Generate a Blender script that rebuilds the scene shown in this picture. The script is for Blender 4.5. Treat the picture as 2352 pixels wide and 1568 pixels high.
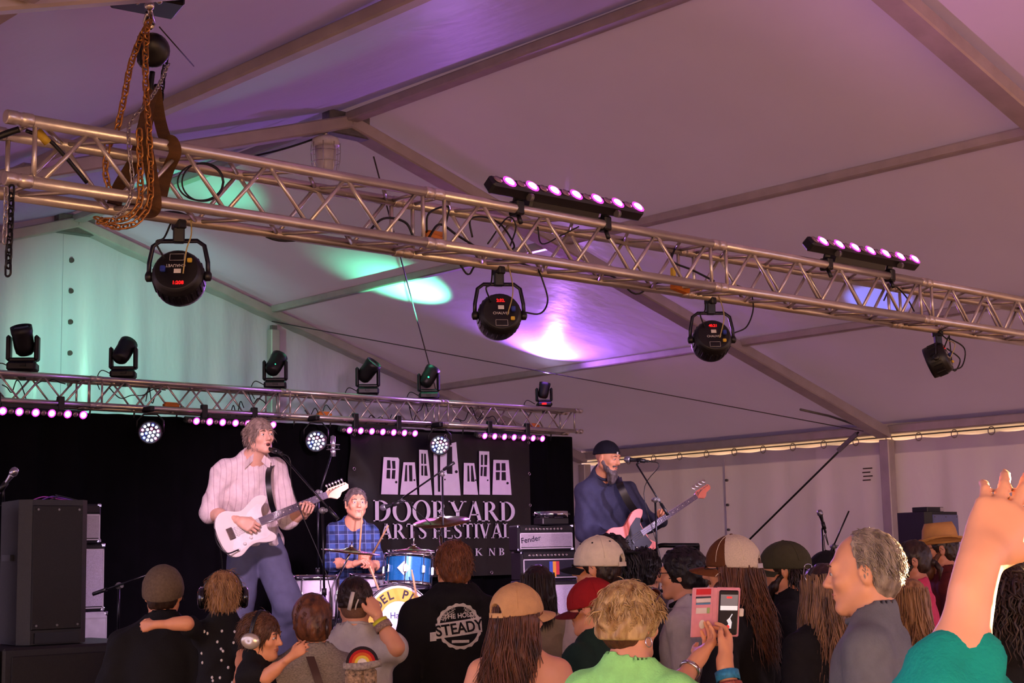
import bpy, math, random
import numpy as np
from mathutils import Matrix, Vector
random.seed(7); rng = np.random.default_rng(7)
SC = bpy.context.scene; COL = SC.collection
for o in list(bpy.data.objects): bpy.data.objects.remove(o)
PI = math.pi; R_ = math.radians

# ------------------------------------------------------------------ camera
FPX = 3588.0; YAW, PIT, ROL = R_(42.294), R_(7.899), R_(-1.207)
CAM = np.array([0.0, 0.0, 1.65])
_fw = np.array([math.sin(YAW)*math.cos(PIT), math.cos(YAW)*math.cos(PIT), math.sin(PIT)])
_r0 = np.array([math.cos(YAW), -math.sin(YAW), 0.0]); _u0 = np.cross(_r0, _fw)
_rt = math.cos(ROL)*_r0 + math.sin(ROL)*_u0; _up = -math.sin(ROL)*_r0 + math.cos(ROL)*_u0
cd = bpy.data.cameras.new('camera'); cam = bpy.data.objects.new('camera', cd); COL.objects.link(cam)
cd.sensor_width = 36.0; cd.lens = FPX/2352*36.0; cd.clip_start = .05; cd.clip_end = 500
cam.matrix_world = Matrix([[_rt[i], _up[i], -_fw[i], CAM[i]] for i in range(3)] + [[0, 0, 0, 1]])
SC.camera = cam
# ------------------------------------------------------------------ exposure, world, sun
vs = SC.view_settings
vs.view_transform = 'Standard'; vs.look = 'None'; vs.gamma = 1.0; vs.use_curve_mapping = False
vs.exposure = 0.17
SC.cycles.adaptive_threshold = .08
SC.cycles.max_bounces = 5; SC.cycles.diffuse_bounces = 3; SC.cycles.glossy_bounces = 2
SC.cycles.transmission_bounces = 6; SC.cycles.sample_clamp_indirect = 4.0; SC.cycles.caustics_reflective = False; SC.cycles.caustics_refractive = False
w = bpy.data.worlds.new('sky'); SC.world = w; w.use_nodes = True
bg = w.node_tree.nodes['Background']; bg.inputs[0].default_value = (.86, .69, 1.08, 1); bg.inputs[1].default_value = 1.75
def look(o, loc, tgt):
    o.location = loc; o.rotation_euler = (Vector(tgt) - Vector(loc)).to_track_quat('-Z', 'Y').to_euler()
sd = bpy.data.lights.new('low_sun', 'SUN'); sd.energy = 38.0; sd.angle = R_(1.2); sd.color = (1.0, .62, .30)
sun = bpy.data.objects.new('low_sun', sd); COL.objects.link(sun)
SUN_AZ, SUN_EL = R_(3.0), R_(3.7)
SUN_DIR = np.array([math.cos(SUN_AZ)*math.cos(SUN_EL), math.sin(SUN_AZ)*math.cos(SUN_EL), math.sin(SUN_EL)])
look(sun, tuple(SUN_DIR*30), (0, 0, 0))
def spot(name, loc, tgt, col, power, ang=40, blend=.5, rad=.05):
    d = bpy.data.lights.new(name, 'SPOT'); d.energy = power; d.color = col; d.spot_size = R_(ang); d.spot_blend = blend; d.shadow_soft_size = rad
    o = bpy.data.objects.new(name, d); COL.objects.link(o); look(o, loc, tgt); return o

# ------------------------------------------------------------------ measuring helpers: a sight line of the camera met with a known plane
def ray(x, y): return _fw + _rt*(x-1176)/FPX - _up*(y-784)/FPX
def onY(x, y, Y): d = ray(x, y); return CAM + d*(Y/d[1])
def onX(x, y, X): d = ray(x, y); return CAM + d*(X/d[0])
def onZ(x, y, Z): d = ray(x, y); return CAM + d*((Z-CAM[2])/d[2])
def dep(x, y, z): return CAM + ray(x, y)*z
def lineX(x, Y, z):
    a = np.array([0, Y, z]) - CAM; k = (x-1176)/FPX
    return float((k*(a@_fw) - a@_rt)/(_rt[0] - k*_fw[0]))
def nrm(v): v = np.asarray(v, float); return v/np.linalg.norm(v)

# ------------------------------------------------------------------ materials
_M = {}
def lin(c):
    c = np.array(c[:3], float)/255.0
    return tuple(float(t) for t in np.where(c <= .04045, c/12.92, ((c+.055)/1.055)**2.4))
def mat(name, col, rough=.6, metal=0.0, var=.12, scale=12.0, bump=0.0, bscale=60.0, emit=None, estr=0.0, stretch=None, trans=0.0, coat=0.0, alpha=1.0, spec=.5):
    if name in _M: return _M[name]
    m = bpy.data.materials.new(name); m.use_nodes = True; nt = m.node_tree; N = nt.nodes; L = nt.links
    b = N['Principled BSDF']; c = lin(col)
    tc = N.new('ShaderNodeTexCoord'); mp = N.new('ShaderNodeMapping'); L.new(tc.outputs['Object'], mp.inputs[0])
    if stretch: mp.inputs['Scale'].default_value = stretch
    nz = N.new('ShaderNodeTexNoise'); nz.inputs['Scale'].default_value = scale; nz.inputs['Detail'].default_value = 4; L.new(mp.outputs[0], nz.inputs['Vector'])
    rp = N.new('ShaderNodeValToRGB'); L.new(nz.outputs[0], rp.inputs[0])
    rp.color_ramp.elements[0].position = .3; rp.color_ramp.elements[1].position = .7
    rp.color_ramp.elements[0].color = tuple(t*(1-var) for t in c)+(1,); rp.color_ramp.elements[1].color = tuple(min(1, t*(1+var)) for t in c)+(1,)
    L.new(rp.outputs[0], b.inputs['Base Color'])
    b.inputs['Roughness'].default_value = rough; b.inputs['Metallic'].default_value = metal; b.inputs['Specular IOR Level'].default_value = spec
    if coat: b.inputs['Coat Weight'].default_value = coat
    if trans: b.inputs['Transmission Weight'].default_value = trans
    if alpha < 1: b.inputs['Alpha'].default_value = alpha
    if emit is not None:
        b.inputs['Emission Color'].default_value = lin(emit)+(1,); b.inputs['Emission Strength'].default_value = estr; m.cycles.emission_sampling = 'NONE'
    if bump:
        n2 = N.new('ShaderNodeTexNoise'); n2.inputs['Scale'].default_value = bscale; n2.inputs['Detail'].default_value = 3; L.new(mp.outputs[0], n2.inputs['Vector'])
        bp = N.new('ShaderNodeBump'); bp.inputs['Strength'].default_value = bump; bp.inputs['Distance'].default_value = .01
        L.new(n2.outputs[0], bp.inputs['Height']); L.new(bp.outputs[0], b.inputs['Normal'])
    _M[name] = m; return m
def fabric_tent(name, col, tl, bscale=3.0, bump=.25):
    if name in _M: return _M[name]
    m = bpy.data.materials.new(name); m.use_nodes = True; nt = m.node_tree; N = nt.nodes; L = nt.links
    for n in list(N):
        if n.type == 'BSDF_PRINCIPLED': N.remove(n)
    out = [n for n in N if n.type == 'OUTPUT_MATERIAL'][0]
    tc = N.new('ShaderNodeTexCoord'); nz = N.new('ShaderNodeTexNoise'); nz.inputs['Scale'].default_value = 1.3; nz.inputs['Detail'].default_value = 5; L.new(tc.outputs['Object'], nz.inputs['Vector'])
    rp = N.new('ShaderNodeValToRGB'); c = lin(col); L.new(nz.outputs[0], rp.inputs[0])
    rp.color_ramp.elements[0].color = tuple(t*.93 for t in c)+(1,); rp.color_ramp.elements[1].color = tuple(min(1, t*1.05) for t in c)+(1,)
    mp = N.new('ShaderNodeMapping'); mp.inputs['Scale'].default_value = (1, 1, .35); L.new(tc.outputs['Object'], mp.inputs[0])
    n2 = N.new('ShaderNodeTexNoise'); n2.inputs['Scale'].default_value = bscale; n2.inputs['Detail'].default_value = 3; L.new(mp.outputs[0], n2.inputs['Vector'])
    bp = N.new('ShaderNodeBump'); bp.inputs['Strength'].default_value = bump; bp.inputs['Distance'].default_value = .05; L.new(n2.outputs[0], bp.inputs['Height'])
    d = N.new('ShaderNodeBsdfDiffuse'); t = N.new('ShaderNodeBsdfTranslucent'); g = N.new('ShaderNodeBsdfGlossy'); g.inputs['Roughness'].default_value = .38
    for q in (d, t): L.new(rp.outputs[0], q.inputs[0])
    for q in (d, g): L.new(bp.outputs[0], q.inputs['Normal'])
    mx = N.new('ShaderNodeMixShader'); mx.inputs[0].default_value = tl; L.new(d.outputs[0], mx.inputs[1]); L.new(t.outputs[0], mx.inputs[2])
    m2 = N.new('ShaderNodeMixShader'); m2.inputs[0].default_value = .07; L.new(mx.outputs[0], m2.inputs[1]); L.new(g.outputs[0], m2.inputs[2])
    L.new(m2.outputs[0], out.inputs[0]); _M[name] = m; return m

# ------------------------------------------------------------------ mesh helpers
def frame(z, up=(0, 0, 1)):
    z = nrm(z); x = np.cross(up, z)
    if np.linalg.norm(x) < 1e-5: x = np.cross((0, 1, 0), z)
    x = nrm(x); return np.stack([x, np.cross(z, x), z], 1)
def T4(loc=(0, 0, 0), R=None):
    M = np.eye(4); M[:3, 3] = loc
    if R is not None: M[:3, :3] = R
    return M
def rot(ax, deg):
    a = R_(deg); c, s = math.cos(a), math.sin(a)
    return np.array({'x': [[1, 0, 0], [0, c, -s], [0, s, c]], 'y': [[c, 0, s], [0, 1, 0], [-s, 0, c]], 'z': [[c, -s, 0], [s, c, 0], [0, 0, 1]]}[ax], float)
class MB:
    def __init__(s): s.v = []; s.f = []; s.m = []; s.s = []; s.T = None
    def add(s, V, F, mi=0, sm=False):
        V = np.asarray(V, float)
        if s.T is not None: V = V@s.T[:3, :3].T + s.T[:3, 3]
        k = len(s.v); s.v.extend(V.tolist()); s.f.extend([tuple(i+k for i in q) for q in F]); s.m.extend([mi]*len(F)); s.s.extend([sm]*len(F)); return s
    def box(s, c, sz, R=None, mi=0, bev=0.0):
        h = np.array(sz, float)/2
        if bev:
            b = min(bev, h.min()*.9); V = []
            for sx in (-1, 1):
                for sy in (-1, 1):
                    for sz_ in (-1, 1):
                        for ax in range(3):
                            q = h-b; q[ax] = h[ax]; V.append(q*(sx, sy, sz_))
            V = np.array(V); F = []
            ix = lambda x, y, z, a: ((x*2+y)*2+z)*3+a
            for a in range(3):
                o1, o2 = [(1, 2), (2, 0), (0, 1)][a]
                for sg in (0, 1):
                    def cc(p, q): t = [0, 0, 0]; t[a] = sg; t[o1] = p; t[o2] = q; return ix(*t, a)
                    q = [cc(0, 0), cc(1, 0), cc(1, 1), cc(0, 1)]; F.append(q if sg else q[::-1])
                for p in (0, 1):
                    for q_ in (0, 1):
                        def ee(t_, aa): t = [0, 0, 0]; t[a] = t_; t[o1] = p; t[o2] = q_; return ix(*t, aa)
                        q = [ee(0, o1), ee(1, o1), ee(1, o2), ee(0, o2)]; F.append(q if (p ^ q_) else q[::-1])
            for x in (0, 1):
                for y in (0, 1):
                    for z in (0, 1):
                        q = [ix(x, y, z, 0), ix(x, y, z, 1), ix(x, y, z, 2)]; F.append(q if (x ^ y ^ z) else q[::-1])
        else:
            V = np.array([(x, y, z) for x in (-1, 1) for y in (-1, 1) for z in (-1, 1)], float)*h
            F = [(0, 1, 3, 2), (4, 6, 7, 5), (0, 4, 5, 1), (2, 3, 7, 6), (0, 2, 6, 4), (1, 5, 7, 3)]
        if R is not None: V = V@np.asarray(R).T
        return s.add(V+np.array(c, float), F, mi)
    def cyl(s, a, b, r, r2=None, n=10, mi=0, caps=True, up=(0, 0, 1)):
        a = np.array(a, float); b = np.array(b, float); r2 = r if r2 is None else r2; Q = frame(b-a, up)
        t = np.arange(n)*2*PI/n; c = np.stack([np.cos(t), np.sin(t)], 1)
        V = np.concatenate([a+r*(c@Q[:, :2].T), b+r2*(c@Q[:, :2].T)])
        s.add(V, [(i, (i+1) % n, n+(i+1) % n, n+i) for i in range(n)], mi, True)
        if caps: k = len(s.v)-2*n; s.f += [tuple(k+i for i in range(n))[::-1], tuple(k+n+i for i in range(n))]; s.m += [mi]*2; s.s += [False]*2
        return s
    def tube(s, P, r, n=6, mi=0, closed=False, flat=None):
        P = np.array(P, float); K = len(P); r = np.broadcast_to(np.array(r, float), (K,)); V = []; up = np.array([0, 0, 1.0]); px = None
        for i in range(K):
            if closed: d = P[(i+1) % K]-P[i-1]
            else: d = P[min(i+1, K-1)]-P[max(i-1, 0)]
            d = nrm(d)
            if px is None: Q = frame(d); px = Q[:, 0]
            px = px - d*(px@d); px = px/(np.linalg.norm(px)+1e-12); py = np.cross(d, px)
            for j in range(n):
                t = 2*PI*j/n; V.append(P[i]+r[i]*(math.cos(t)*px*(1 if flat is None else flat)+math.sin(t)*py))
        F = [(i*n+j, i*n+(j+1) % n, ((i+1) % K)*n+(j+1) % n, ((i+1) % K)*n+j) for i in range(K if closed else K-1) for j in range(n)]
        if not closed: F += [tuple(range(n))[::-1], tuple((K-1)*n+j for j in range(n))]
        return s.add(V, F, mi, True)
    def lathe(s, prof, n=20, M=None, mi=0, sm=True, caps=True):
        K = len(prof); t = np.arange(n)*2*PI/n; V = np.array([(r*math.cos(a), r*math.sin(a), z) for r, z in prof for a in t])
        F = [(i*n+j, i*n+(j+1) % n, (i+1)*n+(j+1) % n, (i+1)*n+j) for i in range(K-1) for j in range(n)]
        if M is not None: V = V@M[:3, :3].T+M[:3, 3]
        s.add(V, F, mi, sm)
        if caps: k = len(s.v)-K*n; s.f += [tuple(k+i for i in range(n))[::-1], tuple(k+(K-1)*n+i for i in range(n))]; s.m += [mi]*2; s.s += [False]*2
        return s
    def prism(s, poly, z0, z1, M=None, mi=0, mi_side=None):
        n = len(poly); V = np.array([(x, y, z0) for x, y in poly]+[(x, y, z1) for x, y in poly], float)
        if M is not None: V = V@M[:3, :3].T+M[:3, 3]
        s.add(V, [tuple(range(n))[::-1], tuple(range(n, 2*n))], mi)
        k = len(s.v)-2*n; q = [(k+i, k+(i+1) % n, k+n+(i+1) % n, k+n+i) for i in range(n)]
        s.f += q; s.m += [mi if mi_side is None else mi_side]*n; s.s += [False]*n; return s
    def ell(s, c, r, R=None, nu=14, nv=9, mi=0):
        r = np.broadcast_to(np.array(r, float), (3,)); V = [(0, 0, -1)]+[(math.cos(2*PI*j/nu)*math.cos(-PI/2+PI*i/nv), math.sin(2*PI*j/nu)*math.cos(-PI/2+PI*i/nv), math.sin(-PI/2+PI*i/nv)) for i in range(1, nv) for j in range(nu)]+[(0, 0, 1)]
        V = np.array(V)*r
        if R is not None: V = V@np.asarray(R).T
        last = len(V)-1; F = [(0, 1+(j+1) % nu, 1+j) for j in range(nu)]+[(1+i*nu+j, 1+i*nu+(j+1) % nu, 1+(i+1)*nu+(j+1) % nu, 1+(i+1)*nu+j) for i in range(nv-2) for j in range(nu)]+[(last, 1+(nv-2)*nu+j, 1+(nv-2)*nu+(j+1) % nu) for j in range(nu)]
        return s.add(V+np.array(c, float), F, mi, True)
    def torus(s, c, R, r, Q=None, n=20, k=6, mi=0, sx=1.0):
        Q = np.eye(3) if Q is None else Q
        return s.tube([np.array(c)+Q@np.array([R*sx*math.cos(a), R*math.sin(a), 0]) for a in np.arange(n)*2*PI/n], r, k, mi, True)
    def grid(s, P, mi=0, sm=True):
        a, b = P.shape[:2]
        return s.add(P.reshape(-1, 3), [(i*b+j, (i+1)*b+j, (i+1)*b+j+1, i*b+j+1) for i in range(a-1) for j in range(b-1)], mi, sm)
    def me(s, name, mats):
        m = bpy.data.meshes.new(name); m.from_pydata(s.v, [], s.f)
        for t in (mats if isinstance(mats, (list, tuple)) else [mats]): m.materials.append(t)
        m.polygons.foreach_set('material_index', s.m); m.polygons.foreach_set('use_smooth', s.s); m.update(); return m
    def ob(s, name, mats, parent=None, M=None): return link(name, s.me(name, mats), parent, M)
def link(name, me, parent=None, M=None):
    o = bpy.data.objects.new(name, me); COL.objects.link(o)
    if parent is not None: o.parent = parent
    if M is not None: o.matrix_local = Matrix(np.asarray(M).tolist())
    return o
def thing(name, label, cat, M=None, group=None):
    o = bpy.data.objects.new(name, None); COL.objects.link(o); o.empty_display_size = .1
    if M is not None: o.matrix_world = Matrix(np.asarray(M).tolist())
    return tag(o, label, cat, group)
def tag(o, label, cat=None, group=None, kind=None):
    if label: o['label'] = label
    if cat: o['category'] = cat
    if group: o['group'] = group
    if kind: o['kind'] = kind
    return o
def struct(o, label): o['kind'] = 'structure'; o['label'] = label; return o
def copytree(root, label=None, M=None, group=None):
    r = root.copy(); COL.objects.link(r)
    if label: r['label'] = label
    if group: r['group'] = group
    if M is not None: r.matrix_world = Matrix(np.asarray(M).tolist())
    for ch in list(root.children):
        c = ch.copy(); COL.objects.link(c); c.parent = r
        for g in ch.children:
            d = g.copy(); COL.objects.link(d); d.parent = c
    return r
def text_mesh(s, size=1.0, ext=0.001, bold=0.0, sx=1.0):
    cu = bpy.data.curves.new('lettering', 'FONT'); cu.body = s; cu.size = size; cu.extrude = ext; cu.align_x = 'CENTER'; cu.align_y = 'CENTER'; cu.offset = bold; cu.resolution_u = 3
    o = bpy.data.objects.new('lettering', cu); COL.objects.link(o); bpy.context.view_layer.update()
    me = bpy.data.meshes.new_from_object(o.evaluated_get(bpy.context.evaluated_depsgraph_get()))
    bpy.data.objects.remove(o)
    if sx != 1.0:
        for v in me.vertices: v.co.x *= sx
    return me
def lettering(s, size, m, parent, M, ext=.001, bold=0.0, sx=1.0, name='lettering'):
    me = text_mesh(s, size, ext, bold, sx); me.materials.clear(); me.materials.append(m); return link(name, me, parent, M)
def catmull(P, n=8):
    P = np.array(P, float); Q = np.vstack([2*P[0]-P[1], P, 2*P[-1]-P[-2]]); out = []
    for i in range(1, len(Q)-2):
        for t in np.linspace(0, 1, n, endpoint=False):
            a, b, c, d = Q[i-1:i+3]; out.append(.5*((2*b)+(c-a)*t+(2*a-5*b+4*c-d)*t*t+(3*b-a-3*c+d)*t**3))
    out.append(P[-1]); return np.array(out)
# ================================================================== the tent
XR, ZR, XW, ZE = 7.612, 5.43, 15.23, 3.09; HW = XW-XR; SL = (ZR-ZE)/HW
YF = [-4.61, .39, 5.39, 10.39, 15.39]
zroof = lambda X: ZR - abs(X-XR)*SL
m_roof = fabric_tent('violet_lit_roof_vinyl', (212, 198, 234), .022)  # white vinyl, with the violet stage light on the ceiling tinted into its colour
m_wallf = fabric_tent('violet_lit_wall_vinyl', (214, 202, 224), .012, 5.0, .35)  # wall vinyl is white too; its lavender tint stands for violet light
m_val = fabric_tent('valance_vinyl', (230, 224, 214), .05)
m_alu = mat('aged_aluminium', (186, 174, 176), .5, .3, .10, 6, .05, 30)
m_alud = mat('dull_steel', (120, 118, 116), .5, .6, .15, 20)
m_floor = mat('dry_trampled_ground', (150, 120, 84), .95, 0, .3, 3, .4, 20)
b = MB(); b.box((8, 8, -.05), (120, 120, .1)); struct(b.ob('floor', m_floor), 'dry trampled ground under the tent')
ceil = bpy.data.objects.new('ceiling', None); COL.objects.link(ceil); struct(ceil, 'white vinyl tent roof over the crowd and stage')
for i in range(4):
    for sd_ in (-1, 1):
        nu, nv = 26, 34; P = np.zeros((nu, nv, 3))
        for a in range(nu):
            for c in range(nv):
                u_, v_ = a/(nu-1), c/(nv-1); t = u_*1.03
                sag = .07*math.sin(PI*min(1, v_))*(.5+.5*math.sin(PI*min(1, u_)))+.008*math.sin(9*u_+5*v_)*math.sin(PI*v_)
                P[a, c] = (XR+sd_*HW*t, YF[i]+(5 if i < 3 else 5.12)*v_, ZR-HW*SL*t+.015-sag*.55)
        m = MB(); m.grid(P if sd_ > 0 else P[::-1]); m.ob('roof_panel', m_roof, ceil)
def beam(a, b, wy, dz, name, parent, m=m_alu, up=(0, 0, 1)):
    a = np.array(a, float); b = np.array(b, float); Q = frame(b-a, up); q = MB(); Lg = np.linalg.norm(b-a)
    q.box((a+b)/2, (wy, dz, Lg), Q, bev=.012); return q.ob(name, m, parent)
BD = .19
for k, Y in enumerate(YF):
    fr = bpy.data.objects.new('roof_beam', None); COL.objects.link(fr)
    struct(fr, ['aluminium rafter frame at the open end', 'aluminium rafter frame above the crowd', 'aluminium rafter frame crossing the upper right', 'aluminium rafter frame over the stage with a lamp at its peak', 'aluminium rafter frame along the end wall'][k])
    Yc = Y if k < 4 else Y-.08
    off = BD/2+.02
    for s_ in (-1, 1):
        lo_ = (k == 2 and s_ < 0); of_ = .06 if lo_ else off
        beam((XR, Yc, ZR-of_), (XR+s_*(HW-.02), Yc, ZE-of_), .11, .085 if lo_ else BD, 'rafter', fr, up=(0, 1, 0))
        q = MB(); q.box((XR+s_*HW, Yc, ZE/2-.09), (.13, .13, ZE-.18), bev=.01); q.ob('post', m_alu, fr)
        for t in (.12, .34, .36, .6, .86):
            q = MB(); q.cyl((XR+s_*HW*t, Yc-.05, ZR-HW*SL*t-off), (XR+s_*HW*t, Yc-.062, ZR-HW*SL*t-off), .012, n=8); q.ob('bolt', m_alud, fr)
    q = MB(); q.box((XR, Yc, ZR-off-.02), (.42, .125, .2), bev=.01); q.ob('ridge_bracket', m_alud, fr)
    for i in range(4):
        q = MB(); q.cyl((XR-.15+.1*i, Yc-.06, ZR-off-.03), (XR-.15+.1*i, Yc-.075, ZR-off-.03), .014, n=8); q.ob('bolt', m_alud, fr)
pn = ['aluminium ridge beam along the tent peak']+['aluminium roof beam on the far slope just below the ridge', 'aluminium roof beam on the far slope above the side wall', 'eave beam above the pleated side wall', 'aluminium roof beam on the near slope below the ridge', 'aluminium roof beam low on the near slope', 'eave beam of the open near side']
for k, (t, s_, wz) in enumerate([(0, 1, .12), (.3271, 1, .09), (.6587, 1, .09), (1, 1, .14), (.3652, -1, .09), (.68, -1, .09), (1, -1, .14)]):
    fr = bpy.data.objects.new('roof_beam', None); COL.objects.link(fr); struct(fr, pn[k])
    X = XR+s_*HW*t; z = zroof(X)-wz/2-(.02 if t < 1 else .0)
    for i in range(4):
        beam((X, YF[i]+.06, z), (X, YF[i+1]-.06, z), .08 if t < 1 else .1, wz, 'purlin', fr, up=(1, 0, 0))
    for Y in YF[1:4]:
        q = MB(); q.box((X, Y-.075, z), (.05, .03, .06)); q.ob('bracket', m_alud, fr)
# side wall: pleated vinyl curtains hung by rings from a rail below the eave beam
wr = bpy.data.objects.new('wall_right', None); COL.objects.link(wr); struct(wr, 'pleated white vinyl side wall hung on rings')
m_ring = mat('clear_plastic_ring', (150, 140, 140), .3, .2)
m_snap = mat('steel_snap', (110, 108, 104), .35, .9)
m_print = mat('dark_print', (60, 40, 44), .8)
for i in range(1, 4):
    y0, y1 = (YF[i]+.0 if i > 1 else 3.6), YF[i+1]-.0; n = 120; zz = [0.0, .3, .8, 1.3, 1.8, 2.3, 2.6, 2.8, 2.915]
    P = np.zeros((n, len(zz), 3))
    for a in range(n):
        y = y0+(y1-y0)*a/(n-1)
        fold = .028*math.sin(y*9.1+.7*math.sin(y*2.3))+.014*math.sin(y*17.3+1.1)
        for c, z in enumerate(zz):
            lf = (1-.72*(z/2.915)**2)
            P[a, c] = (XW+.12+fold*lf+.012*math.sin(z*4+y*3), y, z-.018*abs(math.sin(PI*(y-y0)/.46))*(c == len(zz)-1))
    q = MB(); q.grid(P); q.ob('curtain', m_wallf, wr)
    q = MB(); q.tube([(XW+.1, y0, 2.945), (XW+.1, y1, 2.945)], .009); q.ob('rail', m_alud, wr)
    for y in np.arange(y0+.02, y1, .46):
        q = MB(); q.torus((XW+.08, y, 2.92), .045, .006, rot('y', 90)@rot('x', 8), 14, 5); q.ob('ring', m_ring, wr)
    ys = (y0+y1)/2-.05
    q = MB(); q.box((XW+.075, ys+.05, 1.43), (.006, .035, 2.86)); q.ob('seam', m_wallf, wr)
    for z in np.arange(.4, 2.85, .31):
        q = MB(); q.cyl((XW+.08, ys, z), (XW+.05, ys, z), .017, n=8); q.ob('snap', m_snap, wr)
    # a smoke-rated care print and its stamp on the vinyl
    for j in range(4):
        q = MB(); q.box((XW+.06, y0+.32+.02*(j % 2), 2.60-.045*j), (.003, .13-.02*(j % 2), .014)); q.ob('print_line', m_print, wr)
q = MB(); P = np.array([[(XW+.02+.2*t, y, 3.12-.36*t) for t in (0, .55, 1)] for y in np.linspace(3.6, 15.5, 90)]); q.grid(P); q.ob('valance', m_val, wr)
# end wall
wb = bpy.data.objects.new('wall_back', None); COL.objects.link(wb); struct(wb, 'white vinyl end wall behind the stage truss')
YG = YF[4]
xs_seams = [XR-HW, XR-HW/3*2, XR-HW/3, XR, XR+HW/3, XR+HW/3*2, XR+HW]
XP = [XR-2.54, XR+2.54]
for a, c in zip([XR-HW, XR-2.54, XR, XR+2.54], [XR-2.54, XR, XR+2.54, XR+HW]):
    n, k = 46, 12; P = np.zeros((n, k, 3))
    for i in range(n):
        X = a+(c-a)*i/(n-1); zt = zroof(X)+.06
        for j in range(k):
            z = zt*j/(k-1); P[i, j] = (X, YG-.01+(.022*math.sin(X*11+math.sin(X*3))+.01*math.sin(X*23))*(.35+.65*math.sin(PI*j/(k-1))), z)
    q = MB(); q.grid(P[::-1]); q.ob('panel', m_wallf, wb)
for X in XP:
    q = MB(); q.box((X, YG-.07, zroof(X)/2-.1), (.12, .1, zroof(X)-.36), bev=.01); q.ob('upright', m_alu, wb)
    q = MB(); q.box((X, YG-.07, zroof(X)-.33), (.07, .05, .2)); q.ob('bracket', m_alud, wb)
q = MB(); q.box((XR-.06, YG-.012, 2.6), (.07, .006, 5.2)); q.ob('seam', m_wallf, wb)
for z in np.arange(.9, 5.3, .335):
    q = MB(); q.cyl((XR, YG-.005, z), (XR, YG-.03, z), .028, n=10); q.ob('snap', m_snap, wb)
# bracing wires
m_wire = mat('grey_wire', (84, 76, 84), .5, .6)
def wire(pts, r, name, label, m=m_wire, cat='cable'):
    q = MB(); q.tube(pts, r, 6); return tag(q.ob(name, m), label, cat)
def roofpt(X, Y, d=.12): return np.array([X, Y, zroof(X)-d])
wire([roofpt(XR+.25, 10.34, .3), roofpt(XR+5.02, 15.3, .22)], .007, 'bracing_wire', 'thin bracing wire running down from the tent peak past the round lights')
wire([roofpt(XR+2.5, 15.3, .2), roofpt(XR+HW-.35, 10.45, .2)], .006, 'bracing_wire', 'long bracing wire crossing the roof above the stage to a turnbuckle')

# added unseen tent outside the open side, bouncing warm sun onto the crowd
nt_ = thing('added_bounce_tent', 'unseen white tent added outside the open side to bounce warm sunlight', 'tent', T4((-4.6, -17.0, 0)))
m_nt = mat('bounce_tent_canvas', (232, 226, 216), .8, 0, .05, 2)
q = MB(); q.box((-2.5, 8.0, 1.8), (5.0, 16.0, 3.6)); q.ob('side_walls', m_nt, nt_)
q = MB(); q.prism([(.2, 3.6), (-2.5, 5.0), (-5.2, 3.6)], -8.2, 8.2, T4((0, 8, 0), np.array([[1., 0, 0], [0, 0, -1.], [0, 1., 0]]))); q.ob('roof', m_nt, nt_)
for y in np.arange(0, 16.1, 4): q = MB(); q.box((.05, y, 1.8), (.08, .08, 3.6)); q.ob('post', m_alu, nt_)
# ================================================================== trusses and everything hung on them
m_tr = mat('worn_truss_aluminium', (206, 196, 186), .32, .75, .10, 9, .06, 40)
m_blk = mat('black_housing', (17, 17, 18), .42, 0, .2, 30)
m_blkm = mat('black_steel', (14, 14, 15), .38, .3, .2, 30)
m_blkrub = mat('black_cable', (10, 10, 11), .5)
m_org = mat('orange_tape', (205, 120, 40), .6); m_yel = mat('yellow_tape', (224, 190, 60), .6)
m_wht = mat('white_label', (226, 222, 214), .6); m_red = mat('red_display', (160, 10, 12), .4, emit=(255, 30, 30), estr=1.3)
m_led = mat('magenta_led', (255, 150, 235), .3, emit=(255, 120, 232), estr=7.0)
m_lede = mat('magenta_led_glow', (200, 60, 180), .3, emit=(225, 60, 205), estr=1.8)
m_ledo = mat('unlit_lens', (150, 128, 132), .2, .3)
m_ledw = mat('white_blue_led', (230, 230, 255), .3, emit=(214, 216, 255), estr=7.0)
m_ledr = mat('red_pink_led', (255, 140, 200), .3, emit=(255, 130, 190), estr=5.0)
m_ledb = mat('blue_led', (120, 140, 255), .3, emit=(100, 120, 255), estr=6.0)
m_grn = mat('green_indicator', (30, 220, 120), .3, emit=(40, 255, 150), estr=5.0)
m_lensw = mat('beam_lens', (240, 240, 255), .2, emit=(225, 225, 255), estr=9.0)
m_glassd = mat('dark_glass', (24, 24, 34), .08)
m_rust = mat('rusty_chain', (186, 130, 66), .4, .75, .35, 60); m_zinc = mat('zinc_chain', (190, 184, 176), .3, .9)
m_sling = mat('brown_sling', (96, 62, 26), .8, 0, .3, 8, .5, 220, stretch=(1, 1, 4)); m_steel = mat('bright_steel', (205, 200, 195), .22, .95)
SEC = 2.045
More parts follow.
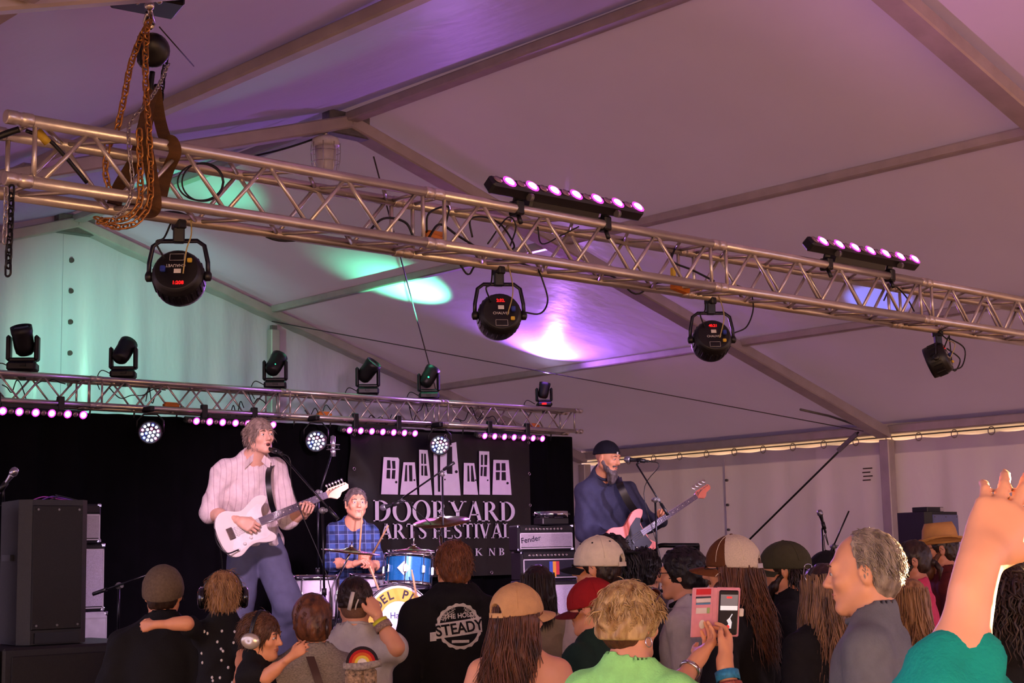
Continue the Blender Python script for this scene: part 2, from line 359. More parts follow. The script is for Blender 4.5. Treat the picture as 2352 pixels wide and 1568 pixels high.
def truss(x0, Y, z0, nsec, label):
    rt = thing('lighting_truss', label, 'truss', T4((x0, Y, z0)))
    D = .24; ch = [(0, 0), (D, 0), (D, D), (0, D)]
    tubem = MB(); tubem.cyl((0.01, 0, 0), (SEC-.01, 0, 0), .025, n=12); tubem = tubem.me('chord', m_tr)
    col_ = MB(); col_.lathe([(.025, -.055), (.0285, -.05), (.0285, -.012), (.026, -.01), (.026, .01), (.0285, .012), (.0285, .05), (.025, .055)], 12, T4((0, 0, 0), rot('y', 90))); col_ = col_.me('coupler', m_tr)
    vert = MB(); vert.cyl((0, 0, 0), (0, 0, D), .010, n=8); vert = vert.me('brace', m_tr)
    st = .207; d0 = nrm((st, 0, D)); diag = MB(); diag.cyl(d0*.0, np.array((st, 0, D)), .0095, n=8); diag = diag.me('brace', m_tr)
    weld = MB(); weld.lathe([(.0, -.008), (.02, -.006), (.022, 0), (.02, .006), (0, .008)], 8); weld = weld.me('weld', m_tr)
    faces = [T4((0, 0, 0)), T4((0, D, 0)), T4((0, 0, 0), rot('x', -90)), T4((0, 0, D), rot('x', -90))]
    for s_ in range(nsec):
        xb = s_*SEC
        for (y, z) in ch:
            link('chord', tubem, rt, T4((xb, y, z))); link('coupler', col_, rt, T4((xb, y, z)))
        for fi, Fm in enumerate(faces):
            for xv in (.065, SEC-.065):
                link('brace', vert, rt, T4((xb+xv, 0, 0))@Fm if fi < 1 else Fm@T4((xb+xv, 0, 0)))
            xs0 = .09
            for k in range(9):
                M = T4((xb+xs0+k*st, 0, 0)) if k % 2 == 0 else T4((xb+xs0+(k+1)*st, 0, 0))@T4((0, 0, 0), np.diag([-1., 1., 1.]))
                if fi in (2, 3) and fi == 2: M = T4((xb+xs0+(k if k % 2 else k+1)*st, 0, 0))@T4((0, 0, 0), np.diag([-1. if k % 2 == 0 else 1., 1., 1.]))
                link('brace', diag, rt, Fm@M)
    for (y, z) in ch: link('coupler', col_, rt, T4((nsec*SEC, y, z)))
    return rt
FY, FZ = 5.545, 3.114; BY, BZ = 12.95, 3.10
truss(2.52, FY, FZ, 5, 'large silver box truss hanging across the tent above the crowd')
XB0 = 2.52; XB1 = lineX(1328, BY, BZ+.24)
truss(XB1-5*SEC, BY, BZ, 5, 'silver box truss with moving lights above the black backdrop')

# ---- chain hoist and slings at the near truss end
def chain(pts, pitch, name, label, m, wire_r=.0042, wid=.013, M=None):
    P = catmull(pts, 12); seg = np.linalg.norm(np.diff(P, axis=0), axis=1); L = np.concatenate([[0], np.cumsum(seg)])
    rt = thing(name, label, 'chain', T4(P[0])); lm = MB(); h = pitch*.42; q = []
    for a in np.linspace(0, 2*PI, 14, endpoint=False): q.append((wid*math.cos(a), 0, (h if math.sin(a) > 0 else -h)+wid*math.sin(a)))
    lm.tube(q, wire_r, 5, 0, True); me = lm.me('chain_link', m); k = 0; s_ = 0.0
    while s_ < L[-1]:
        i = min(np.searchsorted(L, s_, 'right')-1, len(P)-2); t = (s_-L[i])/max(seg[i], 1e-9); p = P[i]+(P[i+1]-P[i])*t
        Q = frame(P[i+1]-P[i], (.3, .9, .1))@rot('z', 90*(k % 2)+45)
        link('chain_link', me, rt, T4(p-P[0], Q)); k += 1; s_ += pitch
    return rt
HY = FY+.12
hp = lambda x, y, dy=0.0: onY(x, y, HY+dy)
ht = thing('chain_hoist', 'black round chain hoist hanging from a plate under the roof', 'hoist', T4(hp(350, 115)))
o0 = hp(350, 115)
q = MB(); q.box(hp(340, 8)-o0+(0, 0, .06), (.27, .2, .15), rot('z', -15)@rot('y', 3), bev=.008); q.ob('mounting_plate', m_blkm, ht)
for x, y in ((315, 3), (366, 2)): q = MB(); q.ell(hp(x, y, -.13)-o0, (.014, .014, .014)); q.ob('bolt', m_steel, ht)
q = MB(); q.tube(catmull([hp(343, 12, -.12)-o0, hp(346, 30, -.1)-o0, hp(352, 50, -.02)-o0, hp(345, 64)-o0, hp(334, 52)-o0, hp(340, 30, -.05)-o0], 5), .011, 8); q.ob('shackle', m_steel, ht)
q = MB(); q.ell(hp(343, 12, -.13)-o0, .022); q.ob('shackle_pin', m_steel, ht)
Qh = frame(nrm(CAM-o0)+np.array([0, 0, -.1]))
q = MB(); q.lathe([(0, .07), (.04, .068), (.062, .055), (.071, .03), (.073, 0), (.071, -.03), (.05, -.05), (0, -.055)], 24, T4((0, 0, 0), Qh)); q.ob('housing', m_blk, ht)
q = MB(); q.box(hp(332, 118)-o0, (.05, .09, .14), rot('z', -40), bev=.015); q.ob('gear_box', m_blk, ht)
q = MB(); q.tube(catmull([hp(350, 165)-o0, hp(347, 200)-o0, hp(356, 215)-o0, hp(360, 195)-o0], 5), .012, 8); q.ob('hook', m_blkm, ht)
wire([hp(366, 62, .05), hp(445, 152, .3)], .003, 'loose_wire', 'short loose wire sticking out beside the hoist', m_blkrub)
chain([hp(340, 55, -.06), hp(322, 90, -.07), hp(300, 150, -.08), hp(284, 230, -.1), hp(268, 300, -.08), hp(258, 330, .05)], .034, 'hoist_chain', 'rusty chain slanting down the camera side of the hoist', m_rust)
chain([hp(338, 60, -.09), hp(334, 130, -.12), hp(336, 220, -.14), hp(342, 300, -.2), hp(346, 400, -.2), hp(341, 470, -.2), hp(310, 512, -.18), hp(262, 520, -.1), hp(222, 500, 0)], .034, 'hoist_chain', 'long rusty chain looping over the truss and hanging below it', m_rust)
chain([hp(320, 310, -.2), hp(322, 400, -.2), hp(320, 465, -.2), hp(290, 500, -.16), hp(235, 508, -.05)], .034, 'hoist_chain', 'shorter rusty chain loop hanging over the lower truss tube', m_rust)
chain([hp(385, 150, .05), hp(365, 195, -.05), hp(335, 240, -.13), hp(300, 280, -.16), hp(296, 330, -.2), hp(304, 420, -.2), hp(290, 475, -.2), hp(255, 505, -.1)], .026, 'hoist_chain', 'thin silver hand chain crossing in front of the brown sling', m_zinc, .0026, .008)
chain([hp(380, 140, .06), hp(372, 200, .06), hp(368, 250, .05)], .028, 'hoist_chain', 'dark short chain hanging behind the hoist', m_blkm, .0036, .011)
chain([hp(246, 340, .1), hp(243, 400, .12), hp(262, 470, .14)], .03, 'hoist_chain', 'rusty chain end hanging inside the truss', m_rust)
chain([onY(26, 440, FY-.02), onY(24, 500, FY-.02), onY(20, 580, FY-.02), onY(18, 632, FY-.02)], .03, 'hoist_chain', 'dark rusty chain hanging free from the truss end', m_blkm, .0045, .013)
chain([onY(14, 440, FY-.03), onY(13, 490, FY-.03), onY(10, 552, FY-.03)], .026, 'hoist_chain', 'silver chain hanging from the truss end', m_zinc, .003, .009)
def strap(pts, w_, name, label, m, face):
    P = catmull(pts, 8); q = MB(); G = []
    for i in range(len(P)):
        d = nrm(P[min(i+1, len(P)-1)]-P[max(i-1, 0)]); s_ = nrm(np.cross(d, face)); n_ = nrm(np.cross(s_, d))
        G.append([P[i]-s_*w_/2-n_*.004, P[i]+s_*w_/2-n_*.004, P[i]+s_*w_/2+n_*.004, P[i]-s_*w_/2+n_*.004, P[i]-s_*w_/2-n_*.004])
    q.grid(np.array(G), 0, False); return tag(q.ob(name, m), label, 'strap')
vf = nrm(CAM-o0)
strap([hp(352, 200), hp(338, 260, -.06), hp(334, 320, -.16), hp(348, 400, -.17), hp(356, 476, -.16), hp(330, 486, .02), hp(300, 470, .15)], .05, 'lifting_sling', 'brown lifting sling wrapped down the front of the truss', m_sling, vf)
strap([hp(356, 200), hp(366, 270, -.02), hp(380, 318, -.1), hp(396, 326, -.165), hp(402, 352, -.16), hp(384, 395, -.06), hp(365, 470, -.05)], .05, 'lifting_sling', 'brown lifting sling looped over the upper truss tube', m_sling, vf)
strap([hp(352, 205, .04), hp(330, 300, .12), hp(310, 370, .16), hp(275, 430, .16), hp(262, 470, .1)], .06, 'lifting_sling', 'dark brown sling hanging inside the truss', m_sling, vf)

# ---- round stage lights seen from behind
def par(px, py, aim, yoke_h, label, digits, upside, axis_tilt=0.0, side=False):
    c = onY(px, py, FY+.24); zt = FZ-.025
    rt = thing('stage_light', label, 'stage light', T4(c), 'round stage lights under the front truss')
    ax = nrm(np.array(aim)-c); Q = frame(ax); h = zt-c[2]
    q = MB(); q.lathe([(.0, -.062), (.088, -.062), (.0895, -.0618), (.0905, -.061), (.099, -.052), (.0995, -.051), (.1085, -.028), (.109, -.026), (.109, .055), (.106, .075), (.1, .075), (.095, .06), (.0, .058)], 32, T4((0, 0, 0), Q)); q.ob('can', m_blk, rt)
    for k in range(26):
        a = 2*PI*k/26; q = MB(); q.box(Q@np.array([.1095*math.cos(a), .1095*math.sin(a), .01]), (.006, .010, .06), Q@rot('z', math.degrees(a)), bev=.002); q.ob('fin', m_blkm, rt)
    sx = Q[:, 0]
    for s_ in (-1, 1):
        q = MB(); q.lathe([(.0, 0), (.018, 0), (.022, .006), (.022, .024), (.012, .03), (0, .03)], 10, T4(sx*s_*.110, frame(sx*s_))); q.ob('knob', m_blk, rt)
    hy = np.array([0, 0, h-.07]); w_ = .126; pts = [sx*-w_+(0, 0, -.015), sx*-w_*.98+(0, 0, .06), sx*-w_*.86+hy*.86, sx*-w_*.62+hy, sx*w_*.62+hy, sx*w_*.86+hy*.86, sx*w_*.98+(0, 0, .06), sx*w_+(0, 0, -.015)]
    q = MB(); q.tube(pts, .011, 6, flat=.45); q.ob('yoke', mat('blue_black_yoke', (26, 24, 40), .35, .4), rt)
    q = MB(); q.box((0, 0, h-.045), (.05, .035, .07), rot('z', -30), bev=.006); q.box((0, 0, h+.0), (.04, .07, .04), rot('z', 0), bev=.006); q.ob('clamp', m_blk, rt)
    up_ = -1 if upside else 1
    Mb = T4(-ax*.0635, np.stack([-Q[:, 0]*1.0, Q[:, 1], -Q[:, 2]], 1)); Mr = T4((0, 0, 0), rot('z', 180 if upside else 0))
    lettering(digits, .022, m_red, rt, Mb@T4((0, .058*1, 0) if not upside else (.01, -.062, 0)), .001, .0006, name='display')
    lettering('CHAUVET', .019, m_wht, rt, Mb@T4((.0, -.01, 0) if not upside else (-.004, .02, 0))@Mr, .0006, name='lettering')
    q = MB(); q.box((0, 0, 0), (.03, .02, .001)); q.ob('label_sticker', m_wht, rt, Mb@T4((.0, .022, 0) if not upside else (.005, -.006, 0)))
    q = MB()
    for a, b_ in (((-.03, -.045), (.03, -.045)), ((.03, -.045), (.03, -.075)), ((.03, -.075), (-.03, -.075)), ((-.03, -.075), (-.03, -.045))): q.cyl(np.array(a+(0,))*up_, np.array(b_+(0,))*up_, .0009, n=4)
    q.ob('printed_box', m_wht, rt, Mb)
    q = MB(); q.box((0, 0, .01), (.022, .026, .02), bev=.004); q.ob('plug', mat('blue_plug', (40, 60, 150), .5), rt, Mb@T4((-.055, .0, 0) if upside else (.06, .01, 0)))
    q = MB(); q.box((0, 0, .008), (.02, .018, .014), bev=.003); q.ob('plug', m_yel, rt, Mb@T4((.055, .04*up_*-1, 0)))
    q = MB(); q.tube(catmull([-ax*.065+Q[:, 1]*.05+sx*.05, -ax*.12+Q[:, 1]*.10+sx*.08, -ax*.07+(0, 0, h*.6)+sx*.05, (0, 0, h+.02)+sx*.03], 6), .0045, 5); q.ob('power_cord', m_blkrub, rt)
    q = MB(); q.tube(catmull([-ax*.065+Q[:, 1]*-.02-sx*.03, -ax*.13+Q[:, 1]*.06-sx*.05, -ax*.05+(0, 0, h*.7)-sx*.06, (0, 0, h+.03)-sx*.05], 6), .0032, 5); q.ob('safety_cable', mat('pale_cord', (190, 172, 110), .7), rt)
    return c, ax
pars = [par(410, 635, (5.5, 8.4, 1.8), 0, 'round black stage light with red digits hung by the truss end', '1:208', True),
        par(1147, 725, (8.0, 10.2, 1.75), 0, 'round black stage light above the banner, second from the hoist', '2:32.', False),
        par(1635, 780, (8.8, 8.5, 1.7), 0, 'round black stage light in front of a roof joint, third from the hoist', '40.21', False),
        par(2157, 825, (7.2, 10.2, 1.2), 0, 'round black stage light seen side-on farthest from the hoist', '88.1', False)]
for (c, ax), pw, cl in zip(pars, (380, 1050, 170, 400), ((1, .62, .88), (1, .6, .95), (1, .66, .88), (.8, .6, 1))):
    spot('stage_wash', tuple(c+ax*.1), tuple(c+ax*3), cl, pw, 42, .8, .08)

# ---- LED bars
def ledbar(p0, p1, nrmv, label, n=14, wd=.075, lit_first=1, group='magenta light bars', back=False):
    p0 = np.array(p0); p1 = np.array(p1); c = (p0+p1)/2; L = np.linalg.norm(p1-p0); ex = nrm(p1-p0); ez = nrm(nrmv-ex*(nrmv@ex)); ey = np.cross(ez, ex); Q = np.stack([ex, ey, ez], 1)
    rt = thing('light_bar', label, 'light bar', T4(c, Q), group)
    q = MB(); q.box((0, 0, -.035), (L, wd, .07), bev=.012); q.ob('housing', m_blk, rt)
    st = L/n; a_ = st*.44
    l1 = MB(); l1.lathe([(a_*.8, .0), (a_*.78, .006), (a_*.5, .012), (0, .014)], 12); l1 = l1.me('lens', m_led)
    l2 = MB(); l2.lathe([(a_*1.12, .0), (a_*1.15, .004), (a_*.9, .005), (a_*.8, .002)], 12, caps=False); l2 = l2.me('reflector', m_lede)
    l3 = MB(); l3.lathe([(a_*.75, .0), (a_*.7, .005), (0, .007)], 12); l3 = l3.me('lens', m_ledo)
    for k in range(n):
        M = T4((-L/2+st*(k+.5), 0, .001))
        if k % 2 == lit_first: z = link('lens', l1, rt, M); link('reflector', l2, rt, M); z['label'] = 'lit magenta lens'
        else: link('lens', l3, rt, M)
    return rt, Q, c, L
for (x0, y0, x1, y1, lab) in ((1130, 412, 1476, 476, 'black light bar with magenta lenses on top of the truss by the middle'), (1862, 548, 2109, 598, 'black light bar with magenta lenses on top of the far truss part')):
    a = onY(x0, y0, FY-.05); b_ = onY(x1, y1, FY-.05); b_[2] = a[2] = (a[2]+b_[2])/2
    rt, Q, c, L = ledbar(a, b_, np.array([0, -.78, .62]), lab)
    Qi = Q.T
    def loc(p): return Qi@(np.array(p)-c)
    for s_ in (-.3, .28):
        px_ = c+np.array([s_*L, 0, 0])
        q = MB(); q.T = T4(Qi@-c, Qi)
        q.box((px_[0], FY-.0, c[2]-.06), (.05, .012, .16), rot('x', 20)); q.box((px_[0], FY+.01, FZ+.24+.005), (.05, .075, .075), bev=.008); q.cyl((px_[0], FY, FZ+.24-.03), (px_[0], FY-.02, FZ+.24-.075), .012); q.ob('clamp', m_blk, rt)
        q = MB(); q.T = T4(Qi@-c, Qi); q.lathe([(.02, -.01), (.02, .01)], 10, T4((px_[0]+.03, FY-.06, c[2]-.06), rot('y', 90))); q.ob('knob', m_alud, rt)
    q = MB(); q.T = T4(Qi@-c, Qi); q.box((c[0], FY+.03, c[2]-.07), (.46*L, .09, .10), rot('x', 25), bev=.012); q.ob('power_box', m_blk, rt)
    d_ = bpy.data.lights.new('bar_glow', 'AREA'); d_.shape = 'RECTANGLE'; d_.size = L; d_.size_y = .05; d_.energy = 9; d_.color = (1, .4, .8)
    o_ = bpy.data.objects.new('bar_glow', d_); COL.objects.link(o_); look(o_, tuple(c+Q[:, 2]*.03), tuple(c+Q[:, 2]*2))
BL = ['magenta light bar under the back truss, nearest the speaker stack', 'magenta light bar under the back truss behind the guitarist', 'magenta light bar under the back truss over the banner corner', 'magenta light bar under the back truss, nearest its free end']
for k, (x0, y0, x1, y1) in enumerate(((-62, 940, 200, 953), (428, 966, 634, 975), (783, 985, 959, 997), (1096, 999, 1251, 1008))):
    a = onY(x0, y0, BY-.06); b_ = onY(x1, y1, BY-.06); b_[2] = a[2] = (a[2]+b_[2])/2
    rt, Q, c, L = ledbar(a, b_, np.array([-.55, -.8, -.25]), BL[k], 14, .06, 1)
    for s_ in (-.28, .28):
        q = MB(); q.T = T4(Q.T@-c, Q.T); q.box((c[0]+s_*L, BY-.01, (c[2]+BZ)/2+.03), (.06, .05, BZ-c[2]+.06), bev=.006); q.ob('clamp', m_blk, rt)
    q = MB(); q.T = T4(Q.T@-c, Q.T); q.box((c[0], BY+.0, c[2]+.045), (.5*L, .07, .05)); q.ob('power_box', m_blk, rt)
    d_ = bpy.data.lights.new('bar_glow', 'AREA'); d_.shape = 'RECTANGLE'; d_.size = L; d_.size_y = .05; d_.energy = 6; d_.color = (1, .22, .85)
    o_ = bpy.data.objects.new('bar_glow', d_); COL.objects.link(o_); look(o_, tuple(c+Q[:, 2]*.03), tuple(c+Q[:, 2]*2+np.array([0, 0, -.6])))
# ---- LED pars facing the crowd
for k, (x, y, lab) in enumerate(((345, 993, 'lit round light under the back truss, nearest the speaker stack'), (726, 1013, 'lit round light under the back truss between guitarist and banner'), (1010, 1022, 'lit round light under the back truss in front of the banner doors'))):
    c = onY(x, y, BY-.12); ax = nrm(CAM+np.array([.3, 0, .2])-c); Q = frame(ax)
    rt = thing('stage_light', lab, 'stage light', T4(c), 'lit round stage lights facing the crowd')
    q = MB(); q.lathe([(0, -.14), (.08, -.13), (.105, -.08), (.11, .0), (.105, .012), (.098, .012), (.096, -.004), (0, -.004)], 24, T4((0, 0, 0), Q)); q.ob('can', m_blk, rt)
    dot = MB(); dot.lathe([(.0125, 0), (.011, .006), (0, .009)], 8); dm = [dot.me('led', t) for t in (m_ledw, m_ledr, m_ledb)]; j = 0
    for rr, n in ((.0, 1), (.036, 6), (.072, 12)):
        for i in range(n):
            a = 2*PI*i/n+.2; link('led', dm[(0, 0, 1, 0, 2)[j % 5]], rt, T4(Q@np.array([rr*math.cos(a), rr*math.sin(a), .0]), Q)); j += 1
    hh = BZ-.02-c[2]; sx = Q[:, 0]
    q = MB(); q.tube([sx*-.118, sx*-.118+(0, 0, hh*.5), sx*-.06+(0, 0, hh-.05), sx*.06+(0, 0, hh-.05), sx*.118+(0, 0, hh*.5), sx*.118], .008, 6); q.ob('yoke', m_blkm, rt)
    q = MB(); q.box((0, .04, hh-.0), (.05, .16, .05), bev=.008); q.ob('clamp', m_blk, rt)
    spot('par_glow', tuple(c+ax*.05), tuple(c+ax*3), (.8, .75, 1), 16, 60, .8, .08)
# ---- moving heads standing on the back truss
def onroof(x, y, s_=1):
    d = ray(x, y); return CAM+d*((ZR-.06-s_*(CAM[0]-XR)*SL-CAM[2])/(d[2]+s_*d[0]*SL))
mh_l = ['moving head light tilted back, first on the back truss', 'moving head light with a green indicator beside the first one', 'moving head light in front of the end wall upright', 'moving head light with a dark round lens, third from the free end', 'green lit moving head light, second from the free end', 'moving head light with a glowing white lens at the free end']
hd = [((52, 857), (-.35, -.3, 1.0), 1.15), ((283, 874), (.6, .3, .75), 1.05), ((632, 896), (.6, .2, .75), 1.02), ((845, 910), (.25, -.6, .7), 1.05), ((985, 918), (.5, -.1, .8), 1.0), ((1250, 935), (.15, -.12, 1.0), .8)]
for k, ((x, y), dr, sc) in enumerate(hd):
    base = onY(x, y, BY+.12); base[2] = BZ+.24+.025; c = base
    rt = thing('moving_head_light', mh_l[k], 'stage light', T4(c, rot('z', -35)*1.0), 'moving head lights on the back truss'); Z = rot('z', 35)
    q = MB(); q.box((0, 0, .045*sc), (.22*sc, .18*sc, .075*sc), bev=.02); q.box((0, 0, .008), (.15*sc, .12*sc, .016)); q.ob('base', m_blk, rt)
    q = MB(); q.box((0, 0, -.03), (.05, .05, .07)); q.box((0, -.1, -.03), (.04, .06, .05)); q.ob('clamp', m_blk, rt)
    q = MB(); q.box((0, 0, .098*sc), (.2*sc, .1*sc, .035*sc), bev=.012)
    for s_ in (-1, 1): q.box((s_*.105*sc, 0, .19*sc), (.035*sc, .1*sc, .2*sc), bev=.016)
    q.ob('yoke', m_blk, rt)
    d = nrm(Z@np.array(dr)); Q = frame(d, (0, 1, 0)); hc = np.array([0, 0, .25*sc])
    q = MB(); q.lathe([(.0, -.115), (.05, -.112), (.07, -.09), (.078, -.04), (.078, .05), (.083, .07), (.083, .115), (.074, .118), (.07, .105), (0, .104)], 20, T4(hc, Q*sc)); h_ = q.ob('head', m_blk, rt)
    q = MB(); q.lathe([(.068, .106), (.05, .112), (0, .115)], 16, T4(hc, Q*sc)); q.ob('lens', m_lensw if k == 5 else m_glassd, h_)
    if k in (1, 2, 4):
        pc = Z@nrm(CAM-c); q = MB(); q.ell(hc+pc*.086*sc+np.array([0, 0, .0]), .008); q.ob('indicator', m_grn, h_)
    q = MB(); pc = Z@nrm(CAM-c); q.box(pc*np.array([.1, .1, 0])*sc+(0, 0, .05*sc), (.05, .05, .02)); q.ob('display', m_red if k == 5 else m_blkm, rt)
    q = MB(); q.tube(catmull([(-.1, .05, .05), (-.2, .02, .09), (-.24, 0, .0), (-.2, -.1, -.1)], 5), .005, 5); q.ob('cable', m_blkrub, rt)
    top = c+rot('z', -35)@(hc+d*.13*sc)
    if k == 4: spot('green_beam', tuple(c+np.array([0, -.1, .42])), tuple(onroof(945, 669)), (.12, 1, .42), 260, 20, .9, .03); spot('green_halo', tuple(c+np.array([0, -.1, .42])), tuple(onroof(945, 669)), (.12, 1, .4), 380, 70, 1, .03)
    if k == 5: spot('violet_beam', tuple(c+np.array([0, -.05, .4])), tuple(onroof(1272, 804)), (.52, .2, 1), 120, 40, .9, .03); spot('violet_halo', tuple(c+np.array([0, -.05, .4])), tuple(onroof(1265, 760)), (.5, .18, 1), 520, 140, 1, .03)
    if k == 1: spot('green_wash', tuple(c+np.array([.1, .1, .4])), (8.3, 15.4, 3.9), (.3, 1, .62), 190, 90, 1, .05)
    if k == 2: spot('green_roof_beam', tuple(c+np.array([0, 0, .4])), tuple(onroof(450, 425)), (.1, 1, .4), 150, 50, 1, .05)
    if k == 0: spot('green_streak', tuple(c+np.array([0, -.1, .45])), tuple(onroof(815, 110, -1)), (.2, 1, .45), 240, 13, 1, .05)
fl_ = thing('floor_light', 'small black floor light at the stage side aimed at the roof', 'stage light', T4((12.2, 9.6, .88)))
q = MB(); q.box((0, 0, .03), (.2, .2, .06), bev=.01); q.ob('base', m_blk, fl_)
dfl = nrm(onroof(2015, 698)-np.array([12.2, 9.6, 1.05])); q = MB(); q.lathe([(0, -.1), (.06, -.1), (.075, .08), (.065, .09), (0, .085)], 18, T4((0, 0, .17), frame(dfl))); q.ob('head', m_blk, fl_)
spot('blue_beam', tuple(np.array([12.2, 9.6, 1.05])+dfl*.12), tuple(onroof(2015, 698)), (.2, .3, 1), 420, 13, .5, .02)
# ---- caged work lamp under the tent peak
c = onY(748, 357, 10.39); zp = ZR-.3
rt = thing('work_lamp', 'white caged work lamp hanging from the tent peak', 'lamp', T4(c))
m_lampw = mat('white_plastic', (222, 216, 214), .45); m_frost = mat('frosted_glass', (214, 208, 206), .3)
q = MB(); q.lathe([(0, .17), (.06, .165), (.11, .14), (.118, .12), (.118, .085), (.105, .075), (0, .075)], 20); q.ob('housing', m_lampw, rt)
q = MB(); q.lathe([(.09, .08), (.088, 0), (.075, -.1), (.062, -.15), (0, -.165)], 18); q.ob('globe', m_frost, rt)
for a in np.arange(8)*PI/4:
    q = MB(); q.tube([(r_*math.cos(a), r_*math.sin(a), z) for r_, z in ((.12, .1), (.125, .04), (.118, -.06), (.098, -.15), (.06, -.18))], .003, 4); q.ob('cage_wire', m_steel, rt)
for r_, z in ((.126, .03), (.118, -.06), (.095, -.155)): q = MB(); q.torus((0, 0, z), r_, .003, None, 20, 4); q.ob('cage_ring', m_steel, rt)
q = MB(); q.cyl((0, 0, .165), (0, 0, .2), .025); q.tube([(0, 0, .2), (-.03, 0, .24), (0, 0, zp-c[2])], .004, 5); q.tube([(0, 0, .2), (.03, 0, .24), (.02, 0, zp-c[2])], .004, 5); q.ob('hanger', m_steel, rt)
wire(catmull([c+(-.06, 0, .15), onY(690, 330, 10.5), onY(640, 345, 10.6), onY(585, 358, 10.8)], 6), .009, 'power_cord', 'black power cord leading off beside the caged work lamp', m_blkrub)
# ---- cables along the trusses
FR = FY+.24
def cab(pts, r, lab, m=m_blkrub): return wire(catmull(pts, 6), r, 'cable', lab, m)
fy = lambda x, y, d=.24: onY(x, y, FY+d)
cab([fy(330, 495), fy(400, 487), fy(460, 505), fy(560, 520), fy(640, 552), fy(740, 548), fy(840, 562), fy(900, 572)], .006, 'black cable running along the lower truss tube past the hoist')
cab([fy(940, 590), fy(1040, 596), fy(1075, 630), fy(1100, 605), fy(1180, 600), fy(1300, 640), fy(1400, 632), fy(1460, 675), fy(1510, 650), fy(1600, 650)], .005, 'black cable drooping below the lower truss tube by the middle lights')
cab([fy(1690, 655), fy(1800, 690), fy(1900, 700), fy(2000, 720), fy(2100, 730)], .005, 'black cable along the lower truss tube at its far part')
for i in range(2):
    ct = [(460+52*math.cos(a)*(1-.08*i), 418+42*math.sin(a)*(1+.05*i)) for a in np.linspace(0, 2*PI, 16)]
    cab([fy(x+6*i, y, .12+.02*i) for x, y in ct], .0035, ['coiled black cable loop inside the truss beside the slings', 'inner coil of black cable inside the truss beside the slings'][i])
cab([fy(60, 300, .1), fy(110, 320, .1), fy(150, 360, .1), fy(200, 420, .1)], .008, 'thick black cable entering the truss end')
cab([onY(-20, 320, FY+.15), fy(20, 305, .12), fy(45, 297, .1)], .014, 'thick black cable tied to the upper truss tube end')
q = MB(); q.cyl(fy(86, 300, .09), fy(110, 328, .09), .017); tag(q.ob('cable_connector', m_yel), 'yellow cable connector at the truss end', 'connector')
cab([fy(840, 540, .1), fy(880, 502, .1), fy(930, 510, .12), fy(950, 545, .12)], .006, 'black cable arching inside the truss before its joint')
cab([fy(980, 535, .12), fy(985, 490, .1), fy(1030, 475, .1), fy(1022, 520, .12)], .005, 'black cable loop standing beside the truss joint')
cab([fy(985, 545, .1), fy(1010, 515, .1), fy(1050, 540, .1), fy(1090, 565, .12)], .006, 'black cable bowed out past the truss joint')
cab([fy(1085, 545, .1), fy(1080, 505, .1), fy(1110, 498, .1)] + [fy(1150, 515, .12), fy(1180, 560, .15), fy(1175, 575, .2)], .005, 'black cable hanging in loops above the second round light')
cab([fy(1120, 560, .1), fy(1165, 500, .1), fy(1185, 520, .1), fy(1170, 570, .1)], .004, 'thin black cable loop inside the truss near the light bar')
cab([fy(1235, 520, .1), fy(1245, 560, .12), fy(1290, 540, .12), fy(1330, 520, .05)], .004, 'thin cable hanging from the light bar clamp')
cab([fy(1195, 715, .2), fy(1240, 720, .2), fy(1258, 690, .2), fy(1245, 640, .2), fy(1235, 618, .22)], .0045, 'black cable dropping from the second round light')
cab([fy(1685, 765, .2), fy(1715, 750, .2), fy(1730, 710, .2), fy(1726, 670, .22)], .0045, 'black cable dropping from the third round light')
cab([fy(2175, 800, .24), fy(2205, 825, .24), fy(2190, 850, .24), fy(2180, 770, .24)], .005, 'black cable looping beside the side-on round light')
cab([fy(2178, 775, .24), fy(2215, 800, .24), fy(2210, 840, .24), fy(2185, 850, .24)], .005, 'thin cable hanging beside the side-on round light')
cab([fy(1550, 570, .2), fy(1545, 600, .2), fy(1590, 620, .2), fy(1640, 645, .2)], .006, 'black cable hanging at the second truss joint')
cab([fy(2030, 690, .2), fy(2050, 655, .2), fy(2080, 680, .2), fy(2100, 715, .2)], .005, 'black cable arch near the blue roof glow')
for x, y, lab in ((998, 548, 'orange cable splitter resting on the lower tube by the joint'), (1562, 662, 'orange cable splitter on the lower truss tube')):
    q = MB(); p = fy(x, y, .13); q.box(p, (.12, .05, .035), rot('y', 9), bev=.006); q.box(p+(0, 0, .025), (.09, .03, .02)); tag(q.ob('cable_splitter', m_org), lab, 'splitter')
q = MB(); q.box(fy(1546, 625, .1), (.025, .025, .05), bev=.004); tag(q.ob('cable_connector', m_yel), 'yellow plug hanging inside the truss', 'connector')
by = lambda x, y, d=.1: onY(x, y, BY+d)
rc = random.Random(3)
for k, (x0, x1, y0, lab) in enumerate(((5, 60, 895, 'first slack cable in the back truss'), (80, 150, 870, 'slack cable under the first moving head light'), (250, 380, 898, 'slack cable loop below the second moving head light'), (335, 370, 905, 'tight cable tangle on the lower back truss tube'), (385, 440, 925, 'slack cable leading to the orange splitter of the back truss'), (520, 560, 940, 'slack cable above the guitarist'), (570, 625, 910, 'slack cable below the third moving head light'), (700, 760, 950, 'slack cable above the middle lit light'), (840, 900, 955, 'slack cable below the banner corner bar'), (940, 985, 945, 'slack cable below the green lit moving head'), (1040, 1110, 955, 'slack cable loop past the green lit moving head'), (1095, 1160, 965, 'slack cable near the back truss free end'))):
    n = 6; pts = [by(x0+(x1-x0)*i/(n-1), y0+rc.uniform(-22, 22), rc.uniform(0, .2)) for i in range(n)]
    cab(pts, .005, lab)
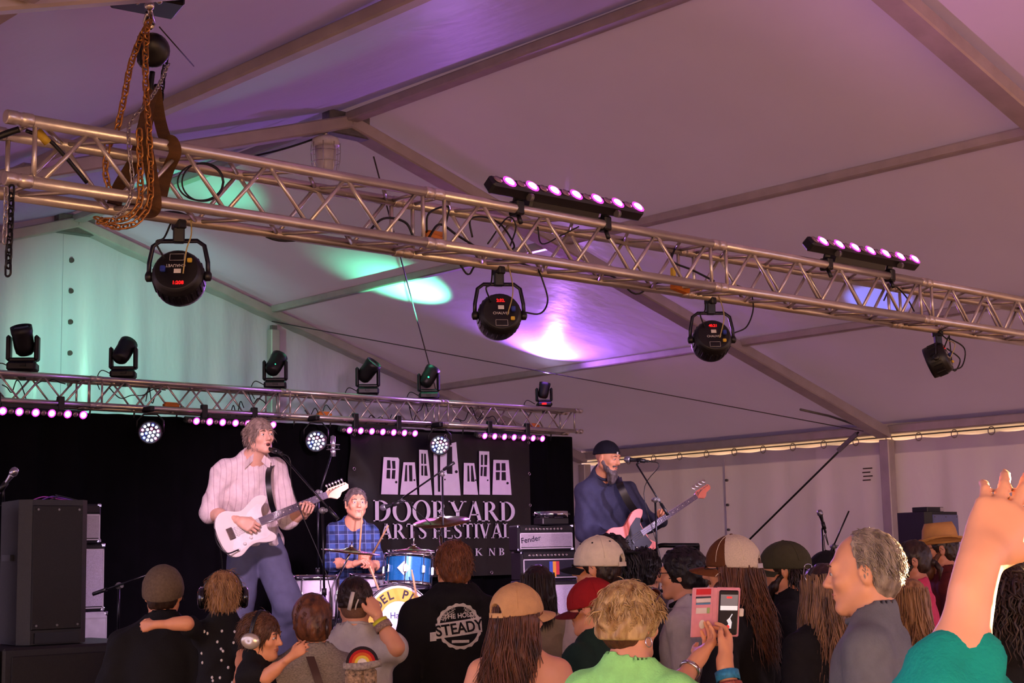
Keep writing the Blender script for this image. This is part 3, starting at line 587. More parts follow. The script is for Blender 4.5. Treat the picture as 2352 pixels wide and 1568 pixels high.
for x, y, lab in ((393, 931, 'orange cable splitter on the back truss behind the first lit light'), (745, 952, 'orange cable splitter on the back truss behind the middle lit light'), (1225, 978, 'orange tape tag on the back truss free end')):
    q = MB(); q.box(by(x, y, .03), (.16, .05, .03), bev=.005); q.box(by(x, y, .03)+(0, 0, .02), (.12, .03, .02)); tag(q.ob('cable_splitter', m_org), lab, 'splitter')
# ================================================================== people: smooth solids blended from rounded limbs, meshed into one skin
def _smin(a, b, k):
    if k <= 0: return np.minimum(a, b)
    h = np.clip(.5+.5*(b-a)/k, 0, 1); return b+(a-b)*h-k*h*(1-h)
class Sdf:
    def __init__(s): s.p = []; s.cuts = []
    def cap(s, a, b, ra, rb=None, k=.03, op=1): s.p.append(('c', np.array(a, float), np.array(b, float), ra, ra if rb is None else rb, k, op)); return s
    def ell(s, c, r, R=None, k=.03, op=1): s.p.append(('e', np.array(c, float), np.broadcast_to(np.array(r, float), (3,)).copy(), None if R is None else np.array(R), None, k, op)); return s
    def cut(s, p, n, k=.006): s.cuts.append((np.array(p, float), nrm(n), k)); return s     # removes the side n points to
    def bounds(s, pad):
        lo = np.full(3, 9e9); hi = -lo
        for t in s.p:
            if t[6] < 0: continue
            if t[0] == 'c': r = max(t[3], t[4]); l = np.minimum(t[1], t[2])-r; h = np.maximum(t[1], t[2])+r
            else: r = t[2].max() if t[3] is not None else t[2]; l = t[1]-r; h = t[1]+r
            lo = np.minimum(lo, l); hi = np.maximum(hi, h)
        return lo-pad, hi+pad
    def mesh(s, h=.012, fine=None, hf=None, noise=None, zlow=None, hlow=None):
        lo, hi = s.bounds(h*2.5+.01); ax = []
        for d in range(3):
            pts = [lo[d]]; 
            while pts[-1] < hi[d]:
                st = h
                if d == 2 and zlow is not None and pts[-1] < zlow: st = hlow
                if fine is not None:
                    for f_ in fine:
                        if f_[0][d] <= pts[-1] < f_[1][d]: st = hf
                pts.append(pts[-1]+st)
            ax.append(np.array(pts, np.float32))
        X, Y, Z = ax; D = np.full((len(X), len(Y), len(Z)), .25, np.float32)
        npre = noise is None
        for t in s.p:
            if t[6] < 0 and not npre: D = D+noise(X[:, None, None], Y[None, :, None], Z[None, None, :]); npre = True
            k = t[5]; m = k+.035
            if t[0] == 'c': r = max(t[3], t[4]); l = np.minimum(t[1], t[2])-r-m; g = np.maximum(t[1], t[2])+r+m
            else: r = t[2].max() if t[3] is not None else t[2]; l = t[1]-r-m; g = t[1]+r+m
            sl = tuple(slice(max(0, np.searchsorted(ax[d], l[d])-1), np.searchsorted(ax[d], g[d])+1) for d in range(3))
            x = X[sl[0]][:, None, None]; y = Y[sl[1]][None, :, None]; z = Z[sl[2]][None, None, :]
            if 0 in (x.size, y.size, z.size): continue
            if t[0] == 'c':
                a, b = t[1], t[2]; ab = b-a; L2 = ab@ab+1e-12
                u = np.clip(((x-a[0])*ab[0]+(y-a[1])*ab[1]+(z-a[2])*ab[2])/L2, 0, 1)
                d = np.sqrt((x-a[0]-u*ab[0])**2+(y-a[1]-u*ab[1])**2+(z-a[2]-u*ab[2])**2)-(t[3]+(t[4]-t[3])*u)
            else:
                px, py, pz = x-t[1][0], y-t[1][1], z-t[1][2]
                if t[3] is not None:
                    R = t[3]; px, py, pz = (px*R[0, 0]+py*R[1, 0]+pz*R[2, 0], px*R[0, 1]+py*R[1, 1]+pz*R[2, 1], px*R[0, 2]+py*R[1, 2]+pz*R[2, 2])
                r = t[2]; k0 = np.sqrt((px/r[0])**2+(py/r[1])**2+(pz/r[2])**2); k1 = np.sqrt((px/r[0]**2)**2+(py/r[1]**2)**2+(pz/r[2]**2)**2)+1e-9
                d = k0*(k0-1)/k1
            if t[6] > 0: D[sl] = _smin(D[sl], d, k)
            else: D[sl] = -_smin(-D[sl], d, k)
        if not npre: D = D+noise(X[:, None, None], Y[None, :, None], Z[None, None, :])
        for p, n, k in s.cuts:
            pl = (X[:, None, None]-p[0])*n[0]+(Y[None, :, None]-p[1])*n[1]+(Z[None, None, :]-p[2])*n[2]; D = -_smin(-D, -pl, k)
        D[0] = D[-1] = .1; D[:, 0] = D[:, -1] = .1; D[:, :, 0] = D[:, :, -1] = .1
        return nets(D, X, Y, Z)
def nets(D, X, Y, Z):
    S = D < 0; c = [S[i:S.shape[0]-1+i, j:S.shape[1]-1+j, k:S.shape[2]-1+k] for i in (0, 1) for j in (0, 1) for k in (0, 1)]
    cnt = sum(t.astype(np.int8) for t in c); I, J, K = np.nonzero((cnt > 0) & (cnt < 8)); n = len(I)
    ids = np.full(cnt.shape, -1, np.int32); ids[I, J, K] = np.arange(n); acc = np.zeros((n, 3)); w = np.zeros(n)
    co = [(i, j, k) for i in (0, 1) for j in (0, 1) for k in (0, 1)]
    for a in co:
        for b in co:
            if sum(b) == sum(a)+1 and sum(abs(p-q) for p, q in zip(a, b)) == 1:
                va = D[I+a[0], J+a[1], K+a[2]]; vb = D[I+b[0], J+b[1], K+b[2]]; m = (va < 0) != (vb < 0); t = np.where(m, va/(va-vb+1e-12), 0)
                pa = np.stack([X[I+a[0]], Y[J+a[1]], Z[K+a[2]]], 1); pb = np.stack([X[I+b[0]], Y[J+b[1]], Z[K+b[2]]], 1)
                acc += np.where(m[:, None], pa+(pb-pa)*t[:, None], 0); w += m
    V = acc/np.maximum(w, 1)[:, None]; F = []
    for d in range(3):
        sl = [slice(1, -1)]*3; sl[d] = slice(0, -1); s2 = list(sl); s2[d] = slice(1, None)
        A = S[tuple(sl)]; B = S[tuple(s2)]; i, j, k = np.nonzero(A != B); fl = A[i, j, k]
        o = [1, 1, 1]; o[d] = 0; i, j, k = i+o[0], j+o[1], k+o[2]
        e1, e2 = [(1, 2), (2, 0), (0, 1)][d]; P = np.stack([i, j, k], 1); U = np.zeros(3, int); W = np.zeros(3, int); U[e1] = 1; W[e2] = 1
        q = np.stack([ids[tuple((P-U-W).T)], ids[tuple((P-W).T)], ids[tuple(P.T)], ids[tuple((P-U).T)]], 1)
        q[~fl] = q[~fl][:, ::-1]; F.append(q)
    return V, np.concatenate(F)
def mesh_np(name, V, F, mats, mi=None, smooth=True):
    m = bpy.data.meshes.new(name); V = np.ascontiguousarray(V, np.float32); F = np.ascontiguousarray(F, np.int32); nf, k = F.shape
    m.vertices.add(len(V)); m.vertices.foreach_set('co', V.ravel()); m.loops.add(nf*k); m.loops.foreach_set('vertex_index', F.ravel())
    m.polygons.add(nf); m.polygons.foreach_set('loop_start', np.arange(0, nf*k, k, dtype=np.int32)); m.polygons.foreach_set('loop_total', np.full(nf, k, np.int32))
    for t in (mats if isinstance(mats, (list, tuple)) else [mats]): m.materials.append(t)
    if mi is not None: m.polygons.foreach_set('material_index', np.asarray(mi, np.int32))
    m.polygons.foreach_set('use_smooth', np.ones(nf, bool) if smooth else np.zeros(nf, bool)); m.update(calc_edges=True); m.validate(); return m
def wrinkle(seed, amp, wl=.09):
    g = np.random.default_rng(seed); W = [(nrm(g.normal(size=3)*(1, 1, .6))*2*PI/(wl*g.uniform(.6, 1.6)), g.uniform(0, 6.28), g.uniform(.4, 1)) for _ in range(6)]
    def f(x, y, z):
        r = 0
        for k, p, a in W: r = r+a*np.sin(k[0]*x+k[1]*y+k[2]*z+p+1.2*np.sin(3*k[2]*x*.3+k[0]*z*.6))
        return (amp/2.2*r).astype(np.float32)
    return f
_hands = {}
def hand_vf(curl=(25, 28, 30, 32), thumb=0.0, spread=1.0, h=.0048):
    key = (tuple(curl), thumb, spread, h)
    if key not in _hands: _hands[key] = hand_sdf(curl, thumb, spread).mesh(h)
    return _hands[key]
def hand_sdf(curl, thumb, spread):
    s = Sdf(); kn = [(-.031, .088), (-.0105, .093), (.0105, .089), (.029, .079)]; ln = [(.042, .025, .02), (.047, .029, .021), (.043, .027, .02), (.033, .02, .018)]
    s.cap((0, -.055, 0), (0, .012, 0), .019, .027, .02)
    for (x, y) in kn: s.cap((x*.55, .012, 0), (x, y, 0), .016, .0125, .014)
    s.ell((.0, .05, -.004), (.036, .045, .014), k=.012); s.ell((-.026, .035, -.012), (.016, .03, .014), rot('z', 20), k=.012)
    for (x, y), l, c, fx in zip(kn, ln, curl, (-1.4, -.3, .5, 1.5)):
        p = np.array([x, y, 0.0]); a = 0.0; sp = R_(fx*4*spread); r = .0098 if x < .02 else .0085
        for i, L in enumerate(l):
            a += R_(c)*(.9 if i == 0 else 1.0 if i == 1 else .6); d = np.array([math.sin(sp)*math.cos(a), math.cos(sp)*math.cos(a), -math.sin(a)]); q = p+d*L; s.cap(p, q, r, r*.9, .003); p = q; r *= .92
    t0 = np.array([-.02, .018, -.008]); t1 = np.array([-.046, .048, -.016-.01*thumb]); t2 = t1+np.array([-.020+.026*thumb, .030, -.012*thumb]); t3 = t2+np.array([-.006+.022*thumb, .026, -.008*thumb])
    s.cap(t0, t1, .015, .013, .01); s.cap(t1, t2, .0115, .0105, .005); s.cap(t2, t3, .0105, .0085, .003)
    return s
def xf(M, V): return V@M[:3, :3].T+M[:3, 3]
def head_prims(s, M, sc, male=.5, fat=0.0, nose=1.0):
    R = M[:3, :3]; o = M[:3, 3]; P = lambda *p: o+R@(np.array(p)*sc); A = lambda r: np.array(r)*sc
    E = lambda c, r, k=.02, op=1, rr=None: s.ell(P(*c), A(r), R if rr is None else R@rr, k*sc, op)
    Cc = lambda a, b, ra, rb, k=.015, op=1: s.cap(P(*a), P(*b), ra*sc, rb*sc, k*sc, op)
    E((0, -.014, .028), (.0755, .097, .089)); E((0, .028, -.03), (.0545+fat*.01, .066, .074), .03)
    for q in (-1, 1):
        Cc((q*.052, -.004, -.052), (q*.018, .066, -.096), .02+.004*fat, .016, .03); E((q*.042, .062, -.022), (.02, .022, .02), .02)
        E((q*.033, .093, .006), (.019, .014, .0125), .012, -1); E((q*.031, .0755, .004), (.0155, .0145, .013), .005)
        E((q*.0115, .097, -.031), (.0085, .0095, .0075), .006); E((q*.079, -.01, -.006), (.0095, .021, .032), .008, 1, rot('z', q*-22)@rot('x', -12)); E((q*.089, -.004, -.002), (.006, .011, .018), .005, -1)
    Cc((-.036, .08, .026), (.036, .08, .026), .0105+.003*male, .0105+.003*male, .02); E((0, .07, -.098), (.022+.004*male, .02, .017), .02)
    Cc((0, .089, .014), (0, .104+.006*nose, -.024), .0075, .0115, .012); E((0, .106+.006*nose, -.027), (.0115, .0105, .0095), .008)
    Cc((-.016, .087, -.056), (.016, .087, -.056), .006, .006, .008); Cc((-.014, .086, -.066), (.014, .086, -.066), .007, .007, .008); Cc((-.022, .096, -.0608), (.022, .096, -.0608), .0022, .0022, .004, -1)
BJ = dict(pelvis=(0, 0, .97), chest=(0, 0, 1.29), neck=(0, -.012, 1.475), head=(0, .018, 1.633), hipR=(.09, 0, .93), hipL=(-.09, 0, .93), kneeR=(.1, .025, .5), kneeL=(-.1, .025, .5), ankR=(.1, -.02, .085), ankL=(-.1, -.02, .085), toeR=(.12, .15, .035), toeL=(-.12, .15, .035), shR=(.168, -.012, 1.405), shL=(-.168, -.012, 1.405), elR=(.225, -.035, 1.13), elL=(-.225, -.035, 1.13), wrR=(.215, .075, .9), wrL=(-.215, .075, .9))
HF = .0068
def person(label, X, Y, H, phi, z0=0.0, hy=0.0, hp_=0.0, hr=0.0, bw=1.0, fat=0.0, J=None, Jw=None, skin=None, top=None, pants=None, hands=None, hs=1.0, eyes=True, male=.5, seed=1, shoes=True, res=.015, lowz=.85, child=False, group=None, nose=1.0, legs=True, handkw=None, lips=None, merge=''):
    sc = H/1.75; Rz = rot('z', phi-42.294); M0 = T4((X, Y, z0), Rz); Mi = np.linalg.inv(M0)
    j = {k: np.array(v, float)*sc for k, v in BJ.items()}
    for k in j:
        if k[:2] in ('sh', 'el', 'wr'): j[k][0] *= bw
    if child:
        hs *= 1.36; j['head'][2] = j['neck'][2]+.122*hs*sc
        for k in ('shR', 'shL'): j[k] *= (.88, 1, .975)
    for k, v in (J or {}).items(): j[k] = np.array(v, float)*sc
    for k, v in (Jw or {}).items(): j[k] = xf(Mi, np.array(v, float)[None])[0]
    hsc = hs*(sc if not child else sc)*1.0
    Rh = rot('z', hy)@rot('x', hp_)@rot('y', hr); Mh = T4(j['head'], Rh); w = bw*sc
    s = Sdf()
    tors = []
    pel, che, nec = j['pelvis'], j['chest'], j['neck']; ab = (pel*.55+che*.45)
    def torso(q, o, kk=.05):
        q.ell(pel, (.160*w+o+.012*fat, .115*sc+o+.02*fat, .135*sc+o), k=kk); q.ell(ab+(0, .008*fat, 0), (.140*w+o+.03*fat, .105*sc+o+.045*fat, .155*sc+o), k=kk); q.ell(che, (.152*w+o+.012*fat, .115*sc+o+.01*fat, .185*sc+o), k=kk)
        q.cap(j['shR']*.9+nec*.1-(0, 0, .016), j['shL']*.9+nec*.1-(0, 0, .016), .044*sc+o, None, .05)
        for n_ in 'RL': q.cap(j['sh'+n_]*.85+nec*.15-(0, 0, .002), nec+(0, 0, .045*sc), .034*sc+o*.8, .046*sc+o*.75, .05)
    torso(s, 0)
    s.cap(nec, j['head']+Rh@np.array([0, -.018, -.055])*hsc, .056*sc*(.9+.2*male), .05*sc*(.9+.2*male), .03)
    for n_ in 'RL':
        s.cap(j['sh'+n_], j['el'+n_], (.047+.01*fat)*sc, (.041+.006*fat)*sc, .035); s.cap(j['el'+n_], j['wr'+n_], .041*sc, .027*sc, .02)
        s.cap(j['el'+n_], j['el'+n_]*.65+j['wr'+n_]*.35, .040*sc, .043*sc, .02)
        if legs: s.cap(j['hip'+n_], j['knee'+n_], .088*sc, .058*sc, .05); s.cap(j['knee'+n_], j['ank'+n_], .058*sc, .038*sc, .03); s.cap(j['ank'+n_], j['toe'+n_], .04*sc, .028*sc, .03)
    head_prims(s, Mh, hsc, male, fat, nose)
    hx = j['head']; e = np.array([.115, .135, .14])*hsc; hv = hands or {}; fine = [(hx-e, hx+e)]; late = []
    for n_ in 'RL':
        wv = j['wr'+n_]; fd = nrm(wv-j['el'+n_]); spec = hv.get(n_, {})
        fdir = nrm(Mi[:3, :3]@np.array(spec['dirw'], float)) if 'dirw' in spec else nrm(np.array(spec.get('dir', fd)))
        pn_ = Mi[:3, :3]@np.array(spec['palmw'], float) if 'palmw' in spec else np.array(spec.get('palm', (-1 if n_ == 'R' else 1, 0, 0)), float)
        pn_ = nrm(pn_-fdir*(pn_@fdir)); z = -pn_; x = np.cross(fdir, z); Q = np.stack([x, fdir, z], 1)
        k = .96*sc*(1.0 if not child else 1.02)
        if merge and n_ in merge:
            hsd = hand_sdf(spec.get('curl', (25, 28, 30, 32)), spec.get('thumb', .3), spec.get('spread', 1.0)); mr = np.diag([-1. if n_ == 'L' else 1., 1., 1.]); org = wv+fdir*.012*sc; lo = np.full(3, 9.); hi = -lo
            for t in hsd.p:
                A_ = org+Q@mr@t[1]*k
                if t[0] == 'c': B_ = org+Q@mr@t[2]*k; s.p.append(('c', A_, B_, t[3]*k, t[4]*k, t[5]*k, t[6])); lo = np.minimum(lo, B_); hi = np.maximum(hi, B_)
                else: s.p.append(('e', A_, t[2]*k, Q@mr@(np.eye(3) if t[3] is None else t[3]), None, t[5]*k, t[6]))
                lo = np.minimum(lo, A_); hi = np.maximum(hi, A_)
            fine.append((lo-.02, hi+.02)); continue
        hvV, hvF = hand_vf(spec.get('curl', (25, 28, 30, 32)), spec.get('thumb', .3), spec.get('spread', 1.0))
        hvV = hvV.copy()
        if n_ == 'L': hvV[:, 0] *= -1; hvF = hvF[:, ::-1]
        late.append((xf(T4(wv+fdir*.012*sc, Q*k), hvV), hvF))
    V, F = s.mesh(res, fine, HF if not merge else .0058, zlow=lowz*sc, hlow=.035)
    for lv, lf in late: F = np.vstack([F, lf+len(V)]); V = np.vstack([V, lv])
    root = link('person', mesh_np('person', V, F, skin or SKIN['fair']), None, M0); tag(root, label, 'person', group)
    info = dict(root=root, Mh=Mh@T4((0, 0, 0), np.eye(3)*hsc), M0=M0, j=j, sc=sc, hsc=hsc, s=s)
    if eyes:
        for q in (-1, 1):
            b = MB(); b.T = info['Mh']; b.ell((q*.0305, .0835, .0045), (.0125, .0105, .0085), nu=10, nv=6); b.ell((q*.0300, .0930, .0045), (.0048, .0022, .0052), nu=8, nv=4, mi=1); b.ob('eye', [M_EYE, M_IRIS], root)
            b = MB(); b.T = info['Mh']; b.tube([(q*.014, .0965, .0255), (q*.030, .0965, .0295), (q*.048, .087, .0255)], [.0032, .004, .002], 5); b.ob('eyebrow', info.get('brow', M_BROW), root)
        b = MB(); b.T = info['Mh']; b.tube([(-.023, .0865, -.0585), (-.008, .0945, -.0560), (.008, .0945, -.0560), (.023, .0865, -.0585)], [.0018, .0036, .0036, .0018], 5); b.tube([(-.019, .086, -.064), (-.006, .0925, -.0665), (.006, .0925, -.0665), (.019, .086, -.064)], [.0018, .004, .004, .0018], 5); b.ob('lips', lips or M_LIP, root)
    t = top or {}
    if t:
        q = Sdf(); o = t.get('o', .013); torso(q, o, .055); sl = t.get('sleeve', .6)
        for n_ in 'RL':
            a, b_, c_ = j['sh'+n_], j['el'+n_], j['wr'+n_]; sn = t.get('sleeve'+n_, sl)
            if sn > 0:
                e1 = a+(b_-a)*min(1, sn*1.0); q.cap(a, e1, (.045+.01*fat)*sc+o, (.048+.01*fat)*sc+o*(1.2 if sn < 1 else 1.0), .04)
                if sn > 1: e2 = b_+(c_-b_)*(sn-1); q.cap(b_, e2, .047*sc+o, .032*sc+o, .03)
        if t.get('hood'): q.ell(nec+np.array([0, -.075, .0])*sc, np.array([.12, .06, .065])*sc, k=.03); q.cap(nec+np.array([-.07, .02, .03])*sc, nec+np.array([.07, .02, .03])*sc, .05*sc, None, .03)
        zc = t.get('collar', 0)
        ncut = np.array(t.get('neck', (.078, .085, .06)))*sc
        q.cap(nec+np.array([0, .015, .035])*sc, j['head'], ncut[0]*.84, ncut[0]*1.25, .006, -1)
        for n_ in 'RL':
            sn = t.get('sleeve'+n_, sl)
            if 0 < sn < 1: pass
        q.cut((0, 0, pel[2]-t.get('hem', .10)*sc), (0, 0, -1))
        if t.get('strapless'): q.cut((0, 0, che[2]+t['strapless']*sc), t.get('scut', (0, 0, 1)))
        V, F = q.mesh(t.get('res', .012), noise=wrinkle(seed, t.get('wr', .0055), t.get('wl', .10)), zlow=lowz*sc, hlow=.03)
        sh = link(t.get('name', 'shirt'), mesh_np('shirt', V, F, t['mat']), root); info['shirt'] = sh
        if t.get('lab'): sh['label'] = t['lab']
        if t.get('rib'):
            ax_ = nrm(j['head']-nec-np.array([0, .015, .035])*sc); b = MB(); b.torus(nec+np.array([0, .02, .03])*sc+ax_*.004, ncut[0]*.87, .0115*sc, frame(ax_+np.array([0, .28, 0])), 24, 6); b.ob('collar', t['rib'], root)
        if t.get('cuff'):
            for n_ in 'RL':
                sn = t.get('sleeve'+n_, sl); a, b_ = j['sh'+n_], j['el'+n_]; 
                p = a+(b_-a)*min(sn, 1) if sn <= 1 else b_+(j['wr'+n_]-b_)*(sn-1); d = nrm(b_-a) if sn <= 1 else nrm(j['wr'+n_]-b_)
                b = MB(); b.lathe([(.048*sc, -.03), (.058*sc, -.028), (.060*sc, .022), (.052*sc, .03), (.044*sc, .03)], 18, T4(p, frame(d)), caps=False); b.ob('cuff', t['mat'], root)
    if legs:
        q = Sdf(); o = .014; q.ell(pel, (.162*w+o+.012*fat, .12*sc+o+.02*fat, .13*sc+o), k=.05)
        pl = pants if isinstance(pants, dict) else dict(mat=pants or M_JEANS); lo = pl.get('loose', 0)
        for n_ in 'RL': q.cap(j['hip'+n_], j['knee'+n_], .09*sc+o+lo*.3, .066*sc+o+lo, pl.get('k', .05)); q.cap(j['knee'+n_], j['ank'+n_], .066*sc+o+lo, .05*sc+o+lo, .03)
        q.cut((0, 0, pel[2]+.075*sc), (0, 0, 1)); 
        V, F = q.mesh(pl.get('res', .026), noise=wrinkle(seed+5, pl.get('wr', .005), pl.get('wl', .12))); link('trousers', mesh_np('trousers', V, F, pl['mat']), root)
        if shoes:
            for n_ in 'RL':
                q = Sdf(); a = j['ank'+n_]; t_ = j['toe'+n_]; d = nrm((t_-a)*(1, 1, 0)); bz = a[2]-.085*sc
                q.cap((a-d*.04*sc)*(1, 1, 0)+(0, 0, bz+.045*sc), (t_)*(1, 1, 0)+(0, 0, bz+.04*sc), .047*sc, .045*sc, .02); q.cap(a+(0, 0, .0), a-(0, 0, .04*sc), .047*sc, .045*sc, .02); q.cut((0, 0, bz+.006), (0, 0, -1), .002)
                V, F = q.mesh(.016); link('shoe', mesh_np('shoe', V, F, M_SHOE), root)
    return info
# ------------------------------------------------------------------ hair, hats and things worn
def hairmat(name, c1, c2, rough=.42):
    if name in _M: return _M[name]
    m = mat(name, c1, rough, 0, .3, 40, .35, 130, stretch=(1, 1, .22), spec=.4)
    r = [n for n in m.node_tree.nodes if n.type == 'VALTORGB'][0]; r.color_ramp.elements[0].color = lin(c2)+(1,); r.color_ramp.elements[1].color = lin(c1)+(1,); return m
def hair_shell(info, m, t=.012, back=-.078, face=(.0, .105, -.035, .088, .092, .105), extra=None, noise=.004, wl=.03, cutz=None, name='hair', h=.0075, side=0.0, cuts=None):
    Mh = info['Mh']; s = Sdf(); s.ell((0, -.016, .03), (.0765+t+side, .0985+t, .0905+t), k=.01); s.ell((0, -.045, -.025), (.066+t+side, .058+t, .06+t), k=.02)
    for e in (extra or []): getattr(s, e[0])(*e[1:])
    s.ell(face[:3], face[3:], k=.012, op=-1)
    s.cut((0, 0, back if cutz is None else cutz), (0, 0, -1), .01)
    for c in (cuts or []): s.cut(*c)
    V, F = s.mesh(h, noise=wrinkle(int(abs(t)*9999)+3, noise, wl)); return link(name, mesh_np(name, xf(Mh, V), F, m), info['root'])
def locks(info, m, n=260, region=None, comb=None, length=.05, grav=.2, lift=.012, width=.006, seg=6, seed=0, wave=0.0, name='hair_lock', sphere=((0, -.016, .03), (.0765, .0985, .0905)), taper=True, jit=.25, hug=False):
    g = np.random.default_rng(seed); c0 = np.array(sphere[0]); r0 = np.array(sphere[1])
    k = np.arange(4000)+.5; ph = np.arccos(1-2*k/4000); th = PI*(1+5**.5)*k; U = np.stack([np.cos(th)*np.sin(ph), np.sin(th)*np.sin(ph), np.cos(ph)], 1); P = c0+U*r0
    ok = region(P) if region else P[:, 2] > 0; idx = np.nonzero(ok)[0]; idx = g.choice(idx, min(n, len(idx)), replace=False); P = P[idx].copy(); n = len(P)
    d = comb(P) if comb else np.stack([P[:, 0]*0, P[:, 1]*0-1, P[:, 2]*0], 1); d = d+g.normal(size=d.shape)*jit; d /= np.linalg.norm(d, axis=1)[:, None]+1e-9
    L = length*g.uniform(.65, 1.2, n)/seg; P = P+(P-c0)/np.linalg.norm(P-c0, axis=1)[:, None]*lift*g.uniform(.5, 1.1, n)[:, None]; out = [P.copy()]; phs = g.uniform(0, 6.28, n); off = lift*g.uniform(.55, 1.15, n)
    for i in range(seg):
        nn = (P-c0)/r0**2; nn /= np.linalg.norm(nn, axis=1)[:, None]
        dd = d-nn*np.minimum(0, (d*nn).sum(1))[:, None]; dd = dd+np.array([0, 0, -grav])*(i+1)/seg
        if wave: sd_ = np.cross(nn, dd); dd = dd+sd_*(wave*np.sin(phs+i*1.9))[:, None]
        dd /= np.linalg.norm(dd, axis=1)[:, None]+1e-9; P = P+dd*L[:, None]
        e = np.sqrt((((P-c0)/(r0+off[:, None]))**2).sum(1)); ins = (e < 1) | hug; P[ins] = c0+(P[ins]-c0)/e[ins][:, None]; d = dd*.85+d*.15; out.append(P.copy())
    P = np.stack(out, 1); K = seg+1; T = np.gradient(P, axis=1); T /= np.linalg.norm(T, axis=2)[:, :, None]+1e-9
    N_ = P-c0; N_ -= T*(N_*T).sum(2)[:, :, None]; N_ /= np.linalg.norm(N_, axis=2)[:, :, None]+1e-9; B = np.cross(T, N_)
    wd = width*g.uniform(.7, 1.3, n)[:, None]*np.interp(np.arange(K)/seg, [0, .25, .7, 1], [.7, 1, .85, .12])[None]
    V = np.stack([P+B*wd[..., None], P+N_*wd[..., None]*.5, P-B*wd[..., None], P-N_*wd[..., None]*.4], 2).reshape(-1, 3)
    F = []
    a = np.arange(n)[:, None, None]*K*4; i_ = np.arange(seg)[None, :, None]*4; q = np.arange(4)[None, None, :]
    F = np.stack([a+i_+q, a+i_+(q+1) % 4, a+i_+4+(q+1) % 4, a+i_+4+q], -1).reshape(-1, 4)
    o = link(name, mesh_np(name, xf(info['Mh'], V), F, m), info['root']); o['kind'] = 'stuff'; return o
def short_hair(info, m, t=.009, n=900, L=.034, seed=1, face=(.0, .108, -.035, .09, .094, .108), side=0.0, back=-.078, wave=.1, lift=.010, width=.0026):
    hair_shell(info, m, t, back, face, side=side)
    f = np.array(face)
    reg = lambda P: ((((P-f[:3])/(f[3:]+.004))**2).sum(1) > 1) & (P[:, 2] > back+.03)
    comb = lambda P: np.stack([P[:, 0]*2.5, P[:, 1]*.2-.35, -np.abs(P[:, 1])*4-.25+P[:, 2]*2], 1)
    locks(info, m, n, reg, comb, L, .5, t+lift*.15, width, 4, seed, wave, jit=.18); locks(info, m, n, reg, comb, L*1.2, .3, t+lift*.1, width, 5, seed+70, wave, jit=.15, hug=True)
def cap_hat(info, m, m_brim=None, brim=True, t=.0235, z0=.012, open_back=True, m_under=None, seams=True, mesh_back=None, tilt=0.0, brim_len=.078, button=True, name='cap', top=1.0, m_strap=None, eyelets=None):
    R = rot('x', tilt); M = info['Mh']@T4((0, -.005, .012), R); s = Sdf(); rx, ry, rz = .0775+t, .099+t, (.086+t)*top
    s.ell((0, -.012, .012), (rx, ry, rz), k=.01); pass
    if open_back: s.ell((0, -.012-ry, z0+.012), (.038, .05, .034), k=.004, op=-1)
    s.cut((0, 0, z0), (0, .10, -1), .003)
    V, F = s.mesh(.0058, noise=wrinkle(11, .0012, .05)); V2 = xf(M, V); mi = None; ms = [m]
    if mesh_back is not None:
        cen = V[F].mean(1); mi = (cen[:, 1] < .005).astype(int); ms = [m, mesh_back]
    o = link(name, mesh_np(name, V2, F, ms, mi), info['root'])
    if button: b = MB(); b.T = M; b.ell((0, -.012, .012+rz), (.009, .009, .005)); b.ob('button', m, o)
    if seams:
        for a in (0, 60, 120):
            pts = [(rx*1.004*math.sin(t_)*math.sin(R_(a)), -.012+ry*1.004*math.sin(t_)*math.cos(R_(a)), .012+rz*1.004*math.cos(t_)) for t_ in np.linspace(-1.45, 1.45, 16)]
            pts = [p for p in pts if p[2] > z0+.004 and not (open_back and abs(p[0]) < .04 and p[1] < -.08 and p[2] < z0+.05)]; b = MB(); b.T = M; b.tube(pts, .0016, 4); b.ob('seam', m if mesh_back is None else m_under or m, o)
    if open_back:
        b = MB(); b.T = M; pts = [(.046*math.cos(a), -.012-ry*math.sqrt(max(0, 1-(.046*math.cos(a)/rx)**2))-.002, z0+.0) for a in np.linspace(0, PI, 9)]; P = np.array(pts)
        b.grid(np.stack([P+(0, 0, -.012), P+(0, 0, .008), P+(0, .004, .008), P+(0, .004, -.012)], 1)); b.ob('strap', m_strap or m, o)
    if eyelets is not None:
        for a in (30, 90, 150, 210, 270, 330):
            t_ = .75; b = MB(); b.T = M; b.ell((rx*math.sin(t_)*math.sin(R_(a)), -.012+ry*math.sin(t_)*math.cos(R_(a)), .012+rz*math.cos(t_)), .0045); b.ob('eyelet', eyelets, o)
    if brim:
        G = []; nb = 15
        for i in range(nb):
            a = -1.25+2.5*i/(nb-1); e = math.cos(a*.95); x = rx*math.sin(a)*.98; y = -.012+ry*math.cos(a)*.97; dp = z0+.009-.026*(math.sin(a))**2
            G.append([(x+(.0)*u_, y+u_*brim_len*max(.0, e), dp-.05*u_*u_*brim_len*6*.35-.012*u_*abs(math.sin(a))) for u_ in (0, .35, .7, 1)])
        P = np.array(G); b = MB(); b.T = M; b.grid(P+(0, 0, .0025), 0); b.grid(P[:, ::-1]-(0, 0, .0015), 1)
        E_ = P[:, -1]; b.grid(np.stack([E_-(0, 0, .0015), E_+(0, .001, .0005), E_+(0, 0, .0025)], 1), 0); b.ob('brim', [m_brim or m, m_under or m_brim or m], o)
    return o
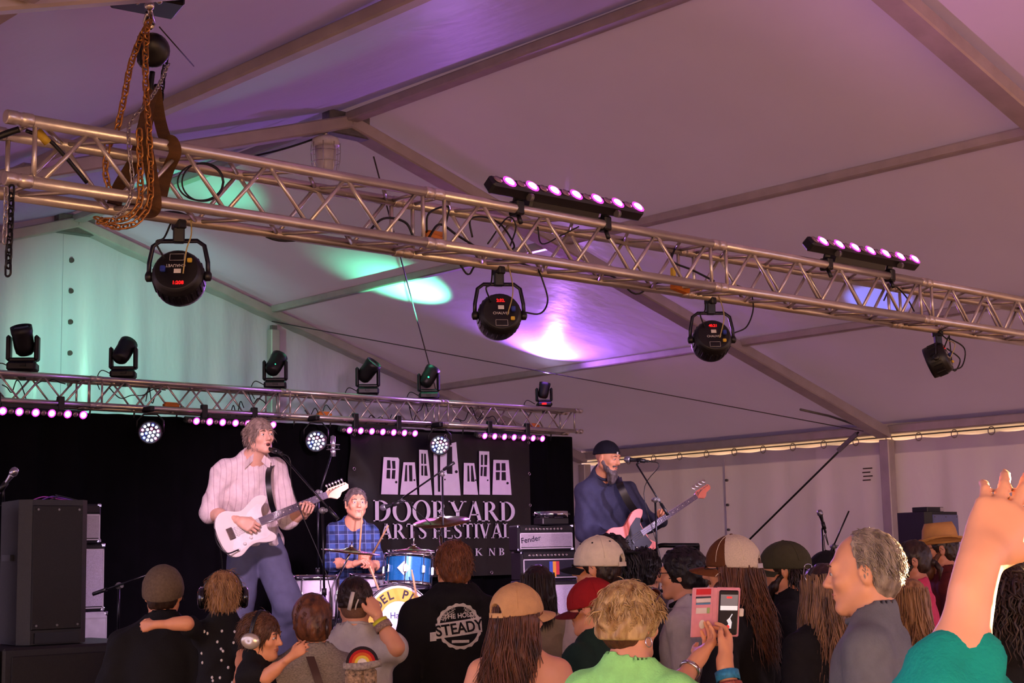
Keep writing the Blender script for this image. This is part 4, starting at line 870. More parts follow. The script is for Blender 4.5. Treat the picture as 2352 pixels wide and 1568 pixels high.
def glasses(info, m, lens=None, name='glasses', dz=.0, dark=False):
    M = info['Mh']; b = MB(); b.T = M
    for q in (-1, 1):
        b.tube([(q*.033+.021*math.cos(a), .1+.002*math.sin(a), .003+dz+.0165*math.sin(a)) for a in np.linspace(0, 2*PI, 14, endpoint=False)], .0021, 5, 0, True)
        b.tube([(q*.054, .1, .007+dz), (q*.076, .085, .008+dz), (q*.083, 0, .008+dz), (q*.084, -.018, -.006+dz)], .002, 5)
        if lens is not None: b.ell((q*.033, .1, .003+dz), (.02, .0015, .0155), nu=12, nv=6, mi=1)
    b.tube([(-.013, .1, .007+dz), (0, .104, .009+dz), (.013, .1, .007+dz)], .002, 5); return b.ob(name, [m, lens or m], info['root'])
def ear_muffs(info, m_cup, m_band, name='ear_defenders', accent=None, sc=1.0):
    M = info['Mh']; b = MB(); b.T = M; b.tube([(.098*math.cos(a), -.012, .02+.112*math.sin(a)) for a in np.linspace(-.15, PI+.15, 18)], .0075, 6, flat=1.7); o = b.ob(name, m_band, info['root'])
    for q in (-1, 1):
        b = MB(); b.T = M; b.lathe([(0, .0), (.03, .0), (.037, .006), (.037, .02), (.041, .024), (.043, .04), (.036, .052), (.02, .057), (0, .058)], 20, T4((q*.074, -.008, -.008), frame((q, 0, 0))@np.diag([1.25*sc, 1.0*sc, 1.0]))); c = b.ob('ear_cup', m_cup, o)
        if accent is not None: b = MB(); b.T = M; b.box((q*.128, -.01, .016), (.006, .012, .02)); b.ob('badge', accent, c)
    return o
SKIN = dict(fair=mat('fair_skin', (232, 166, 126), .5, 0, .06, 14), warm=mat('warm_skin', (224, 154, 110), .5, 0, .06, 14), pale=mat('pale_skin', (226, 174, 148), .5, 0, .06, 14), tan=mat('tan_skin', (190, 128, 96), .5, 0, .06, 14))
M_EYE = mat('eye_white', (210, 205, 200), .25); M_IRIS = mat('iris', (60, 44, 34), .2); M_BROW = mat('brow_hair', (92, 70, 52), .8); M_LIP = mat('lips', (178, 98, 88), .45)
M_JEANS = mat('dark_denim', (44, 52, 74), .85, 0, .2, 40); M_SHOE = mat('dark_shoe', (34, 32, 32), .6)
# ================================================================== stage, backdrop, banner and gear
DZ = .88
m_deck = mat('black_stage_deck', (30, 29, 31), .6, 0, .25, 6); m_vel = mat('black_velvet', (9, 8, 11), .95, 0, .3, 4, spec=.1)
m_tolex = mat('black_tolex', (20, 20, 23), .6, 0, .2, 80, .5, 300); m_grs = mat('silver_grille_cloth', (168, 162, 172), .7, 0, .22, 260, .5, 420); m_grl = mat('pale_grille_cloth', (190, 184, 205), .75, 0, .2, 200, .3, 300); m_grb = mat('dark_grille_cloth', (30, 30, 44), .8, 0, .3, 260)
m_spk = mat('black_speaker_paint', (23, 22, 24), .55, 0, .2, 60, .2, 200); m_mesh = mat('black_steel_grille', (26, 26, 30), .5, .3, .35, 300, .4, 400); m_meshb = mat('blue_grey_grille', (112, 116, 156), .5, .3, .25, 300, .4, 400)
m_chr = mat('chrome', (214, 212, 216), .12, 1.0); m_case = mat('scuffed_white_case', (205, 202, 214), .55, 0, .15, 9)
b = MB(); b.box((7.6, 10.45, DZ-.06), (10.6, 5.6, .12)); dk = b.ob('floor', m_deck); struct(dk, 'black stage deck')
for x in np.arange(2.45, 13, 1.3):
    for y in (7.75, 10.4, 13.1): b = MB(); b.cyl((x, y, 0), (x, y, DZ-.12), .03); b.ob('leg', m_alud, dk)
b = MB(); P = np.array([[(x, 7.66+.02*math.sin(x*14), z) for z in (0.0, .4, DZ-.12)] for x in np.linspace(2.3, 12.9, 160)]); b.grid(P); b.ob('skirt', m_vel, dk)
# black backdrop
XL_, XR_ = 2.6, lineX(1326, 13.2, 2.5); b = MB(); P = np.array([[(x, 13.24+.035*math.sin(x*13+math.sin(x*4))+.015*math.sin(x*31), z) for z in (DZ, 1.4, 2.0, 2.6, 3.06)] for x in np.linspace(XL_, XR_, 240)]); b.grid(P)
bd = tag(b.ob('backdrop_curtain', m_vel), 'black pleated curtain hanging from the back truss behind the band', 'curtain')
for x in np.arange(XL_+.1, XR_, .45): b = MB(); b.cyl((x, 13.22, 3.0), (x, 13.2, 3.10), .008); b.ob('tie', m_blk, bd)
# banner
m_ban = mat('black_vinyl_banner', (17, 16, 21), .33, 0, .2, 3, .55, 5, spec=.6); m_ink = mat('white_banner_print', (242, 238, 250), .6, 0, .03); m_inkb = mat('black_banner_print', (22, 20, 27), .6)
YBN = 13.02; bw_ = lambda x, y: onY(x, y, YBN)
tl, br = bw_(806, 984), bw_(1224, 1318); bx0, bx1, bz1, bz0 = tl[0], br[0], tl[2], br[2]
rb = thing('festival_banner', 'black vinyl banner with white doors and large festival lettering', 'banner', T4((bx0, YBN, bz0)))
n, k = 60, 30; P = np.zeros((n, k, 3)); O_ = np.array([bx0, YBN, bz0])
for i in range(n):
    for j in range(k):
        u_, v_ = i/(n-1), j/(k-1); ed = max(0, 1-u_*7); P[i, j] = (bx0+(bx1-bx0)*u_, YBN+.012+.010*math.sin(u_*23+v_*5)*ed+.05*ed*math.sin(v_*7+u_*9)**2+.004*math.sin(u_*40), bz0+(bz1-bz0)*v_)
b = MB(); b.T = T4(-O_); b.grid(P); b.ob('sheet', m_ban, rb)
for u_, v_ in [(t, s_) for t in (.012, .988) for s_ in (.04, .27, .5, .73, .96)]+[(t, s_) for t in (.25, .5, .75) for s_ in (.02, .98)]:
    b = MB(); b.T = T4(-O_); b.torus((bx0+(bx1-bx0)*u_, YBN-.012, bz0+(bz1-bz0)*v_), .016, .004, rot('x', 90), 12, 5); b.ob('grommet', m_chr, rb)
def flat(poly, y, name, m):        # polygon given in crop pixels of the banner, printed flat on it
    pts = [bw_(780+px/3.136, 960+py/3.136) for px, py in poly]; A = sum(p[0]*q[2]-q[0]*p[2] for p, q in zip(pts, pts[1:]+pts[:1]))
    if A < 0: pts = pts[::-1]
    b = MB(); b.T = T4(-O_); n_ = len(pts); b.add([(p[0], YBN-y, p[2]) for p in pts], [tuple(range(n_))]); return b.ob(name, m, rb)
doors = [[(315, 280), (420, 284), (428, 300), (418, 550), (297, 548)], [(458, 318), (540, 318), (558, 552), (434, 550)], [(571, 227), (632, 230), (666, 553), (572, 552)], [(674, 215), (838, 172), (870, 556), (680, 554)], [(893, 322), (968, 324), (996, 552), (890, 550)], [(1003, 237), (1076, 240), (1082, 552), (1004, 550)], [(1106, 300), (1216, 302), (1237, 553), (1098, 551)]]
pan = [[(340, 303), (362, 303), (366, 362), (338, 362)], [(374, 308), (398, 308), (400, 364), (378, 364)], [(337, 372), (362, 372), (362, 436), (334, 434)], [(376, 374), (400, 374), (396, 438), (372, 436)], [(472, 338), (484, 338), (484, 455), (464, 455)], [(496, 340), (520, 340), (522, 455), (500, 455)], [(586, 255), (598, 255), (598, 330), (586, 328)], [(606, 256), (618, 256), (622, 330), (606, 330)], [(586, 342), (600, 342), (600, 414), (586, 412)], [(608, 342), (624, 342), (632, 416), (608, 414)], [(700, 250), (722, 250), (722, 530), (706, 530)], [(772, 210), (808, 205), (810, 402), (768, 400)], [(918, 342), (930, 342), (934, 456), (918, 456)], [(944, 342), (956, 342), (970, 458), (944, 456)], [(1016, 264), (1030, 264), (1030, 338), (1015, 338)], [(1040, 264), (1062, 264), (1060, 338), (1040, 338)], [(1014, 350), (1030, 350), (1026, 418), (1012, 416)], [(1038, 350), (1058, 350), (1056, 420), (1034, 418)], [(1124, 324), (1152, 324), (1154, 376), (1124, 376)], [(1164, 324), (1192, 324), (1194, 378), (1164, 378)], [(1122, 388), (1152, 388), (1150, 446), (1124, 446)], [(1164, 388), (1194, 388), (1196, 448), (1164, 448)]]
for d_ in doors: flat(d_, .0045, 'door_print', m_ink)
for d_ in pan: flat(d_, .0065, 'window_print', m_inkb)
for cx, cy, r_ in ((405, 461, 9), (536, 446, 7), (838, 386, 11), (756, 442, 6), (977, 447, 6), (1064, 447, 6), (1207, 468, 9)): flat([(cx+r_*math.cos(a), cy+r_*math.sin(a)) for a in np.linspace(0, 2*PI, 12, endpoint=False)], .0065, 'knob_print', m_inkb)
# serif capitals for the banner, drawn as filled strokes
def stroke(pts, w_): 
    P = np.array(pts, float); out = []; w_ = np.broadcast_to(np.array(w_, float), (len(P),)); L_, R2 = [], []
    for i in range(len(P)):
        d = P[min(i+1, len(P)-1)]-P[max(i-1, 0)]; d = d/np.linalg.norm(d); nn = np.array([-d[1], d[0]]); L_.append(P[i]+nn*w_[i]/2); R2.append(P[i]-nn*w_[i]/2)
    return [[L_[i], L_[i+1], R2[i+1], R2[i]] for i in range(len(P)-1)]
def rect(x0, y0, x1, y1): return [[(x0, y0), (x1, y0), (x1, y1), (x0, y1)]]
def stem(x, w_=.17, y0=0, y1=1, sb=1, st=1): return rect(x, y0, x+w_, y1)+(rect(x-.08, y0, x+w_+.08, y0+.05) if sb else [])+(rect(x-.08, y1-.05, x+w_+.08, y1) if st else [])
def arc(cx, cy, rx, ry, a0, a1, w0, w1, n=20):
    o = []; A = np.linspace(R_(a0), R_(a1), n+1); f_ = lambda a, s_: (cx+(rx-s_*w0)*math.cos(a), cy+(ry-s_*w1)*math.sin(a))
    for a, c in zip(A, A[1:]): o.append([f_(a, 0), f_(c, 0), f_(c, 1), f_(a, 1)])
    return o
def dg(x0, y0, x1, y1, w_): return [[(x0-w_/2, y0), (x0+w_/2, y0), (x1+w_/2, y1), (x1-w_/2, y1)]]
sf = lambda x, y, w_=.15: rect(x-w_, y-.025, x+w_, y+.025)
GL = {'D': (.86, stem(.1)+arc(.3, .5, .5, .5, -90, 90, .19, .06)), 'O': (.92, arc(.46, .5, .43, .53, 0, 360, .17, .06, 30)), 'R': (.86, stem(.1)+arc(.3, .74, .34, .26, -90, 90, .17, .05)+dg(.42, .5, .76, 0, .19)+sf(.8, .025, .1)), 'Y': (.84, dg(.14, 1, .4, .45, .18)+dg(.72, 1, .46, .45, .07)+stem(.34, .17, 0, .48, 1, 0)+sf(.13, .975)+sf(.72, .975)), 'A': (.84, dg(.12, 0, .42, 1, .07)+dg(.7, 0, .42, 1, .18)+rect(.22, .3, .62, .36)+sf(.12, .025, .11)+sf(.7, .025)), 'T': (.78, stem(.3, .17, 0, 1, 1, 0)+rect(.04, .93, .74, 1)+rect(.04, .78, .09, 1)+rect(.69, .78, .74, 1)), 'S': (.62, stroke([(.5, .80), (.42, .93), (.28, .96), (.14, .88), (.12, .74), (.22, .6), (.38, .48), (.5, .36), (.5, .18), (.38, .06), (.24, .03), (.12, .1), (.08, .24)], [.05, .06, .07, .1, .13, .16, .17, .16, .13, .08, .06, .06, .05])), 'F': (.7, stem(.1)+rect(.2, .94, .66, 1)+rect(.61, .78, .66, 1)+rect(.2, .48, .52, .54)), 'E': (.74, stem(.1)+rect(.2, .94, .66, 1)+rect(.61, .8, .66, 1)+rect(.2, .48, .52, .54)+rect(.2, 0, .68, .06)+rect(.63, 0, .68, .22)), 'I': (.4, stem(.11)), 'V': (.84, dg(.14, 1, .42, 0, .18)+dg(.7, 1, .42, 0, .07)+sf(.14, .975)+sf(.7, .975, .11)), 'L': (.7, stem(.1)+rect(.2, 0, .66, .06)+rect(.61, 0, .66, .24)), 'W': (1.15, dg(.14, 1, .36, 0, .17)+dg(.56, 1, .36, 0, .06)+dg(.54, 1, .78, 0, .17)+dg(1.0, 1, .78, 0, .06)+sf(.14, .975)+sf(.56, .975, .12)+sf(1.0, .975, .11)), 'C': (.82, arc(.46, .5, .42, .53, 45, 315, .17, .06, 26)), 'K': (.86, stem(.1)+dg(.7, 1, .26, .48, .07)+dg(.38, .55, .76, 0, .18)+sf(.7, .975, .11)+sf(.78, .025, .11)), 'N': (.9, rect(.13, 0, .19, 1)+rect(.7, 0, .76, 1)+dg(.16, 1, .73, 0, .17)+sf(.16, .025, .1)+sf(.14, .975, .1)+sf(.73, .975, .1)), 'B': (.78, stem(.1)+arc(.3, .75, .3, .25, -90, 90, .16, .05)+arc(.3, .27, .36, .27, -90, 90, .17, .05)), ' ': (.34, [])}
def serif_line(s_, x0, x1, yt, yb, name):
    p0, p1 = bw_(x0, yb[0]), bw_(x1, yb[1]); h = bw_(x0, yt)[2]-p0[2]; tot = sum(GL[c][0] for c in s_); kx = (p1[0]-p0[0])/tot; x = 0
    for ch in s_:
        wd, polys = GL[ch]
        if polys:
            b = MB(); b.T = T4(-O_)
            for q in polys:
                pts = [(p0[0]+(x+u_)*kx, YBN-.0055, p0[2]+v_*h) for u_, v_ in q]; A = sum(a[0]*c[2]-c[0]*a[2] for a, c in zip(pts, pts[1:]+pts[:1]))
                if A < 0: pts = pts[::-1]
                b.add(pts, [tuple(range(len(pts)))])
            b.ob('letter_print', m_ink, rb)
        x += wd
serif_line('DOORYARD', 856, 1185, 1148, (1197, 1194), 'l'); serif_line('ARTS FESTIVAL', 871, 1176, 1202, (1238, 1231), 'l'); serif_line('W O O D S T O C K  N B', 889, 1160, 1262, (1280, 1276), 'l')
# ---- loudspeakers
def speaker(corner, w_, d_, h, label, grille, yaw=0, foot=True):
    rt = thing('loudspeaker', label, 'speaker', T4(corner, rot('z', yaw)))      # origin: bottom of the front right edge; front faces -Y
    b = MB(); b.prism([(-w_, .05), (-w_+.05, 0), (-.05, 0), (0, .05), (-.05, d_), (-w_+.05, d_)], 0, h); b.ob('cabinet', m_spk, rt)
    b = MB(); b.box((-w_/2, -.004, h*.53), (w_-.1, .014, h*.86), bev=.005); g = b.ob('grille', grille, rt)
    for i in range(3):
        for z in (.13, .93): b = MB(); b.cyl((-w_/2+(i-1)*(w_/2-.075), -.01, h*z), (-w_/2+(i-1)*(w_/2-.075), -.016, h*z), .006, n=8); b.ob('screw', m_alud, g)
    b = MB(); b.box((-w_/2, .0, h*.045), (w_-.14, .02, .05)); b.ob('port', m_blk, rt)
    b = MB(); b.box((-w_-.0, d_*.45, h*.6), (.02, .1, .03)); b.ob('handle', m_blk, rt); return rt
sp0 = dep(206, 1474, 7.9)
SUBZ = sp0[2]
speaker(sp0, .37, .36, .715, 'tall black loudspeaker with rounded corners standing on the subwoofers', m_mesh)
speaker(sp0+(-.50, .1, 0), .36, .34, .70, 'dark loudspeaker partly cut off beside the tall one', m_mesh)
hh = SUBZ/2-.004
for k in range(2):
    for i in range(2):
        c = sp0+np.array([.30-.82*i, -.12, -SUBZ+(hh+.004)*k]); rt = thing('subwoofer', [['lower black subwoofer cabinet nearest the crowd children', 'lower black subwoofer cabinet at the picture edge'], ['upper black subwoofer cabinet under the tall loudspeaker', 'upper black subwoofer cabinet at the picture edge']][k][i], 'subwoofer', T4(c), 'stacked subwoofers')
        b = MB(); b.box((-.4, .35, hh/2), (.8, .66, hh), bev=.012); b.ob('cabinet', m_spk, rt); b = MB(); b.box((-.4, .018, hh/2), (.72, .012, hh-.08), bev=.004); b.ob('grille', m_mesh, rt)
        for s_ in (-1, 1): b = MB(); b.box((-.4+s_*.4, .35, hh*.6), (.012, .18, .06)); b.ob('handle', m_blk, rt)
spR = dep(2196, 1268, 14.0); rt = speaker(dep(2215, 1345, 14.0), .50, .36, .66, 'loudspeaker with blue grey grille beyond the cowboy hat', m_meshb)
sz_ = dep(2215, 1345, 14.0); b = MB(); b.box((sz_[0]-.25, sz_[1]+.2, (sz_[2]+0)/2), (.6, .5, sz_[2]-.004), bev=.01); c_ = b.ob('subwoofer', m_spk); tag(c_, 'black subwoofer under the blue grey loudspeaker', 'subwoofer')
rt = thing('receiver_box', 'small dark box lying on the blue grey loudspeaker', 'box', T4(sz_+(-.28, .15, .661))); b = MB(); b.box((0, 0, .022), (.26, .16, .044), bev=.004); b.ob('case', m_blk, rt); b = MB(); b.box((.1, -.082, .022), (.06, .004, .034)); b.ob('plate', m_alu, rt)
# ---- amplifiers
def amp(corner, w_, d_, h, label, grille, knobs=True, badge=None, pt=.05, name='guitar_amplifier', body=m_tolex, tag_='amplifier', yaw=0):
    rt = thing(name, label, tag_, T4(corner, rot('z', yaw)))                                   # origin: bottom of the front right edge
    b = MB(); b.box((-w_/2, d_/2, h/2), (w_, d_, h), bev=.012); b.ob('cabinet', body, rt); top_ = pt if knobs else .025
    b = MB(); b.box((-w_/2, -.006, (h-top_)/2+.01), (w_-.05, .014, h-top_-.045)); b.ob('grille', grille, rt)
    b = MB()
    for (x, z, sx, sz) in ((-w_/2, .022, w_-.04, .008), (-w_/2, h-top_-.015, w_-.04, .008), (-w_+.02, (h-top_)/2, .008, h-top_-.03), (-.02, (h-top_)/2, .008, h-top_-.03)): b.box((x, -.012, z), (sx, .006, sz))
    b.ob('piping', mat('white_piping', (200, 196, 204), .5), rt)
    if knobs:
        b = MB(); b.box((-w_/2, -.004, h-pt/2-.006), (w_-.04, .012, pt-.012), rot('x', -12)); b.ob('control_panel', m_blk, rt); km = MB(); km.lathe([(.011, 0), (.011, .012), (.007, .014), (0, .014)], 10, T4((0, 0, 0), frame((0, -1, 0)))); km = km.me('knob', m_chr)
        for i in range(11): link('knob', km, rt, T4((-w_+.07+i*(w_-.14)/10*.86, -.012, h-pt/2-.006)))
        b = MB(); b.tube(catmull([(-w_*.62, d_*.4, h), (-w_*.6, d_*.4, h+.02), (-w_*.4, d_*.4, h+.02), (-w_*.38, d_*.4, h)], 4), .008, 6); b.ob('handle', m_blk, rt)
    for s_ in (0, 1):
        for z in (0, h): b = MB(); b.box((-w_*s_+(.012 if s_ else -.012), .01, z+(.012 if z == 0 else -.012)), (.03, .03, .03), bev=.008); b.ob('corner', m_chr, rt)
    return rt
a0 = dep(1318, 1263, 13.2); ax1 = amp(a0, .51, .21, .215, 'silver grilled amplifier head with a row of knobs, top of its stack', m_grs, pt=.055, yaw=-20)
lettering('Fender', .065, m_chr, ax1, T4((-.40, -.018, .095), rot('x', 90)@rot('z', 8)), .003, name='logo')
a1 = dep(1322, 1322, 13.2); a1[1] = a0[1]; a1[2] = a0[2]-.245; ax2 = amp(a1+(.02, -.01, 0), .53, .23, .242, 'dark amplifier head with a coloured badge under the silver one', m_grb, pt=.055, yaw=-20)
for i, c in enumerate(((60, 90, 190), (240, 170, 60), (210, 60, 70))): b = MB(); b.prism([(-.04+.03*i, .06), (-.01+.03*i, .06), (-.01+.03*i, -.05-(.02 if i == 1 else 0)), (-.04+.03*i, -.05)], 0, .004, T4((-.24, -.014, .095), rot('x', 90))); b.ob('badge', mat('badge_%d' % i, c, .5), ax2)
cabh = a1[2]-DZ-.004; ax3 = amp(np.array([a1[0]+.06, a1[1]-.03, DZ]), .56, .30, cabh, 'tall silver grilled speaker cabinet under the amplifier heads', m_grl, False, name='speaker_cabinet', tag_='speaker', yaw=-20)
t0 = a0+np.array([-.01, .03, .215]); rt = thing('small_amplifier_box', 'small black box on the silver amplifier head', 'box', T4(t0)); b = MB(); b.box((-.16, .06, .03), (.3, .12, .055), bev=.006); b.ob('case', m_blk, rt)
rt = thing('tambourine', 'silver tambourine lying on the small black box', 'tambourine', T4(t0+(-.16, .06, .062))); b = MB(); b.lathe([(.135, 0), (.142, 0), (.142, .05), (.135, .05)], 28, caps=False); b.ob('hoop', m_chr, rt)
for a in np.arange(8)*PI/4:
    for z in (.02, .03): b = MB(); b.lathe([(0, 0), (.022, .002), (0, .004)], 10, T4((.142*math.cos(a), .142*math.sin(a), z))); b.ob('jingle', m_chr, rt)
bA = onY(232, 1246, 9.9); s1 = amp(bA, .55, .28, onY(232, 1157, 9.9)[2]-bA[2], 'small combo amplifier with silver grille on top of the stack behind the loudspeaker', m_grs, pt=.06)
b = MB(); b.box((-.2, -.012, .30-.03), (.15, .004, .012)); b.ob('lit_strip', mat('green_strip', (140, 200, 60), .4, emit=(150, 210, 70), estr=1.2), s1)
for k, c in enumerate(((190, 70, 200), (120, 70, 200), (40, 40, 50))): b = MB(); z = s1.location; b.tube(catmull([(-.5+.06*k, .08, .275), (-.42+.05*k, .02, .31), (-.3, .06, .30+.012*k), (-.2+.03*k, .04, .285), (-.12, .1, .28)], 6), .004, 5); b.ob('patch_cable', mat('patch_cable_%d' % k, c, .4), s1)
bB = onY(240, 1402, 9.95); s2 = amp(bB, .62, .3, bA[2]-bB[2]-.005, 'dark framed cabinet with pale grille in the middle of the stack', m_grl, False, name='speaker_cabinet', tag_='speaker')
bC = onY(248, 1402, 9.9); s3 = amp(np.array([bC[0], 9.9, DZ]), .66, .34, bB[2]-DZ-.005, 'scuffed white cabinet at the bottom of the stack', m_case, False, name='speaker_cabinet', body=m_case, tag_='speaker')
# ---- microphones and stands
m_std = mat('black_stand_tube', (22, 22, 26), .3, .5); m_micb = mat('mic_body', (30, 30, 34), .4, .3); m_micg = mat('mic_grille', (150, 146, 158), .35, .8, .25, 300); m_mics = mat('nickel_mic', (176, 172, 182), .25, .9)
def mic(p, d, parent, o, big=False, silver=False):
    d = nrm(d); M = T4(np.array(p)-o, frame(d)); b = MB(); b.lathe([(.008, -.165), (.010, -.16), (.012, -.06), (.0165, -.02), (.019, -.012)], 14, M); bd_ = b.ob('microphone', m_mics if silver else m_micb, parent)
    b = MB(); b.lathe([(.019, -.012), (.0245, -.006), (.0245, -.001), (.0255, .006), (.0235, .022), (.015, .034), (0, .038)], 16, M); b.ob('mic_grille', m_mics if silver else m_micg, bd_)
def mic_stand(label, base, joint, ends, micend=None, micdir=None, silver=False, round_base=False, micp=None, tripod=.28):
    base = np.array(base, float); joint = np.array(joint, float); o = base; rt = thing('microphone_stand', label, 'microphone stand', T4(base))
    top = joint; b = MB(); b.cyl((0, 0, .05), (np.array([0, 0, 1])*(top[2]-o[2])*.55)+(top-o)*(1, 1, 0)*.55, .011); b.ob('lower_tube', m_std, rt)
    b = MB(); b.cyl((top-o)*(.5, .5, .5), top-o, .0075); b.ob('upper_tube', m_std, rt)
    b = MB(); b.cyl((top-o)*.52, (top-o)*.56, .016); b.ob('clutch', m_blk, rt)
    if round_base: b = MB(); b.lathe([(.13, 0), (.13, .012), (.03, .03), (.012, .06)], 24); b.ob('base', m_std, rt)
    else:
        for a in (20, 140, 260): b = MB(); b.cyl((0, 0, .16), (tripod*math.cos(R_(a)), tripod*math.sin(R_(a)), .012), .008); b.ob('leg', m_std, rt); b = MB(); b.ell((tripod*math.cos(R_(a)), tripod*math.sin(R_(a)), .012), .013); b.ob('foot', m_blk, rt)
    if ends is not None:
        A, B = np.array(ends[0]), np.array(ends[1]); b = MB(); b.cyl(A-o, B-o, .0065); b.ob('boom', m_std, rt); b = MB(); b.ell(joint-o, (.022, .022, .022)); b.cyl(joint-o+(0, .03, 0), joint-o-(0, .04, 0), .012); b.ob('boom_joint', m_alud, rt)
        b = MB(); d = nrm(B-A); b.cyl(A-o, A-o+d*.10, .012); b.ob('counterweight', m_blk, rt)
    if micend is not None:
        p = np.array(micend); d = nrm(micdir); mic(p, d, rt, o, silver=silver); q = p-d*.10; b = MB(); b.cyl(q-o-d*.03, q-o+d*.03, .017); b.ob('clip', m_blk, rt)
        src = joint if ends is None else np.array(ends[1])
        b = MB(); b.cyl(q-o, src-o, .007); b.ob('clip_joint', m_blk, rt)
        b = MB(); b.tube(catmull([p-d*.165-o, p-d*.24-o+(0, 0, -.03), (p-o)*.55+(top-o)*.45+(.03, 0, -.12), (top-o)*(.97, .97, .62)+(.02, -.02, 0), (.03, -.03, .35)], 6), .0035, 5); b.ob('cable', m_blkrub, rt)
    return rt
def floorpt(x, zdep): p = dep(x, 1500, zdep); return np.array([p[0], p[1], DZ])
gj = dep(741, 1172, 9.75); mic_stand('boom microphone stand in front of the guitarist', np.array([gj[0]+.02, gj[1], DZ]), gj, (dep(776, 1192, 9.72), dep(650, 1047, 9.9)), dep(607, 1027, 9.98), (dep(607, 1027, 9.98)-dep(640, 1038, 9.9))+np.array([0, 0, .0]))
mic_stand('tall microphone stand with a silver condenser microphone beside the drummer', floorpt(728, 11.9)*(1, 1, 1), dep(731, 1130, 11.9), (dep(722, 1175, 11.9), dep(762, 1040, 11.95)))
rt = thing('condenser_microphone', 'silver condenser microphone in a spidery shock mount above the drummer', 'microphone', T4(dep(765, 1026, 11.9))); b = MB(); b.lathe([(0, -.075), (.02, -.073), (.02, -.02), (.014, -.01), (.019, .0), (.019, .08), (.0, .09)], 14); b.ob('body', m_mics, rt)
for z in (-.02, .015): b = MB(); b.torus((0, 0, z), .05, .003, None, 8, 4); b.ob('ring', m_alud, rt)
for a in np.arange(6)*PI/3: b = MB(); b.tube([(.02*math.cos(a), .02*math.sin(a), .025), (.05*math.cos(a), .05*math.sin(a), -.002), (.02*math.cos(a), .02*math.sin(a), -.03)], .002, 4); b.ob('elastic', m_std, rt)
dj = dep(1016, 1088, 11.5); mic_stand('boom microphone stand over the drums', np.array([dj[0], dj[1], DZ]), dj, (dep(1043, 1062, 11.45), dep(925, 1143, 11.6)), dep(884, 1164, 11.65), dep(884, 1164, 11.65)-dep(925, 1152, 11.6))
bj = dep(1505, 1148, 11.7); mic_stand('boom microphone stand in front of the bassist', np.array([bj[0], bj[1], DZ]), bj, (dep(1534, 1182, 11.65), dep(1462, 1066, 11.85)), dep(1444, 1055, 11.9), dep(1444, 1055, 11.9)-dep(1480, 1058, 11.85))
lj = dep(8, 1150, 9.2); mic_stand('short straight stand holding a silver microphone beyond the loudspeakers', np.array([lj[0], lj[1], DZ]), lj, None, dep(30, 1086, 9.2), dep(30, 1086, 9.2)-dep(4, 1122, 9.2), silver=True)
kj = dep(273, 1345, 9.6); mic_stand('low boom stand beside the white cabinet', np.array([kj[0], kj[1], DZ]), kj, (dep(214, 1364, 9.62), dep(338, 1320, 9.5)), None)
rj = dep(1888, 1215, 13.0); mic_stand('straight microphone stand in front of the side wall', np.array([rj[0], rj[1], DZ]), rj, None, dep(1884, 1180, 13.0), dep(1884, 1180, 13.0)-dep(1892, 1208, 13.0))
qj = dep(1915, 1255, 12.6); mic_stand('black boom arm slanting up beside the straight microphone', np.array([qj[0], qj[1], DZ]), qj, (dep(1905, 1275, 12.6), dep(1950, 1173, 12.6)), None)
b = MB(); b.tube(catmull([dep(1497, 1330, 12.9), dep(1499, 1275, 12.9), dep(1512, 1254, 12.9), dep(1545, 1252, 12.9), dep(1604, 1252, 13.0)], 6), .02, 8); b.cyl(dep(1602, 1252, 13.0), floorpt(1602, 13.0), .02); b.cyl(dep(1497, 1330, 12.9), floorpt(1497, 12.9), .02); b.cyl(dep(1500, 1358, 12.9), dep(1602, 1352, 13.0), .015)
tag(b.ob('keyboard_stand', m_std), 'black tubular stand beside the bassist', 'stand')
wire([onX(1972, 992, 15.1), onX(1722, 1238, 15.1)], .012, 'brace_strap', 'dark strap slanting across the side wall from the eave corner', m_blkrub, 'strap')
q = MB(); a = onX(1968, 996, 15.05); b2 = onX(1925, 1035, 15.05); q.box((a+b2)/2, (.03, .05, np.linalg.norm(a-b2)), frame(b2-a)); tag(q.ob('ratchet_buckle', m_alud), 'ratchet buckle at the top of the slanting strap', 'buckle')
a = roofpt(XR+HW-1.2, 11.25, .2); wire([onX(1838, 940, 14.2), onX(1905, 955, 14.6), onX(1962, 974, 15.0)], .014, 'turnbuckle', 'turnbuckle on the roof bracing wire near the eave', m_alud, 'turnbuckle')
